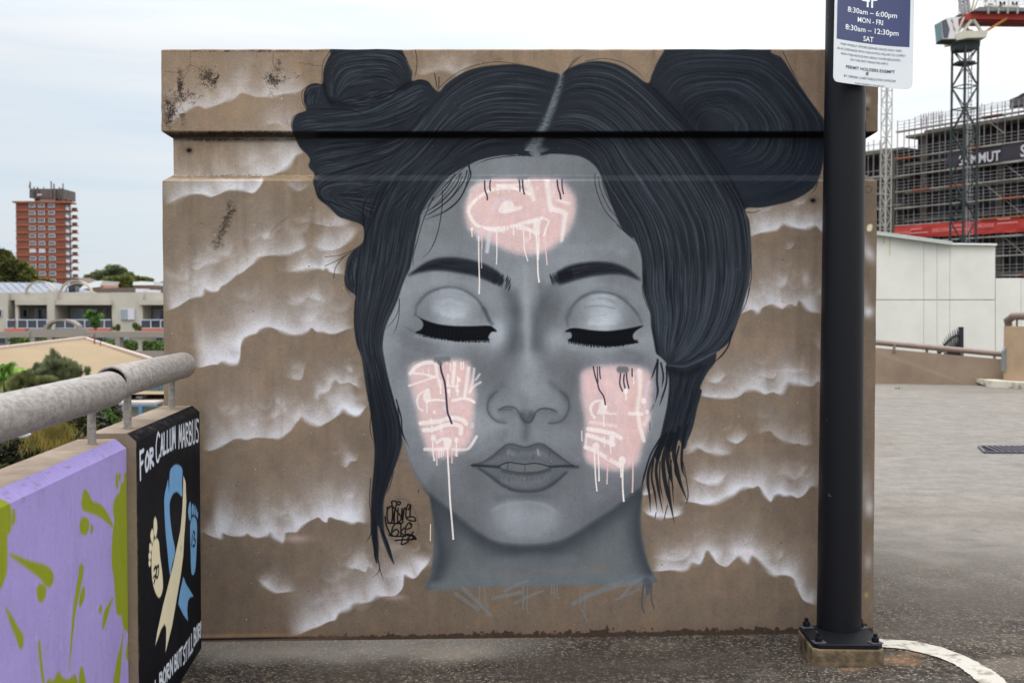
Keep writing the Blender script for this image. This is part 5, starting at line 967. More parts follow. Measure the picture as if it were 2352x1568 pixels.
BP=image_mat('black_painted_panel',black_canvas(),1.0,.55,.12)
blk,a_,c_=parapet('parapet_wall',YA,YB,0,1.078,.028,[BP,CONC,TOPC])
tag(blk,'far parapet block painted black with a blue and cream ribbon, footprints and white lettering','parapet wall','parapet blocks along the deck edge')
PU0,PU1=.6,3.662
def purple_canvas():
    a=pline(-.0285,PU0); c=pline(-.0285,PU1); W_,H_=1500,720
    tf=face_canvas_tf(a,c,1.062,-.4,W_,H_)
    k=Canvas(0,0,W_,H_,1.0,(146,133,186),tf,seed=9); k.grain=k.noise(3,2)
    k.c*=(1+.09*(k.noise(90,4)-.5)+.05*(k.noise(6,3)-.5))[...,None]
    g=(124,132,36); 
    def P(pts,f=1.2): k.poly(cr('Q',pts),g,f,1)
    P([(708,425),(690,430),(683,425),(672,440),(668,480),(655,490),(645,545),(635,545),(615,590),(610,640),(618,690),(608,760),(603,860),(604,930),(615,1000),(620,1080),(628,1180),(640,1200),(655,1205),(668,1270),(690,1290),(712,1300),(730,1290),(730,430)],.9)
    P([(632,430),(624,470),(628,515),(638,515),(640,470)]); P([(645,430),(642,460),(648,480),(652,440)])
    P([(440,600),(447,545),(460,522),(480,545),(500,585),(545,605),(580,650),(612,725),(565,690),(520,660),(475,645),(450,635)]); P([(430,720),(440,680),(460,672),(480,690),(482,730),(465,765),(440,760)]); P([(492,720),(500,712),(504,735),(496,758),(489,745)])
    P([(-60,560),(0,540),(45,580),(60,640),(60,740),(40,770),(40,860),(38,960),(20,1020),(0,1060),(-60,1100)],1); P([(68,630),(80,632),(84,680),(76,712),(64,705),(66,660)])
    P([(45,868),(90,880),(150,905),(200,918),(250,935),(285,970),(288,1020),(265,1050),(240,1035),(215,1000),(170,965),(110,920),(60,885)]); P([(198,1060),(215,1036),(245,1045),(248,1090),(230,1128),(208,1120)])
    P([(428,940),(440,922),(451,940),(448,990),(430,1080),(410,1180),(392,1330),(372,1520),(378,1380),(392,1200),(410,1060),(424,990)]); P([(432,1100),(445,1055),(458,1050),(458,1100),(440,1150),(428,1145)]); P([(535,1160),(545,1145),(550,1165),(542,1190),(534,1185)]); P([(552,1260),(560,1190),(580,1150),(612,1105),(595,1160),(575,1230),(560,1275)])
    P([(28,1155),(60,1200),(95,1260),(125,1310),(125,1370),(108,1380),(85,1320),(55,1240)]); P([(207,1350),(215,1338),(222,1380),(230,1470),(244,1600),(225,1540),(212,1430)])
    P([(255,1600),(265,1545),(285,1560),(300,1530),(318,1505),(340,1540),(370,1545),(400,1525),(415,1540),(412,1600)]); P([(430,1600),(430,1510),(440,1480),(452,1500),(465,1600)]); P([(668,1270),(655,1350),(630,1450),(610,1600),(640,1600),(660,1400)]); P([(684,1380),(695,1325),(705,1340),(706,1420),(690,1445),(680,1420)])
    for i in range(90): k.blob(rnd.uniform(0,300),rnd.uniform(1050,1560),.9,.9,(100,84,130),.5)
    k.c*=(1+.07*(k.noise(5,3,st=(1,7))-.5)+.06*(k.noise(2,2)-.5))[...,None]
    for i in range(170):
        x,y=rnd.uniform(600,1500),rnd.uniform(0,H_*.9); k.tf=None; L=rnd.uniform(0,9); k.stroke([(x,y),(x+rnd.uniform(-3,3),y+L)],rnd.uniform(.8,2.2),rnd.choice([(96,84,116),(186,176,206),(120,108,96)]),rnd.uniform(.2,.7),.7,smooth=False)
    for i in range(60):
        x=rnd.uniform(500,1500); y=rnd.uniform(0,22); k.stroke([(x,y),(x+rnd.uniform(2,16),y+rnd.uniform(-1,2))],rnd.uniform(1,2.5),(108,92,110),rnd.uniform(.2,.6),.8,smooth=False)
    k.tf=tf
    k.stroke([(168,1100),(160,1560)],1.2,(196,184,220),.4,1,smooth=False)
    return k
PP_=image_mat('lilac_painted_panel',purple_canvas(),1.08,.6,.12)
pur,a_,c_=parapet('parapet_wall',PU0,PU1,-.0285,1.062,.032,[PP_,CONC,TOPC])
tag(pur,'near parapet block painted lilac with olive green paint splats','parapet wall','parapet blocks along the deck edge')
# ================================================================ handrail
rl=thing('handrail',(-1.38,3.8,1.07),'thick scuffed grey pipe rail on short posts above the painted parapet','handrail')
def rc(Y,z): return Vector((-1.375-.0922*(Y-3.82),Y,z))
b=MB(); b.tube([rc(.8,1.232),rc(2.2,1.236),rc(3.575,1.24)],.059,36); b.build('rail_pipe',GALV,rl)
b=MB(); R1,R0=.0575,.049; n=36; A_=rc(3.6,1.258); Z_=rc(4.72,1.262); D_=(Z_-A_).normalized(); U_=D_.cross(Vector((0,0,1))).normalized(); V_=U_.cross(D_)
rings=[(A_,R0),(A_,R1)]+[(A_+(Z_-A_)*t,R1) for t in (.4,.8,1)]+[(Z_+D_*(.05*math.sin(a)),R1*math.cos(a)) for a in (.35,.7,1.05,1.35,1.56)]
rings=[(A_+D_*.2,R0)]+rings
vs=[]; 
for p,r in rings:
    for k in range(n): t=2*math.pi*k/n; vs.append(p+U_*math.cos(t)*r+V_*math.sin(t)*r)
b.add(vs,[(i*n+k,i*n+(k+1)%n,(i+1)*n+(k+1)%n,(i+1)*n+k) for i in range(len(rings)-1) for k in range(n)],0,True); b.add([vs[k] for k in range(n)],[tuple(range(n))])
b.build('rail_pipe',GALV,rl,recalc=False)
p0=None
for (vx,vy,zt_) in ((208,1021,1.062),(291,984,1.078),(393,939,1.078)):
    Y=(EYE-zt_)*F/(vy-715); x=(vx-1176)/F*Y
    MB().tube([(x,Y,zt_-.01),(x,Y,1.215)],.0138,16).build('rail_post',GALV,rl)
    b=MB().tube([(x,Y,zt_-.002),(x,Y,zt_+.003)],.019,16); b.build('post_collar',TOPC,rl)
# ================================================================ post, base plate, footing and sign
post=thing('sign_post',(1.44,4.66,.09),'black round steel post bolted to a concrete footing in front of the wall','post')
PT=Vector((at(1926.5,1450,4.66).x,4.66,.085)); PTOP=Vector((at(1941,200,4.66).x,4.66,at(1941,200,4.66).z)); dz=(PTOP-PT)/(PTOP.z-PT.z)
top=PT+dz*(3.6-PT.z)
b=MB(); b.tube([PT,PT+dz*1.2,PT+dz*2.4,top],[.095,.0905,.086,.083],48); b.build('pole',BLACKP,post)
b=MB(); b.tube([PT+Vector((0,0,-.004)),PT+Vector((0,0,.004)),PT+Vector((0,0,.010))],[.108,.105,.095],40); b.build('weld_collar',BLACKP,post)
rot=.10
pl=[gp(1833,1440,.088),gp(1869,1483,.088),gp(2029,1480,.088),gp(1989,1441,.088)]
cx=sum(p.x for p in pl)/4; cy=sum(p.y for p in pl)/4
def rect(cx,cy,w,d,r,cham=0):
    pts=[(-w/2,-d/2),(w/2,-d/2),(w/2,d/2),(-w/2,d/2)]
    if cham: pts=[(-w/2,-d/2+cham),(-w/2+cham,-d/2),(w/2-cham,-d/2),(w/2,-d/2+cham),(w/2,d/2-cham),(w/2-cham,d/2),(-w/2+cham,d/2),(-w/2,d/2-cham)]
    return [(cx+x*math.cos(r)-y*math.sin(r),cy+x*math.sin(r)+y*math.cos(r)) for x,y in pts]
g0=gz(1.45)
MB().prism(rect(cx,cy,.288,.275,-rot*.35,.022),g0+.074,g0+.094).build('base_plate',BLACKP,post,bevel=.003)
WASH=mat('dull_washer',(74,76,82),.6,.3,60)
for ix,iy in ((-1,-1),(1,-1),(-1,1),(1,1)):
    bx,by=rect(cx+0,cy,.235*1,.215,-rot*.35)[{(-1,-1):0,(1,-1):1,(1,1):2,(-1,1):3}[(ix,iy)]]
    w=MB(); w.prism(rect(bx,by,.052,.04,.25+ix*.1,0),g0+.0935,g0+.0985); w.build('washer_plate',WASH,post,bevel=.001)
    w=MB(); w.prism([(bx+.0165*math.cos(a*math.pi/3+ix),by+.0165*math.sin(a*math.pi/3+ix)) for a in range(6)],g0+.0985,g0+.118); nut=w.build('nut',BLACKP,post,bevel=.0015)
    w=MB(); w.tube([(bx,by,g0+.112),(bx,by,g0+.134)],.009,12); w.build('bolt_stud',BLACKP,nut)
b=MB()
fv=[gp(1826,1479),gp(1881,1527),gp(2028.6,1526),gp(2012,1487)]
STAINC=mat('rust_stained_footing',(120,103,80),.9,.4,9,col2=(50,45,34),bump=.5,bscale=60,lo=.38,hi=.62)
foot=MB().prism(rect(cx,cy+.004,.298,.29,-rot*.35,.018),g0-.05,g0+.0745).build('footing',STAINC,None,bevel=.006)
tag(foot,'low rust stained concrete block under the black post','footing')
# measuring tape sticker down the right side of the post
b=MB(); z0=at(1980,405,4.66).z; z1_=at(1980,283,4.66).z
for i in range(9):
    za=z0+(z1_-z0)*i/9; zb=z0+(z1_-z0)*(i+.93)/9
    vs=[]
    for z in (za,zb):
        c=PT+dz*(z-PT.z); r=.0875+.0008
        for t in (-.42,-.2,.02): vs.append((c.x+r*math.cos(t),c.y+r*math.sin(t),z))
    b.add(vs,[(0,1,4,3),(1,2,5,4)])
b.build('height_sticker',mat('sticker_white',(225,228,228),.6,.12,20),post)
# parking sign
sg=thing('parking_sign',(1.5,4.54,2.46),'white and navy bent metal parking time sign screwed to the black post','sign')
SYl,SYr=4.46,4.615; SXl=(1909-1176)/F*SYl; SXr=(2090-1176)/F*SYr; SZ=2.455; SW=math.hypot(SXr-SXl,SYr-SYl); SH=.60
def sfn(u,h,off=0):   # u 0..1 across, h metres above the lower edge
    u_=min(max(u,-.05),1.05); y=SYl+(SYr-SYl)*(1-(1-min(u_,1))**1.55 if u_<=1 else 1); x=SXl+(SXr-SXl)*u_+.010*(h/.28)*0
    return Vector((x+h*.012,y-off,SZ+h))
WH=mat('sign_white_face',(214,218,224),.35,.06,8,spec=.5); NAVY=mat('sign_navy_face',(50,60,106),.35,.15,4,spec=.5); INK=mat('sign_navy_ink',(66,72,104),.5,.1); GREYB=mat('sign_grey_back',(150,152,155),.5,.1,metal=.4)
def sheet(u0,u1,h0,h1,off,thick,m_,nm,rad=0,edge=0):
    b=MB(); nu=24; vs=[]; W_=SW
    def lim(u):   # rounded lower corners
        if not rad: return h0
        d=min((u-u0)*W_,(u1-u)*W_); return h0+(rad-math.sqrt(max(0,rad*rad-(rad-d)**2)) if d<rad else 0)
    us=[u0]+[u0+(u1-u0)*rad/W_*k for k in (.15,.4,.7,1)]*(1 if rad else 0) if rad else []
    us=sorted(set([u0+(u1-u0)*i/nu for i in range(nu+1)]+([u0+rad/W_*k for k in (.05,.15,.35,.6,.8)]+[u1-rad/W_*k for k in (.05,.15,.35,.6,.8)] if rad else [])))
    for u in us: vs+= [sfn(u,lim(u),off),sfn(u,h1,off),sfn(u,lim(u),off-thick),sfn(u,h1,off-thick)]
    f=[]
    for i in range(len(us)-1):
        a=4*i; f+=[(a,a+4,a+5,a+1),(a+2,a+3,a+7,a+6),(a,a+2,a+6,a+4),(a+1,a+5,a+7,a+3)]
    f+=[(0,1,3,2),(4*len(us)-4,4*len(us)-2,4*len(us)-1,4*len(us)-3)]
    b.add(vs,f); return b.build(nm,m_,sg)
sheet(0,1,0,SH,0,.003,WH,'sign_plate',rad=.022); sheet(.035,.955,.178,SH-.015,.0008,.0006,NAVY,'navy_panel')
LW=mat('sign_white_lettering',(235,238,242),.45,.03)
def sl(s_,uc,hc,cap,w,m_,bold): lettering('lettering',s_,cap,w,lambda x,y: sfn(uc+x/SW,hc+y-cap/2,.0016),m_,sg,bold)
def hz(vy,Y=4.56): return at(1990,vy,Y).z-SZ
sl('4P',.46,hz(-1),.072,.088,LW,.008)
sl('8:30am – 6:00pm',.485,hz(30.5),.022,.262,LW,.008); sl('MON - FRI',.465,hz(50),.0215,.135,LW,.008); sl('8:30am – 12:30pm',.485,hz(71),.022,.282,LW,.008); sl('SAT',.445,hz(91.5),.0215,.054,LW,.008)
for s_,y,w,u in (('PARK WHOLLY WITHIN DEFINED SPACES ONLY AND',111,.322,.475),('IN ACCORDANCE WITH THE NOTICE. FAILURE TO COMPLY',122,.362,.48),('WITH THIS NOTICE MAY RESULT IN PROSECUTION.',133,.318,.475),('ON THE SPOT PENALTIES APPLY.',143.5,.205,.465),('BY ORDER CHIEF EXECUTIVE OFFICER',182,.275,.47)):
    sl(s_,u,hz(y),.0092,w,INK,0)
sl('PERMIT HOLDERS EXEMPT',.475,hz(161),.0125,.26,INK,.012); sl('sutherlandshire.nsw.gov.au',.47,hz(195),.008,.155,INK,0)
SCREW=mat('brass_screw',(150,132,104),.4,.2,metal=.6)
p=sfn(.44,hz(170)); MB().tube([p+Vector((0,.004,0)),p+Vector((0,-.003,0)),p+Vector((0,-.006,0))],[.0065,.0065,.004],14).build('screw',SCREW,sg)
p=sfn(.42,hz(170)); b=MB(); b.box((p.x-.01,p.y+.006,p.z-.006),(p.x+.01,p.y+.03,p.z+.006)); b.build('bracket',BLACKP,sg)
# ================================================================ right: barrier wall, rail, round wall, kerb, grate
BARR=mat('barrier_render',(140,122,106),.9,.14,1.2,col2=(124,107,92),bump=.1,bscale=20)
RAILB=mat('painted_rail',(128,112,104),.5,.15,5,metal=.2)
Y0b,Y1b=21.9,21.3
def edge_at(vx,vy,Y): return at(vx,vy,Y)
P_=[]
for vx,vt,Y in ((1960,795,22.0),(2011,798.4,21.9),(2120,808.5,21.7),(2200,816,21.5),(2301,824.8,21.3),(2335,827,21.2)):
    q=at(vx,vt,Y); P_.append((q.x,Y,q.z))
b=MB()
b.slab([(P_[0][0],P_[0][1],-.3),(P_[-1][0],P_[-1][1],-.3)]+[p for p in reversed(P_)],(0,.22,0))
bw=tag(b.build('barrier_wall',BARR),'long brown rendered barrier wall across the far edge of the deck','barrier wall')
rr=thing('handrail',(P_[0][0],P_[0][1],1),'thin brown pipe rail running above the far brown barrier wall','handrail')
b=MB(); b.tube([at(1960,781.5,22.05),at(2011,786,22.0),at(2120,796,21.8),at(2301,813,21.4),at(2316,818,21.3)],.058,14); b.build('rail_pipe',RAILB,rr)
for vx,yt,yb in ((2056,790,803),(2131,797,810),(2213,804,818),(2287,811,824)):
    q=at(vx,yt,21.75); w=at(vx,yb,21.75); MB().tube([(q.x,21.8,q.z),(q.x,21.8,w.z-.05)],.03,8).build('rail_post',RAILB,rr)
# round wall
rw=thing('round_wall',(at(2400,880,20.3).x,20.3,0),'curved tan concrete wall with a brown tube rail beside the white kerb','curved wall')
cxr=at(2421,880,20.6).x; cyr=21.0; Rr=cxr-at(2315,880,20.8).x
arc=[(cxr+Rr*math.cos(a),cyr+Rr*math.sin(a)) for a in [math.radians(d) for d in range(180,271,6)]]+[(cxr+3,cyr-Rr)]
arc_in=[(cxr+(Rr-.2)*math.cos(a),cyr+(Rr-.2)*math.sin(a)) for a in [math.radians(d) for d in range(180,271,6)]]+[(cxr+3,cyr-Rr+.2)]
zt_=at(2330,750,20.4).z
RWM=mat('tan_render',(170,146,120),.9,.1,2,col2=(156,132,108)); b=MB(); n=len(arc)
vs=[(x,y,-.1) for x,y in arc]+[(x,y,zt_) for x,y in arc]+[(x,y,zt_) for x,y in arc_in]+[(x,y,-.1) for x,y in arc_in]
b.add(vs,[(i+k*n,i+1+k*n,i+1+((k+1)%4)*n,i+((k+1)%4)*n) for k in range(4) for i in range(n-1)],0,False); b.build('wall_face',RWM,rw)
zr=at(2345,726,20.4).z; pts=[(x,y) for x,y in [(cxr+(Rr-.1)*math.cos(a),cyr+(Rr-.1)*math.sin(a)) for a in [math.radians(d) for d in range(176,271,8)]]+[(cxr+3,cyr-Rr+.1)]]
path=[(pts[0][0]+.02,pts[0][1],zt_),(pts[0][0]-.01,pts[0][1],zt_+(zr-zt_)*.6)]+[(x,y,zr-.05*(i==0)) for i,(x,y) in enumerate(pts[1:])]
MB().tube(path,.075,14).build('rail_pipe',RAILB,rr if False else rw)
for i in (3,6,9): x,y=pts[i]; MB().tube([(x,y,zt_),(x,y,zr)],.022,8).build('rail_post',RAILB,rw)
kb=[gp(2274,889),gp(2310,891),gp(2352,894.5),gp(2440,903)]
b=MB(); vs=[(p.x,p.y,0) for p in kb]; top=[(p.x,p.y,.15) for p in kb]; bk=[(p.x,p.y+1.1,.15) for p in kb]
b.add(vs+top+bk,[(i,i+1,i+5,i+4) for i in range(3)]+[(i+4,i+5,i+9,i+8) for i in range(3)]+[(0,4,8)])
KM=mat('chipped_white_kerb',(196,190,174),.8,.3,4,col2=(128,122,106),lo=.36,hi=.52,bump=.3)
tag(b.build('kerb',KM),'white painted kerb with mossy foot in front of the curved tan wall','kerb')
STEEL=mat('grey_steel',(132,138,142),.5,.1,3,metal=.4)
q0=at(2302,852,20.9); q1=at(2313,800,20.9)
b=MB(); b.slab([(q0.x,20.9,q0.z),(q1.x,20.9,q0.z),(q1.x,20.9,at(0,793,20.9).z),(q0.x+.02,20.9,at(0,806,20.9).z)],(0,.08,0)); tag(b.build('steel_plate',STEEL),'grey steel plate where the thin rail meets the curved wall','steel plate')
# grate
gt=thing('drain_grate',tuple(gp(2300,1032)),'rusty dark steel drain grate set in the deck','drain grate')
g=[gp(2249,1027),gp(2402,1027),gp(2440,1041),gp(2262,1041)]
GM=mat('dark_grate_steel',(92,88,98),.6,.2,8,metal=.5); HOLE=mat('drain_shadow',(30,29,30),.95,.1)
b=MB(); b.add([(p.x,p.y,p.z+.004) for p in g],[(0,1,2,3)]); b.build('drain_opening',HOLE,gt)
A_,B_,C_,D_=[Vector(p)+Vector((0,0,.012)) for p in g]
for a,c in ((A_,B_),(D_,C_),(A_,D_)): MB().bar(a,c,.03,.016).build('grate_frame',GM,gt)
for i in range(1,12):
    t=i/12; MB().bar(A_.lerp(B_,t),D_.lerp(C_,t+.10 if t<.9 else 1),.022,.016).build('grate_bar',GM,gt)
# fallen leaf tuft
q=gp(2062,893); b=MB()
for i in range(14):
    a=rnd.uniform(0,6.3); h=rnd.uniform(.03,.09); r=rnd.uniform(.01,.08); b.add([(q.x+r*math.cos(a)-.012,q.y+r*math.sin(a),0),(q.x+r*math.cos(a)+.012,q.y+r*math.sin(a),0),(q.x+1.6*r*math.cos(a),q.y+1.6*r*math.sin(a),h)],[(0,1,2)])
tag(b.build('weed',mat('weed_green',(96,122,52),.8,.2)),'tiny green weed growing at the foot of the far barrier','weed')
# ================================================================ spiked gate fan behind the barrier
GB=mat('black_iron',(34,40,44),.5,.2); gf=thing('spiked_guard',(at(2200,815,23.5).x,23.5,0),'black iron fan of curved anti climb spikes behind the far rail','spiked guard')
q=lambda x,y: at(1952.3+.2197*x,602.9+.2197*y,23.5)
MB().bar(q(1160,1000),q(1160,672),.085).build('post',GB,gf)
tips=[(1138,680),(1115,680),(1092,692),(1069,705),(1046,728),(1025,745),(1005,765),(986,790),(968,820),(950,855),(925,905)]
for i,(x,y) in enumerate(tips):
    bx=1135-i*13; b=MB(); b.tube([q(bx,1000),q(bx-4-i*2,880+i*8),q(x+10+i*1.0,y+60),q(x,y)],[.016,.016,.016,.004],6); b.build('spike',GB,gf)
b=MB(); b.tube([q(1160,752),q(1110,762),q(1060,790),q(1015,835),q(985,862)],.03,8); b.build('curved_rail',GB,gf)
b=MB(); b.tube([q(975,890),q(955,930),q(935,950),q(918,925)],.03,8); b.build('curved_rail',GB,gf)
# ================================================================ white building
WB=mat('white_precast',(214,212,206),.85,.05,.8,col2=(203,202,196)); YW=32.0
wb=thing('white_building',(at(2150,800,YW).x,YW,-12),'low white precast concrete building with panel joints behind the far barrier','building')
GROOVE=mat('panel_joint',(186,184,176),.9,.1)
def Wp(vx,vy,y=YW): p=at(vx,vy,YW); return Vector((p.x,y,p.z))
b=MB(); b.slab([Wp(1990,536),Wp(2181.6,562),Wp(2286,564),Wp(2286,1000),Wp(1990,1000)],(0,.3,0)) 
for v in range(len(b.v)): x,y,z=b.v[v]; b.v[v]=(x,y+.09,z)
b.build('wall_backing',GROOVE,wb)
def topy(x): return 535+ (x-2010)*(560-535)/(2181.6-2010) if x<2181.6 else 560+(x-2181.6)*.014
for x0,x1 in ((1992,2121.2),(2122,2151.8),(2152.6,2181.2),(2182,2285.6)):
    for k in range(2):
        if k==0: P4=[Wp(x0,topy(x0)),Wp(x1,topy(x1)),Wp(x1,687.6),Wp(x0,687.6)]
        else: P4=[Wp(x0,689.2),Wp(x1,689.2),Wp(x1,990),Wp(x0,990)]
        MB().slab(P4,(0,.1,0)).build('wall_panel',WB,wb)
for x0,x1 in ((2287.0,2345),(2345.8,2420),(2420.8,2500)):
    MB().slab([Wp(x0,639),Wp(x1,638.5),Wp(x1,990),Wp(x0,990)],(0,.1,0)).build('wall_panel',WB,wb)
b=MB(); b.slab([Wp(2286.4,640,YW+.12),Wp(2520,639.5,YW+.12),Wp(2520,1000,YW+.12),Wp(2286.4,1000,YW+.12)],(0,.3,0)); b.build('wall_backing',GROOVE,wb)
FL=mat('grey_flashing',(178,182,180),.5,.1)
b=MB(); b.bar(Wp(1990,533.5)+Vector((0,-.05,0)),Wp(2181.6,559.5)+Vector((0,-.05,0)),.3,.11); b.build('roof_flashing',FL,wb)
b=MB(); b.bar(Wp(2181.6,560.5)+Vector((0,-.02,0)),Wp(2286,562)+Vector((0,-.02,0)),.2,.05); b.build('roof_flashing',mat('white_flashing',(222,222,222),.5,.05),wb)
RUST=mat('rust_streak',(196,174,112),.8,.2,12)
for vx,y0,y1 in ((2043.5,543,586),(2030,541,560)):
    MB().box(tuple(Wp(vx-.9,y1)+Vector((0,-.006,0))),tuple(Wp(vx+.9,y0)+Vector((0,-.002,0)))).build('rust_streak',RUST,wb)
b=MB(); b.slab([Wp(1990,540,YW+.42),Wp(2181,566,YW+.42),Wp(2286,568,YW+.42),Wp(2286,1000,YW+.42),Wp(1990,1000,YW+.42)],(0,14,0)); b.build('building_mass',WB,wb)
# ================================================================ building under construction, scaffolding and banners
S0=Vector((43.15,120,0)); SD=Vector((.652,-1,0)).normalized(); SN=Vector((-SD.y,SD.x,0))*-1   # SN points towards the camera
if SN.y>0: SN=-SN
def sp_(s,n,z): p=S0+SD*s+SN*n; return Vector((p.x,p.y,z))
def sv_(vx,vy,n=0):  # photo point on the facade plane moved n towards the camera
    r=ray(vx,vy); o=S0+SN*n; nn=SN; t=(o-Vector((0,0,EYE))).dot(nn)/r.dot(nn); return Vector((0,0,EYE))+r*t
def s_of(p): return (p-S0).dot(SD)
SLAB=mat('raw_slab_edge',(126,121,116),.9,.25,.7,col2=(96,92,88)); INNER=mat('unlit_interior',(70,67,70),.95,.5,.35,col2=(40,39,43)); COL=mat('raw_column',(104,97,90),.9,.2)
TUBE=mat('scaffold_tube',(156,150,152),.5,.25,2,col2=(120,112,114),metal=.2); DECK=mat('scaffold_deck',(156,152,148),.8,.3,.6,col2=(124,114,108)); ORANGE=mat('orange_plank',(150,96,72),.8,.3,.8)
LV=[281,346,388,426,466,508,549,592,636]; ZL=[EYE+(715-v)*113/F for v in LV]
cb=thing('unfinished_building',tuple(sp_(8,-6,-12)),'dark raw concrete building under construction behind scaffolding','building under construction')
def sbox(name,m_,parent,s0,s1,n0,n1,z0,z1):
    P4=[sp_(s0,n1,0),sp_(s1,n1,0),sp_(s1,n0,0),sp_(s0,n0,0)]; return MB().prism([(p.x,p.y) for p in P4],z0,z1).build(name,m_,parent)
SMAX=34
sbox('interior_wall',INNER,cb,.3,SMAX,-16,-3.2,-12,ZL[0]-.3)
ZS=[ZL[0]-.25]; 
z=ZL[0]-.25
while z>-2: z-=3.15; ZS.append(z)
for i,z in enumerate(ZS): sbox('floor_slab',SLAB,cb,.0,SMAX,-14,-1.4,z-.28,z)
for z in ZS[1:6]:
    for k in range(7): sbox('column',COL,cb,1.6+k*4.6+(k%2)*.7,2.2+k*4.6+(k%2)*.7,-2.6,-2.0,z,z+2.87)
    for k in range(9):
        if rnd.random()<.6: s_=rnd.uniform(1,30); sbox('window_frame',mat('dark_glazing',(52,54,62),.3,.2),cb,s_,s_+rnd.uniform(1,2.6),-3.1,-3.0,z+.1,z+2.3)
sbox('roof_slab',SLAB,cb,2.8,SMAX,-15,-.9,ZL[0]-.5,ZL[0]-.1)
# lower left wing
sbox('stair_core',COL,cb,-3.2,-1.2,-6,-1.2,-12,ZL[0]-1.6)
for i,z in enumerate(ZS): 
    zz=z-1.3
    if zz>2: P4=None; sbox('floor_slab',SLAB,cb,-9,-.1,-14,-1.0,zz-.3,zz)
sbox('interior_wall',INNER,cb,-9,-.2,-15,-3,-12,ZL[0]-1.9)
sc=thing('scaffolding',tuple(sp_(8,0,-12)),'grey tube scaffolding with planked lifts covering the unfinished building','scaffolding')
std=MB().tube([sp_(0,0,-12),sp_(0,0,ZL[0]+1.3)],.05,6,cap=False).build('standard',TUBE,sc)
xs_=[0,2.25,4.55,6.7,8.6,10.6,12.9,15.2,17.4,19.6,21.8,24,26.2,28.4]
for s_ in xs_[1:]: inst(std,SD*s_)
for s_ in xs_: inst(std,SD*(s_+.05)-SN*1.1); inst(std,SD*(s_+1.15)-SN*.5)
for i,z in enumerate(ZL):
    MB().bar(sp_(0,.05,z),sp_(29,.05,z),.6,.13,0).build('plank_deck',DECK,sc)
    for dz in (.4,.75,1.1): MB().bar(sp_(0,.08,z+dz),sp_(29,.08,z+dz),.04).build('ledger',TUBE,sc)
    for k in range(3):
        s_=rnd.choice(xs_[:8]); MB().bar(sp_(s_,.12,z-.01),sp_(s_+2.2,.12,z-.01),.72,.2).build('plank_deck',ORANGE if rnd.random()<.4 else DECK,sc)
for s_,z in ((12.9,ZL[2]),(10.6,ZL[3]),(15.2,ZL[5]),(10.6,ZL[0]),(12.9,ZL[6]),(6.7,ZL[1]),(12.9,ZL[4])):
    MB().bar(sp_(s_,.1,z),sp_(s_+2.3,.1,z-1.9),.06).build('brace',TUBE,sc)
for s_ in [x*1.15 for x in range(2,26)]: MB().bar(sp_(s_,.1,ZL[0]),sp_(s_,.1,ZL[0]+rnd.uniform(1.1,1.7)),.05).build('guard_post',TUBE,sc)
for dz in (.45,.9,1.3): MB().bar(sp_(2.5,.1,ZL[0]+dz),sp_(29,.1,ZL[0]+dz),.045).build('guard_rail',TUBE,sc)
for s_ in [3+.32*i for i in range(9)]: MB().bar(sp_(s_,0,ZL[0]),sp_(s_,0,ZL[0]+1.6),.06).build('guard_post',TUBE,sc)
# left wing scaffold
for k in range(5):
    for n in (0,-1.1): inst(std,SD*(-8+k*1.6)+SN*n+Vector((0,0,-1.7)))
for z in ZL: MB().bar(sp_(-9,.05,z-1.7),sp_(-1.4,.05,z-1.7),.5,.15).build('plank_deck',DECK,sc); MB().bar(sp_(-9,.05,z-1.0),sp_(-1.4,.05,z-1.0),.06).build('ledger',TUBE,sc); 
b=MB(); a_=sp_(14.2,-3,ZL[0]+1.1); b.box((a_.x-1.6,a_.y,a_.z),(a_.x+1.9,a_.y+2,a_.z+.9)); b.box((a_.x-.6,a_.y,a_.z+.9),(a_.x+1.4,a_.y+2,a_.z+1.4)); tag(b.build('machinery',mat('dark_tarp',(52,52,58),.8,.2)),'dark covered machine standing on top of the scaffolded building','machine')
# banners
def wavy(x0,y0t,y0b,x1,y1t,y1b,n,amp,m_,nm,parent,cols=36):
    b=MB(); vs=[]
    A=sv_(x0,y0t,n); B=sv_(x1,y1t,n); C=sv_(x1,y1b,n); D=sv_(x0,y0b,n)
    for i in range(cols+1):
        t=i/cols; T_=A.lerp(B,t); U=D.lerp(C,t)
        for j in range(7):
            w=j/6; p=T_.lerp(U,w)+SN*amp*MN.noise(Vector((t*16+w*3,w*2.5,n*3))); p.z+=.06*math.sin(t*30)*(j in (0,6))*amp*3; vs.append(p)
    b.add(vs,[(i*7+j,i*7+7+j,i*7+8+j,i*7+1+j) for i in range(cols) for j in range(6)],0,True)
    return b.build(nm,m_,parent)
rb=thing('red_banner',tuple(sv_(2200,525,.3)),'long wrinkled red mesh banner with pale print across the scaffolding','banner')
RED=mat('red_mesh',(186,64,58),.7,.2,.5,col2=(160,50,46)); wavy(2054.5,517,549,2420,496,528,.34,.16,RED,'banner_sheet',rb)
PALE=mat('faded_print',(214,150,150),.7,.1)
def btxt(s_,vx,vy,hgt,m_,par,n,bold=.02,slope=None):
    C=sv_(vx,vy,n); lettering('lettering',s_,hgt,None,lambda x,y: C+SD*(x)+Vector((0,0,y-hgt/2)),m_,par,bold)
for vx,vy in ((2074,536),(2161,528),(2262,518)): btxt('DECODE',vx,vy,.36,PALE,rb,.55,0)
for vx,vy in ((2110,531),(2205,523),(2312,508)):
    q=sv_(vx,vy,.55)
    for k in range(2):
        for j in range(9+k*5): s_=-1.0+j*.16; MB().bar(q+SD*s_+Vector((0,0,.25-k*.42)),q+SD*(s_+.1)+Vector((0,0,.25-k*.42)),.02,.14).build('print_mark',PALE,rb)
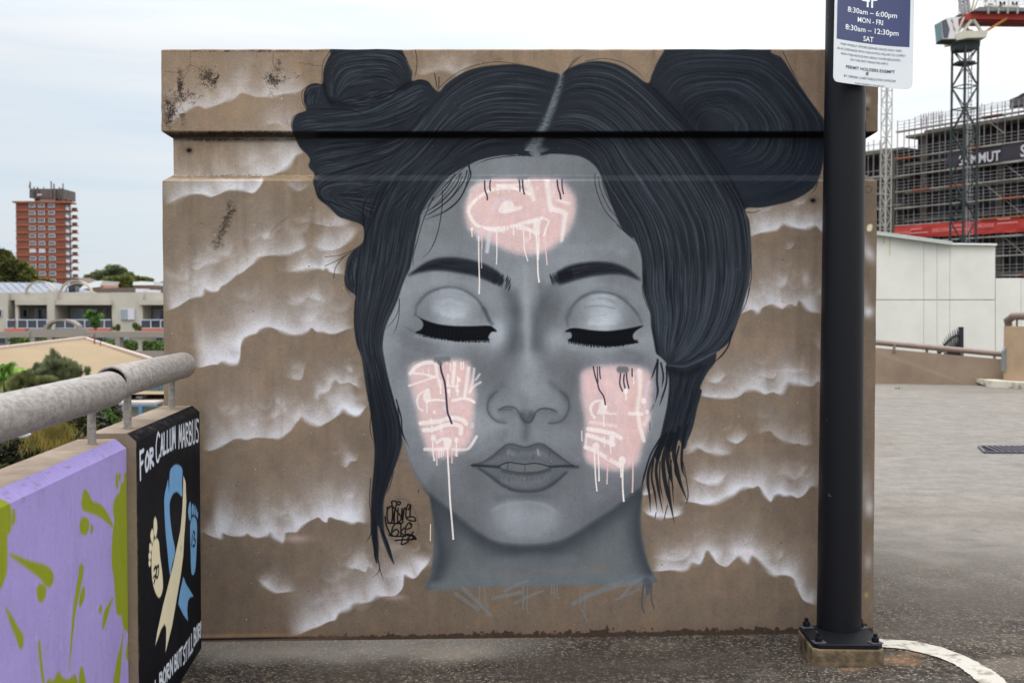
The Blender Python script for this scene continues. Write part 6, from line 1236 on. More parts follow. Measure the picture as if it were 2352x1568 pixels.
bb=thing('black_banner',tuple(sv_(2250,350,.3)),'black mesh banner with large white name lettering on the scaffolding','banner')
BK=mat('black_mesh',(58,54,62),.8,.15,.4); wavy(2175,353,388,2420,318,368,.3,.1,BK,'banner_sheet',bb)
WTL=mat('banner_white',(190,188,194),.7,.05)
SW_=s_of(sv_(2296,356,.5))-s_of(sv_(2201,372,.5)); CS=sv_(2249,363,.5); lettering('lettering','SAMMUT',1.0,SW_,lambda x,y: CS+SD*x+Vector((0,0,y-.5)),WTL,bb,.02)
CT=sv_(2402,340,.5); lettering('lettering','SAMMUT',1.15,SW_*1.12,lambda x,y: CT+SD*x+Vector((0,0,y-.55)),WTL,bb,.02)
# hoist masts
def truss(name,parent,x,y,z0,z1,w,m_,step,th,rot=.3,diag=True):
    cs=[(x+w*.707*math.cos(rot+math.pi/4+k*math.pi/2),y+w*.707*math.sin(rot+math.pi/4+k*math.pi/2)) for k in range(4)]
    for c in cs: MB().bar((c[0],c[1],z0),(c[0],c[1],z1),th*1.6).build('chord',m_,parent)
    z=z0; k=0
    while z<z1-.01:
        b=MB()
        for i in range(4):
            a,c=cs[i],cs[(i+1)%4]; b.bar((a[0],a[1],z),(c[0],c[1],z),th*.8)
            if diag:
                if (k+i)%2: a,c=c,a
                b.bar((a[0],a[1],z),(c[0],c[1],min(z+step,z1)),th*.8)
        b.build('bracing',m_,parent); z+=step; k+=1
    return cs
hm=thing('hoist_mast',(at(2038,500,117).x,117,-12),'slender pale lattice hoist mast rising left of the tower crane','hoist mast'); a_=at(2038,100,117)
truss('x',hm,a_.x,117,-12,EYE+(715-120)*117/F,.78,mat('pale_steel',(168,166,160),.6,.15,2),1.25,.06,.35)
# ================================================================ tower crane
YC=94.0; cr_=thing('tower_crane',(at(2213,700,YC).x,YC,-12),'tower crane with dark lattice mast, white cab and red counter deck lettered in white','crane')
MAST=mat('crane_mast_paint',(44,52,54),.6,.3,1); CREAM=mat('crane_cream',(186,181,168),.6,.12,1); CRED=mat('crane_red',(166,54,44),.55,.15,1); CGREY=mat('crane_grey',(150,150,152),.6,.15,1)
def C_(vx,vy,dy=0): p=at(vx,vy,YC); return Vector((p.x,p.y+dy,p.z))
mc=C_(2213.5,400); zt2=C_(2213,112).z
truss('x',cr_,mc.x,YC,-12,zt2,1.48,MAST,1.95,.10,.40)
for vy in (146,470): q=C_(2214,vy); MB().box((q.x-.75,YC-.6,q.z-.1),(q.x+.75,YC+.6,q.z+.1)).build('landing',MAST,cr_)
b=MB()
for vy in range(152,560,9): q=C_(2226,vy); b.box((q.x-.2,YC-.3,q.z-.03),(q.x+.2,YC-.26,q.z+.03))
b.box((C_(2222.6,1).x,YC-.3,0),(C_(2222.6,1).x+.06,YC-.25,zt2)); b.box((C_(2229.5,1).x,YC-.3,0),(C_(2229.5,1).x+.06,YC-.25,zt2)); b.build('ladder',CGREY,cr_)
MB().slab([C_(2189,102,-.7),C_(2200,98.5,-.7),C_(2244,98.5,-.7),C_(2243,112,-.7),C_(2236,117,-.7),C_(2196,120,-.7),C_(2190,116,-.7)],(0,1.3,0)).build('mast_collar',MAST,cr_)
MB().slab([C_(2181.5,88,-1.3),C_(2196,80.5,-1.3),C_(2255,79,-1.3),C_(2250,95,-1.3),C_(2208,96,-1.3),C_(2183,101,-1.3)],(0,2.6,0)).build('slewing_platform',CREAM,cr_)
b=MB()
for dy in (-.9,.9):
    b.bar(C_(2199,84,dy),C_(2222,50,dy),.2); b.bar(C_(2246,82,dy),C_(2224,50,dy),.2)
b.bar(C_(2223,52,-.9),C_(2223,52,.9),.5); b.bar(C_(2188,86,-.9),C_(2204,46,-.9),.14); b.build('a_frame',CREAM,cr_)
MB().slab([C_(2216,83,-.5),C_(2231,83,-.5),C_(2229,72,-.5),C_(2219,72,-.5)],(0,1,0)).build('winch_motor',mat('motor_tan',(150,120,92),.7,.2),cr_)
cab=MB().slab([C_(2149,57,-1.2),C_(2160,51,-1.2),C_(2172,48,-1.2),C_(2188,48,-1.2),C_(2188,97,-1.2),C_(2153,98,-1.2)],(0,1.5,0)).build('cab',mat('cab_white',(204,200,204),.5,.06),cr_)
MB().slab([C_(2149,59,-1.1)+Vector((-.03,0,0)),C_(2149,59,-1.1)+Vector((-.03,1.3,.12)),C_(2153,97,-1.1)+Vector((-.03,1.3,0)),C_(2153,97,-1.1)+Vector((-.03,0,0))],(.02,0,0)).build('cab_glass',mat('cab_teal_glass',(82,122,130),.15,.3,2,spec=.6),cab)
MB().slab([C_(2149.5,58,-1.25),C_(2160,53,-1.25),C_(2168,76,-1.25),C_(2164,95,-1.25),C_(2154,96,-1.25)],(0,.03,0)).build('cab_glass',mat('cab_dark_glass',(68,74,86),.15,.2,spec=.6),cab)
LG_=mat('logo_grey',(110,110,116),.6,.1)
for k,(x,y) in enumerate(((2173,55),(2174,58),(2175,61),(2178,73),(2179,76),(2180,79))): MB().bar(C_(x-1.2,y,-1.23),C_(x+1.2,y-.6,-1.23),.04,.09).build('cab_logo',LG_,cab)
b=MB(); MB().tube([C_(2176,67,-1.23),C_(2176,67,-1.2)],.1,12).build('cab_logo',mat('logo_orange',(226,160,120),.6,.1),cab)
MB().slab([C_(2152,98,-1),C_(2186,97,-1),C_(2186,101,-1),C_(2155,100,-1)],(0,1.4,0)).build('cab_floor',MAST,cr_)
MB().slab([C_(2187,79,-.6),C_(2194,79,-.6),C_(2194,87,-.6),C_(2187,87,-.6)],(0,1,0)).build('cab_bracket',CGREY,cr_)
# counter deck
MB().slab([C_(2207,40,-1.0),C_(2226,37,-1.0),C_(2460,42,-1.0),C_(2460,56,-1.0),C_(2226,51,-1.0),C_(2208,54,-1.0)],(0,2.0,0)).build('counter_deck_beam',CRED,cr_)
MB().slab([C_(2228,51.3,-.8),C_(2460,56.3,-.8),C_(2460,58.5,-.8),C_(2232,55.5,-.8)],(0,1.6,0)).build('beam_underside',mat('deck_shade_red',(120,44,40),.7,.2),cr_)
MB().slab([C_(2218,36,-1.5),C_(2232,27,-1.5),C_(2460,31,-1.5),C_(2460,38,-1.5)],(0,3.0,0)).build('walkway',mat('walkway_grid',(122,120,124),.7,.3,3),cr_)
for vx in (2252,2275,2296,2318,2340): MB().bar(C_(vx,30,-1.5),C_(vx,43,-1.5),.14).build('deck_bracket',CGREY,cr_)
b=MB(); b.slab([C_(2194,37.5,-.8),C_(2207,36,-.8),C_(2207,38.5,-.8),C_(2194,39.5,-.8)],(0,1.6,0))
for vx in (2193.5,2199,2205): b.bar(C_(vx,38,-.8),C_(vx,17,-.8),.06)
for vy in (17,22,27,32): b.bar(C_(2193.5,vy,-.8),C_(2206,vy,-.8),.05)
b.build('front_platform',CGREY,cr_)
b=MB()
for (a,c) in (((2211,38),(2192,-60)),((2220,38),(2206,-60)),((2228,34),(2215,-60))): b.bar(C_(*a),C_(*c),.2)
for k in range(12):
    t=k/12; x0=2211-19*t; x1=2228-13*t; y=36-96*t; b.bar(C_(x0,y),C_(x1,y-4),.10); b.bar(C_(x0,y-8),C_(x1,y),.08)
b.build('lattice_jib',CGREY,cr_)
b=MB(); b.bar(C_(2230,34),C_(2246,-40),.13); b.bar(C_(2236,28),C_(2266,-60),.1); b.build('pendant_bar',mat('pendant_ochre',(178,168,136),.6,.2),cr_)
MB().bar(C_(2245,84,-1),C_(2300,50,-1),.2).build('deck_strut',mat('ochre_strut',(180,112,48),.6,.2),cr_)
for vx0,vx1 in ((2282,2298),(2306,2345)): MB().slab([C_(vx0,-30,.3),C_(vx1,-30,.3),C_(vx1,24,.3),C_(vx0,24,.3)],(0,1.6,0)).build('counterweight',CREAM,cr_)
b=MB(); b.bar(C_(2232,13,-1.4),C_(2460,17,-1.4),.05); b.bar(C_(2232,20,-1.4),C_(2460,24,-1.4),.05); b.build('sign_rail',CGREY,cr_)
Q=C_(2301,17,-1.55); vsx,_=text_pts('SAMMUT'); wtx=max(v[0] for v in vsx)-min(v[0] for v in vsx); kk=(C_(2374,0).x-C_(2229,0).x)/wtx
lettering('lettering','SAMMUT',.62,C_(2374,0).x-C_(2229,0).x,lambda x,y: Q+Vector((x,0,y-.28-x*.02)),mat('deck_letter_white',(222,222,226),.5,.05),cr_,.035)
# ================================================================ left: tower block
YT=400.0; tb=thing('tower_block',(at(95,700,YT).x,YT,-12),'tall red brick tower block with three window columns and aerials on its roof','tower block')
BRK=mat('orange_red_brick',(122,76,62),.9,.12,.2,col2=(110,66,54)); BAND=mat('brick_band',(150,88,68),.9,.1,.2); WFR=mat('white_window_frame',(190,188,196),.6,.05); GLS=mat('grey_window_glass',(92,100,110),.25,.4,.3,col2=(64,70,80),spec=.6)
Tq=lambda x,y: (x*.1904,373.2+y*.1904)
def tb_box(nm,m_,par,x0,y0,x1,y1,dy0,dy1):
    a=at(*Tq(x0,y1),YT); c=at(*Tq(x1,y0),YT); return MB().box((a.x,YT+dy0,a.z),(c.x,YT+dy1,c.z)).build(nm,m_,par)
tb_box('brick_wall',BRK,tb,208,480,780,1900,0,5.6)
TRX=at(*Tq(780,500),YT).x
b=tb_box('roof_slab',BAND,tb,160,468,838,488,-.8,6.5)
wsrc=fsrc=blind=None
for k in range(12):
    y=575+90.3*(k-1)
    tb_box('brick_band',BAND,tb,206,y-6+(k==0)*0,782,y+9,-.35,0)
    if k<11:
        for x in (350,462,584):
            x+=k*1.6; y0=495 if k==0 else 493+91.3*k
            f=tb_box('window',WFR,tb,x,y0,x+77,y0+50,-.25,0)
            wh_=(k,x>500) in ((6,False),) or rnd.random()<.12
            for j in range(3):
                tb_box('pane',WFR if wh_ and j<3 else GLS,f,x+6+j*23,y0+6,x+24+j*23,y0+42,-.33,-.26)
        y0=500+90.3*k
        za=at(0,Tq(0,y0+66)[1],YT).z; zb=at(0,Tq(0,y0+4)[1],YT).z; zc_=at(0,Tq(0,y0+86)[1],YT).z
        MB().box((TRX+.01,YT+.8,za),(TRX+.12,YT+2.4,zb)).build('balcony_door',GLS,tb); MB().box((TRX+.01,YT+3.0,za),(TRX+.12,YT+4.6,zb)).build('window',GLS,tb)
        MB().box((TRX,YT+.5,za-.2),(TRX+.5,YT+2.8,za+.9)).build('balcony_rail',WFR,tb); MB().box((TRX,YT+.3,zc_),(TRX+.6,YT+5.4,za-.21)).build('balcony_slab',BRK,tb)
        MB().box((TRX,YT+5.7,za-.2),(TRX+2.3,YT+7.2,za+.1)).build('balcony_slab',BAND,tb); MB().box((TRX+.3,YT+5.72,za+.1),(TRX+1.9,YT+7.0,za+1.2)).build('balcony_parapet',BRK,tb)
        tb_box('balcony',BAND,tb,155,y0+42,210,y0+50,2,9); tb_box('balcony_parapet',BRK,tb,158,y0+50,208,y0+76,2.4,8)
PLT=mat('dark_plant_room',(98,90,90),.9,.25,.3); tb_box('plant_room',PLT,tb,330,302,700,420,4,16); tb_box('plant_room_base',mat('plant_base',(196,190,180),.8,.2,.3),tb,410,418,605,468,5,14)
for x in (362,400,620,650,690): tb_box('plant_room_leg',PLT,tb,x-10,418,x+8,468,4.5,6)
for x,y0,y1,w in ((316,218,300,8),(326,300,420,14),(365,280,340,6),(406,285,420,9),(572,215,300,7),(606,245,420,8),(575,300,420,9),(615,300,430,12),(672,285,440,8),(716,240,430,5),(728,330,440,10),(700,300,440,10),(480,280,305,4),(775,410,470,3),(358,300,400,10),(690,310,400,8),(312,260,300,14),(318,320,420,10)):
    tb_box('aerial',mat('aerial_grey',(112,100,98),.7,.2) if x%2 else PLT,tb,x-w/2,y0,x+w/2,y1,3,3.6)
for x in (462,490): q=at(*Tq(x,390),YT+3); MB().tube([(q.x,YT+3.2,q.z),(q.x,YT+2.8,q.z)],.35,12).build('dish_aerial',WFR,tb)
# ================================================================ foliage
def leaf_cloud(name,parent,clumps,n,leaf,m_,loc=None,flat=.7,spiky=False):
    """leaf-sized faces through overlapping clumps: (centre, rx, ry, rz)"""
    vs=[];fs=[]; wts=[c[1]*c[3] for c in clumps]; tot=sum(wts)
    for (c,rx,ry,rz),w in zip(clumps,wts):
        m=int(n*w/tot)
        for _ in range(m):
            while True:
                d=Vector((rnd.uniform(-1,1),rnd.uniform(-1,1),rnd.uniform(-1,1)))
                if .05<d.length<1: break
            d=d.normalized()*(d.length**.45)
            k=1+.35*MN.noise(Vector((c[0]+d.x*2.2,c[1]+d.y*2.2,c[2]+d.z*2.2)))
            p=Vector((c[0]+d.x*rx*k,c[1]+d.y*ry*k,c[2]+d.z*rz*k))
            a=Vector((rnd.uniform(-1,1),rnd.uniform(-1,1),rnd.uniform(-flat,flat))).normalized()*leaf*rnd.uniform(.5,1.3); e=a.cross(Vector((rnd.uniform(-1,1),rnd.uniform(-1,1),rnd.uniform(-1,1)))).normalized()*leaf*.45
            if spiky: a=(d*.8+Vector((rnd.uniform(-.4,.4),rnd.uniform(-.4,.4),rnd.uniform(.3,1.3)))).normalized()*leaf*rnd.uniform(.7,1.8); e=a.cross(Vector((rnd.uniform(-1,1),rnd.uniform(-1,1),.2))).normalized()*leaf*.16
            i=len(vs); vs+=[p-a,p+e,p+a,p-e]; fs.append((i,i+1,i+2,i+3))
    b=MB(); b.v=[tuple(v) for v in vs]; b.f=fs; b.mi=[0]*len(fs); b.sm=[False]*len(fs)
    return b.build(name,m_,parent,loc,recalc=False)
def leafmat(name,c,c2,sc=.6): return mat(name,c,.7,.3,sc,col2=c2,lo=.38,hi=.62,detail=3,spec=.2)
BARK=mat('grey_bark',(92,80,68),.9,.3,2)
def tree(name,label,group,base,clumps,n,leaf,m_,r=.2,cat='tree',spiky=False):
    t=thing(name,base,label,cat,group); B_=Vector(base)
    c0=Vector(clumps[0][0]); b=MB(); fork=B_.lerp(Vector((c0.x,c0.y,c0.z)),.6); b.tube([B_,B_.lerp(fork,.5)+Vector((r*.5,0,0)),fork],[r,r*.8,r*.6],8)
    for c,rx,ry,rz in clumps: b.tube([fork,fork.lerp(Vector(c),.5)+Vector((0,0,rz*.15)),Vector(c)],[r*.45,r*.3,r*.12],5)
    b.build('trunk',BARK,t); leaf_cloud('crown',t,clumps,n,leaf,m_,spiky=spiky); return t
def cl(k,Y,lst):  # clumps from photo boxes (x, y, half width, half height in crop px)
    s_=dict(T=(0,373.2,.1904),U=(0,631.6,.1904),V=(0,0,1),Wc=(0,861.3,.1465))[k]; o=[]
    for x,y,rx,ry in lst:
        p=at(s_[0]+x*s_[2],s_[1]+y*s_[2],Y+rnd.uniform(-.4,.4)*rx*s_[2]*Y/F); m=s_[2]*Y/F; o.append(((p.x,p.y,p.z),rx*m,rx*m*.8,ry*m))
    return o
DKG=leafmat('dark_olive_leaves',(118,120,66),(50,56,28),.12); GUM=leafmat('gum_leaves',(140,148,108),(76,84,58),.12); OLV=leafmat('olive_hedge',(120,126,66),(62,70,34),.2)
tree('roof_edge_shrub','pale olive shrub filling the gap between the palm and the grey green shrub','plants below the deck',tuple(at(75,1000,25)),cl('U',25,[(330,1230,70,60),(250,1260,80,60),(400,1290,100,60),(180,1330,90,60),(560,1290,120,50)]),7000,.07,leafmat('pale_olive_leaves',(136,140,92),(64,72,40),1.4),.05,spiky=True)
g_='trees on the skyline beyond the flats'
tree('fig_tree','dense dark green tree in front of the left foot of the brick tower',g_,tuple(at(40,700,200)),cl('T',200,[(40,1180,110,110),(100,1260,110,90),(220,1290,110,90),(310,1350,110,90),(20,1330,120,110),(160,1400,160,80),(380,1420,80,40),(-60,1200,120,160)]),9000,.85,DKG,.8)
tree('gum_tree','open flat topped gum tree with gaps of sky right of the brick tower',g_,tuple(at(262,690,230)),cl('T',230,[(1380,1275,80,22),(1460,1310,60,30),(1230,1345,100,28),(1150,1385,100,30),(1080,1410,50,25),(1350,1370,50,40),(1450,1380,70,30),(1540,1370,60,40)]),3600,.8,GUM,.5)
tree('round_tree','rounded olive green tree in front of the gum tree',g_,tuple(at(270,690,190)),cl('T',190,[(1330,1440,90,45),(1420,1430,90,45),(1520,1430,80,50),(1280,1470,60,40),(1450,1480,140,30)]),4200,.6,OLV,.5)
tree('low_tree','low spreading tree beside the white roofs at the mural wall edge',g_,tuple(at(330,690,210)),cl('T',210,[(1700,1415,80,25),(1790,1420,50,18),(1640,1400,40,20),(1640,1500,70,40),(1720,1520,60,40)]),2400,.6,OLV,.4)
tree('far_tree','small dark tree peeping past the left edge of the mural wall',g_,tuple(at(372,690,240)),cl('T',240,[(1870,1480,60,25),(1940,1490,70,35),(2010,1480,70,30)]),1300,.6,DKG,.4)
tree('roadside_tree','thin green tree right of the foot of the brick tower',g_,tuple(at(95,690,210)),cl('T',210,[(480,1430,60,20),(570,1440,50,16)]),800,.6,OLV,.3)
# houses on the skyline
def house(nm,label,Y,roof,wallr,rm,wm):
    a=at(roof[0][0],700,Y); h=thing(nm,(a.x,Y,-12),label,'house','houses behind the flats')
    MB().slab([at(x,y,Y) for x,y in roof],(0,8,0)).build('roof',rm,h)
    if wallr: x0,y0,x1,y1=wallr; p=at(x0,y1,Y); q=at(x1,y0,Y); MB().box((p.x,Y+.6,p.z),(q.x,Y+7.5,q.z)).build('wall',wm,h)
    return h
WR=mat('white_metal_roof',(220,222,226),.5,.05); DR=mat('dark_tile_roof',(104,92,86),.8,.2,1); RW2=mat('pink_brick_wall',(176,128,108),.9,.1)
T_=lambda x,y: (x*.1904,373.2+y*.1904)
house('house','white sloping metal roof between the brick tower and the round tree',180,[T_(960,1530),T_(990,1490),T_(1150,1430),T_(1235,1425),T_(1200,1500)],(190,655,235,690),WR,RW2)
house('house','white gabled roof over a pink wall beside the mural wall',185,[T_(1600,1480),T_(1610,1440),T_(1700,1432),T_(1860,1440),T_(1850,1480)],(307,652,350,690),WR,RW2)
house('house','brown hipped roof directly right of the brick tower',190,[T_(850,1470),T_(860,1380),T_(930,1395),T_(1010,1450),T_(1060,1480)],(160,652,205,690),DR,DR)
house('house','long dark brown tiled roof behind the right hand flats',150,[T_(1130,1580),T_(1180,1520),T_(1760,1500),T_(2010,1490),T_(2010,1590)],(216,670,390,700),DR,DR)
# ================================================================ cream apartment building
YB_=100.0; ap=thing('apartment_building',(at(190,760,YB_).x,YB_,-12),'cream low rise flats with recessed balconies, glass rails and arched roof frames','apartment building')
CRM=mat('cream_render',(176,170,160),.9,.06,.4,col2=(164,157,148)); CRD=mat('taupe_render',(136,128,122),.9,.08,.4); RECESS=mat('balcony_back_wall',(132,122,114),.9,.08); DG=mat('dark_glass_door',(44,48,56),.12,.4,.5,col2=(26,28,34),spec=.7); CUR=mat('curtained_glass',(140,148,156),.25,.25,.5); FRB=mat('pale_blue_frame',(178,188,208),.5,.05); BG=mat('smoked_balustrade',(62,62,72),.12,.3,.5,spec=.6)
U=lambda x,y: (x*.1904,631.6+y*.1904)
def ub(nm,m_,par,x0,y0,x1,y1,d0,d1,Y=YB_):
    a=at(*U(x0,y1),Y); c=at(*U(x1,y0),Y); return MB().box((a.x,Y+d0,a.z),(c.x,Y+d1,c.z)).build(nm,m_,par)
XR_=2350
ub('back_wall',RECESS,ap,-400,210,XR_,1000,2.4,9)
ub('roof_parapet',CRM,ap,-400,212,XR_,302,.3,9)
for x0,x1 in ((210,606),(686,1362),(1698,XR_)): ub('balcony_fascia',CRM,ap,x0,302,x1,360,-.5,2.4)
for x0,x1 in ((-400,100),(610,690),(1358,1722)): ub('front_wall',CRM,ap,x0,210 if x0!=610 else 192,x1,700,-.1 if x0!=610 else -.7,2.5)
ub('column',CRM,ap,204,355,236,650,-.3,.1)
for x0,x1 in ((100,606),(690,1358),(1722,XR_)): ub('balcony_slab',CRD,ap,x0,648,x1,700,-.5,2.5)
def win(x0,y0,x1,y1,m_,panes,d=-.12,fr=None,Y=YB_):
    f=ub('window',fr or FRB,ap,x0,y0,x1,y1,d,d+.12); w=(x1-x0-6)/panes
    for j in range(panes): ub('pane',m_ if not isinstance(m_,(list,tuple)) else m_[j%len(m_)],f,x0+6+j*w,y0+6,x0+j*w+w,y1-6,d-.05,d-.005)
win(-40,412,34,500,DG,2,-.22); win(1466,408,1636,542,(CUR,WFR),2,-.22)
win(145,408,200,510,DG,1,2.25); win(335,405,606,640,DG,3,2.25); win(290,405,334,640,CUR,1,2.25); win(735,405,1060,640,(CUR,CUR,DG,CUR),4,2.25); win(1135,405,1165,500,DG,1,2.25); win(1240,408,1340,500,DG,2,2.25); win(1750,412,2000,640,(CUR,DG,CUR),3,2.25)
for x0,x1 in ((112,204),(240,606),(692,1358),(1722,2060)):
    ub('balustrade_glass',BG,ap,x0,548,x1,640,-.45,-.42); ub('balustrade_rail',FRB,ap,x0,534,x1,545,-.5,-.36); ub('balustrade_rail',FRB,ap,x0,634,x1,642,-.5,-.36)
    x=x0
    while x<x1+5: ub('balustrade_post',FRB,ap,x-4,536,x+5,642,-.52,-.38); x+=118
TER=mat('terracotta_planter',(190,104,78),.8,.1)
for x0,x1 in ((106,362),(1096,1360),(1700,2060)): ub('planter',TER,ap,x0,646,x1,674,-.95,-.55)
def arch(cx,cy,R0,R1,Y,m_,par,d=.5,yscale=.78,rng=(180,360)):
    b=MB(); n=18; vs=[]
    for i in range(n+1):
        a=math.radians(rng[0]+(rng[1]-rng[0])*i/n)
        for R in (R0,R1):
            p=at(*U(cx+R*math.cos(a),cy+R*math.sin(a)*yscale),Y); vs.append(p); vs.append(p+Vector((0,d,0)))
    for i in range(n): k=4*i; b.add([vs[k+j] for j in range(8)],[(0,4,6,2),(1,3,7,5),(0,1,5,4),(2,6,7,3)])
    return b.build('roof_arch',m_,par)
arch(478,215,174,184,YB_,CRM,ap,.5); arch(905,215,184,196,YB_+.3,CRM,ap,.5); arch(935,215,150,160,YB_+3,CRM,ap,.3)
ub('roof_hatch',DG,ap,720,125,800,205,2,3); ub('rooftop_vent',WFR,ap,1590,162,1680,206,1,3); ub('rooftop_vent',WFR,ap,1730,176,1812,208,1,3)
RFM=mat('grey_blue_metal_roof',(122,127,138),.6,.1,.3)
b=MB(); q=[at(*U(-400,214),101.5),at(*U(1180,214),101.5),at(*U(700,98),112),at(*U(-400,84),112)]; b.slab(q,(0,.3,-.1)); b.build('metal_roof',RFM,ap)
for k in range(-3,9):
    a=at(*U(-20+k*95,212),101.4); c=at(*U(-160+k*95,86),111.9); MB().bar(a,c,.06,.06).build('roof_seam',(bpy.data.materials.get('roof_seam_grey') or mat('roof_seam_grey',(134,139,150),.6,.05)),ap)
tree('balcony_tree','small leafy green tree standing before the flats\' middle balcony','plants around the flats',tuple(at(*U(1155,700),92)),cl('U',92,[(1140,520,55,70),(1085,450,35,30),(1075,500,45,30),(1160,580,55,50),(1210,500,35,30)]),900,.22,leafmat('fresh_green_leaves',(112,146,76),(50,76,36),.8),.06)
tree('pot_plant','thin potted plant at the right end of the flats\' middle planter','plants around the flats',tuple(at(*U(1425,690),92)),cl('U',92,[(1425,620,20,25),(1375,640,18,18),(1420,650,22,15)]),160,.18,OLV,.03,'plant')
tree('pot_plant','bushy potted plant left of the flats\' right balcony','plants around the flats',tuple(at(*U(1640,690),92)),cl('U',92,[(1632,610,28,28),(1680,640,22,25),(1650,650,15,12)]),240,.18,OLV,.03,'plant')
# courtyard pergola wall with arch, and the floor below
pg=thing('pergola_wall',(at(190,800,82).x,82,-12),'taupe rendered colonnade with a raised arch in front of the flats','garden wall')
def pb(nm,m_,x0,y0,x1,y1,d0,d1): return ub(nm,m_,pg,x0,y0,x1,y1,d0,d1,82.0)
for x0,x1,y0 in ((-400,366,682),(360,1030,655),(1028,XR_,680)): pb('beam',CRD,x0,y0,x1,750,0,.8)
for x0,x1 in ((362,418),(568,624),(864,912),(1028,1078),(1386,1444),(-150,-100),(1990,2050)): pb('pillar',CRD,x0,745,x1,900,.02,.78)
arch(738,650,175,212,82,CRD,pg,.8,.56); pb('arch_foot',CRD,525,608,562,656,.01,.79); pb('arch_foot',CRD,914,608,950,656,.01,.79)
pb('low_wall',CRD,1560,916,XR_,1010,.2,.7)
gl=ub('ground_floor_wall',CRM,ap,-400,700,XR_,1000,.4,2.4)
win(-40,752,60,830,DG,2,.2); win(150,752,200,800,DG,1,.2); win(690,712,858,790,(CUR,),5,.2); win(1090,750,1240,830,DG,2,.2); win(1280,752,1360,800,CUR,1,.2); win(1470,752,1550,790,CUR,1,.2); win(1870,752,1960,800,DG,2,.2)
HEDG=leafmat('hedge_leaves',(96,120,56),(40,56,24),.9)
for i,(x0,x1,y0,y1,lab) in enumerate(((150,366,752,860,'leftmost clipped hedge under the taupe colonnade'),(416,570,752,850,'clipped hedge in the second bay left of the raised arch'),(624,760,758,820,'low hedge beneath the raised arch'),(906,1040,750,790,'short piece of hedge right of the raised arch'),(1240,1390,780,880,'hedge sloping behind the ridge of the tan roof'),(1444,1640,785,910,'broad hedge left of the post gap in the colonnade'),(1740,1985,795,915,'rightmost dark hedge beside the mural wall edge'))):
    m=.1904*85/F; p=at(*U((x0+x1)/2,(y0+y1)/2),85); t=thing('hedge',(p.x,85,p.z-(y1-y0)/2*m),lab,'hedge','hedges in the flats\' garden')
    cs=[((p.x+(x1-x0)*m*u,85+rnd.uniform(-.1,.1),p.z+(y1-y0)*m*v),(x1-x0)*m*.24,.7,(y1-y0)*m*.34) for u in (-.33,0,.33) for v in (-.2,.18)]
    leaf_cloud('foliage',t,cs,1400,.12,HEDG); MB().tube([(p.x,85.2,p.z-(y1-y0)*m*.6),(p.x,85.2,p.z)],.05,6).build('stem',BARK,t)
# ================================================================ tan roof in the middle distance
th=thing('tan_roof_building',(at(190,860,46).x,46,-12),'building with a broad plain tan hipped roof in front of the flats','building')
TAN=mat('tan_membrane_roof',(140,123,97),.85,.06,.4,col2=(132,115,90)); RIDGE=mat('pale_ridge_cap',(176,158,150),.7,.1)
Ap=at(194,777,52); Lf=at(-90,811,44); Rt=at(345,824,47); Rt2=at(430,862,44); E2=at(430,905,37); E1=at(-90,905,36)
b=MB(); b.add([Lf,Ap,Rt,Rt2,E2,E1],[(0,1,2,3,4,5)]); bk=[v+Vector((0,0,-.25)) for v in (Lf,Ap,Rt,Rt2,E2,E1)]; b.add(bk,[(5,4,3,2,1,0)])
b.build('roof',TAN,th,recalc=False)
MB().bar(Lf+Vector((0,0,.03)),Ap+Vector((0,0,.03)),.35,.12).build('ridge_cap',RIDGE,th); MB().bar(Ap+Vector((0,0,.02)),Rt+Vector((0,0,.02)),.22,.1).build('ridge_cap',RIDGE,th); MB().bar(Rt,Rt2,.22,.1).build('ridge_cap',RIDGE,th)
b=MB(); z0=-12; b.add([tuple(E1-Vector((0,0,.3))),tuple(E2-Vector((0,0,.3))),(E2.x,E2.y,z0),(E1.x,E1.y,z0)],[(0,1,2,3)]); b.build('wall',CRM,th)
FLU=mat('rusty_flue',(128,62,48),.7,.2)
for x,y0,y1,w in ((1140,705,822,9),(1213,795,845,6),(900,1030,1085,5)):
    Y={1140:50.5,1213:50,900:44}[x]; a=at(*U(x,y1+8),Y); c=at(*U(x,y0),Y); MB().tube([a,c],w*.1904*Y/F,8).build('flue_pipe',FLU,th)
# ================================================================ plants below the deck
PALM=leafmat('palm_green',(150,182,84),(70,104,34),1.0)
pt=thing('palm_tree',tuple(at(15,960,27)),'bright green feathery palm just left of the tan roof','palm','plants below the deck')
b=MB(); b.tube([at(14,1010,27),at(16,930,27),at(18,865,27)],[.14,.12,.1],8); b.build('trunk',BARK,pt)
hub=at(18,858,27)
for i in range(60):
    a=rnd.uniform(0,6.28); el=rnd.uniform(-.5,1.3); L=rnd.uniform(.35,.8); d=Vector((math.cos(a)*math.cos(el),math.sin(a)*math.cos(el),math.sin(el)))
    pts=[hub+d*L*t+Vector((0,0,-.75*L*t*t*(1.1-el*.3))) for t in (0,.25,.5,.75,1)]; fr=MB()
    for k in range(26):
        t=k/26; p=pts[0].lerp(pts[-1],t); j=min(3,int(t*4)); p=pts[j].lerp(pts[j+1],t*4-j); dd=(pts[j+1]-pts[j]).normalized(); sd=dd.cross(Vector((0,0,1))).normalized()
        for sg_ in (-1,1):
            e=p+sd*sg_*.17*(1-t*.6)+dd*.1+Vector((0,0,-.14*rnd.uniform(.6,1.3))); fr.add([p,p+dd*.022,e],[(0,1,2)])
    for k in range(4): fr.bar(pts[k],pts[k+1],.014)
    fr.build('frond',PALM,pt,recalc=False)
GRE=leafmat('grey_green_leaves',(150,156,118),(74,84,58),1.2)
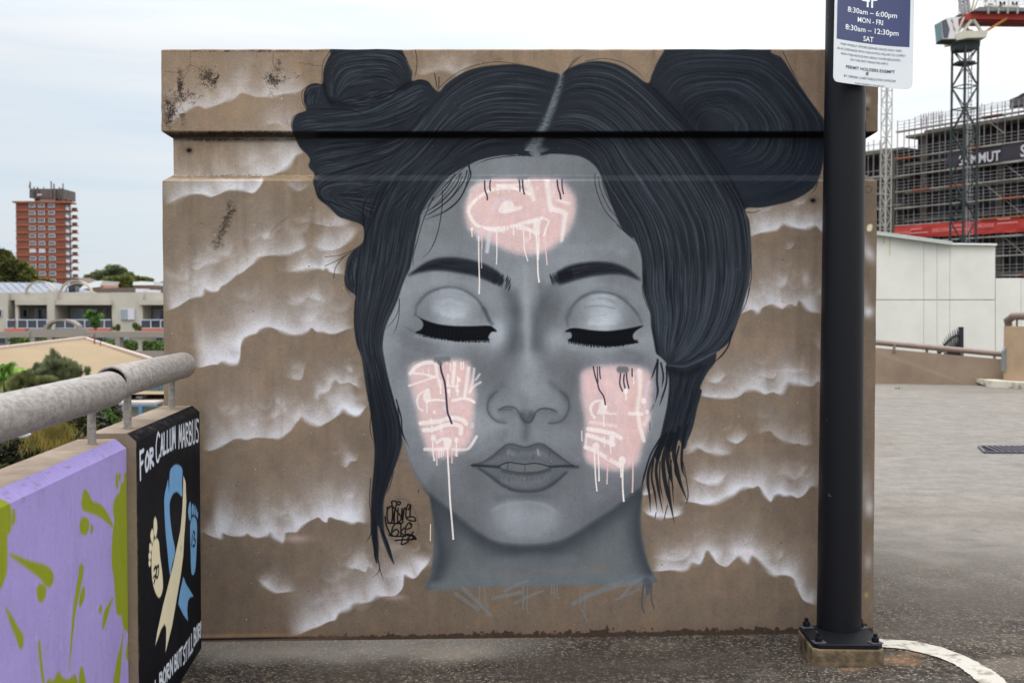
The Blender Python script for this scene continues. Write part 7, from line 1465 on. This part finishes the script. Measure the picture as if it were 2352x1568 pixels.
tree('wattle_tree','grey green spiky shrub standing against the tan roof','plants below the deck',tuple(at(*U(700,1400),26)),cl('U',26,[(660,1010,35,50),(600,1060,50,40),(690,1090,90,60),(800,1100,70,50),(880,1140,80,50),(480,1170,80,60),(560,1200,110,60),(740,1190,140,60),(860,1200,90,50),(960,1190,25,20),(1050,1160,22,35),(420,1220,90,60),(640,960,18,45),(580,1040,22,50),(710,1040,25,55),(780,1060,22,45),(450,1130,28,50),(520,1130,25,55),(840,1080,20,50),(900,1110,20,45)]),15000,.075,GRE,.05,spiky=True)
tree('green_shrub','bright green bush between the near rail post and the pale house','plants below the deck',tuple(at(*( 1700*.1465,861.3+900*.1465),21)),cl('Wc',21,[(1650,560,60,70),(1700,680,80,70),(1780,740,70,50),(1640,640,50,50),(1850,790,50,30),(1600,520,30,30)]),3500,.06,leafmat('fresh_bush_leaves',(110,150,70),(44,70,28),1.5),.04)
tree('dark_bush','dark dusty bush seen between the two near rail posts','plants below the deck',tuple(at(225,1010,20)),cl('Wc',20,[(1560,680,90,80),(1600,800,110,90),(1520,620,60,60),(1700,850,120,60)]),3500,.06,leafmat('dusty_leaves',(128,132,108),(52,56,44),1.2),.05)
mm=leafmat('deep_shade_leaves',(92,92,62),(30,32,20),.9)
tree('dark_filler_tree','very dark leafy tree low behind the purple parapet','plants below the deck',tuple(at(150,1120,22)),cl('V',22,[(30,1010,70,30),(110,1030,70,60),(180,1040,60,50),(240,960,40,40),(220,1000,40,50),(60,960,60,20),(150,960,60,30)]),9000,.09,mm,.1)
tree('deep_green_tree','large dark tree filling the space beneath the rail','plants below the deck',tuple(at(60,1120,19)),cl('V',19,[(20,1040,60,50),(90,1050,70,50),(150,1010,50,50),(190,980,40,40),(60,1090,90,40),(215,1000,40,40),(-40,1060,60,70),(165,960,50,30),(240,1020,40,50)]),12000,.07,mm,.1)
WEP=leafmat('golden_weeping_leaves',(140,122,58),(78,74,34),3.0)
wt_=thing('weeping_tree',tuple(at(110,1060,18)),'golden yellow weeping tree hanging below the thick rail','tree','plants below the deck')
MB().tube([at(105,1100,18.2),at(108,1020,18.2),at(112,985,18.2)],[.08,.06,.03],6).build('trunk',BARK,wt_)
vs=[];fs=[]
for i in range(1500):
    vx=rnd.gauss(112,26); vy=rnd.uniform(955,1010)+abs(vx-108)*.3; p=at(vx,vy,18+rnd.uniform(-.5,.5)); L=rnd.uniform(.06,.22); dx=rnd.uniform(-.09,.09)
    i0=len(vs); vs+=[p,p+Vector((.008,0,-.0)),p+Vector((dx+.006,0,-L)),p+Vector((dx,0,-L))]; fs.append((i0,i0+1,i0+2,i0+3))
b=MB(); b.add(vs,fs); b.build('foliage',WEP,wt_,recalc=False)
# street lamp
lm=thing('street_lamp',tuple(at(-60,1020,15)),'street lamp with a flat white head on a thin arm below the rail','street lamp')
MB().tube([at(-60,1200,15),at(-62,1030,15),at(-40,1014,15),at(36,998.5,15)],[.05,.045,.03,.022],8).build('lamp_arm',STEEL,lm)
a=at(38,999,15); c=at(70,996,15); MB().tube([a,a.lerp(c,.2),a.lerp(c,.5),a.lerp(c,.8),c],[.02,.045,.052,.045,.015],12).build('lamp_head',mat('lamp_white',(214,212,218),.5,.05),lm)
# pale house with blue awning near the wall
Yh=38.0; hs=thing('pale_house',(at(300,930,Yh).x,Yh,-12),'pale grey house with teal shuttered openings and a blue framed awning','house')
def hb(nm,m_,x0,y0,x1,y1,d0,d1,par=None): a=at(x0,y1,Yh); c=at(x1,y0,Yh); return MB().box((a.x,Yh+d0,a.z),(c.x,Yh+d1,c.z)).build(nm,m_,par or hs)
HW=mat('pale_grey_wall',(186,184,186),.9,.05); TEAL=mat('teal_shutter',(92,116,124),.6,.15); BLU=mat('blue_grey_steel',(92,124,156),.5,.1)
hb('wall',HW,238,872,500,1040,0,6)
w=hb('window',WFR,262,941,280,973,-.06,0); hb('pane',TEAL,264,943,276,972,-.09,-.061,w)
w=hb('roller_door',TEAL,334,880,378,908,-.05,0)
for k in range(7): hb('slat',mat('teal_slat',(70,90,98),.6,.1) if k==0 else bpy.data.materials['teal_slat'],336+k*6,881,337.5+k*6,907,-.07,-.051,w)
hb('porch_wall',CRD,330,922,380,1000,-.3,0); hb('awning_roof',mat('awning_top',(176,166,158),.8,.1),313,912,400,917,-2,.0); hb('awning_beam',BLU,313,917,400,922,-2,-1.8)
for x in (316,364): hb('awning_post',BLU,x,922,x+7,1010,-2,-1.85)
hb('tank',WFR,333,905,347,910,-.9,-.3); w=hb('window',WFR,346,928,372,946,-.36,-.3); hb('pane',DG,348,930,370,944,-.39,-.361,w)
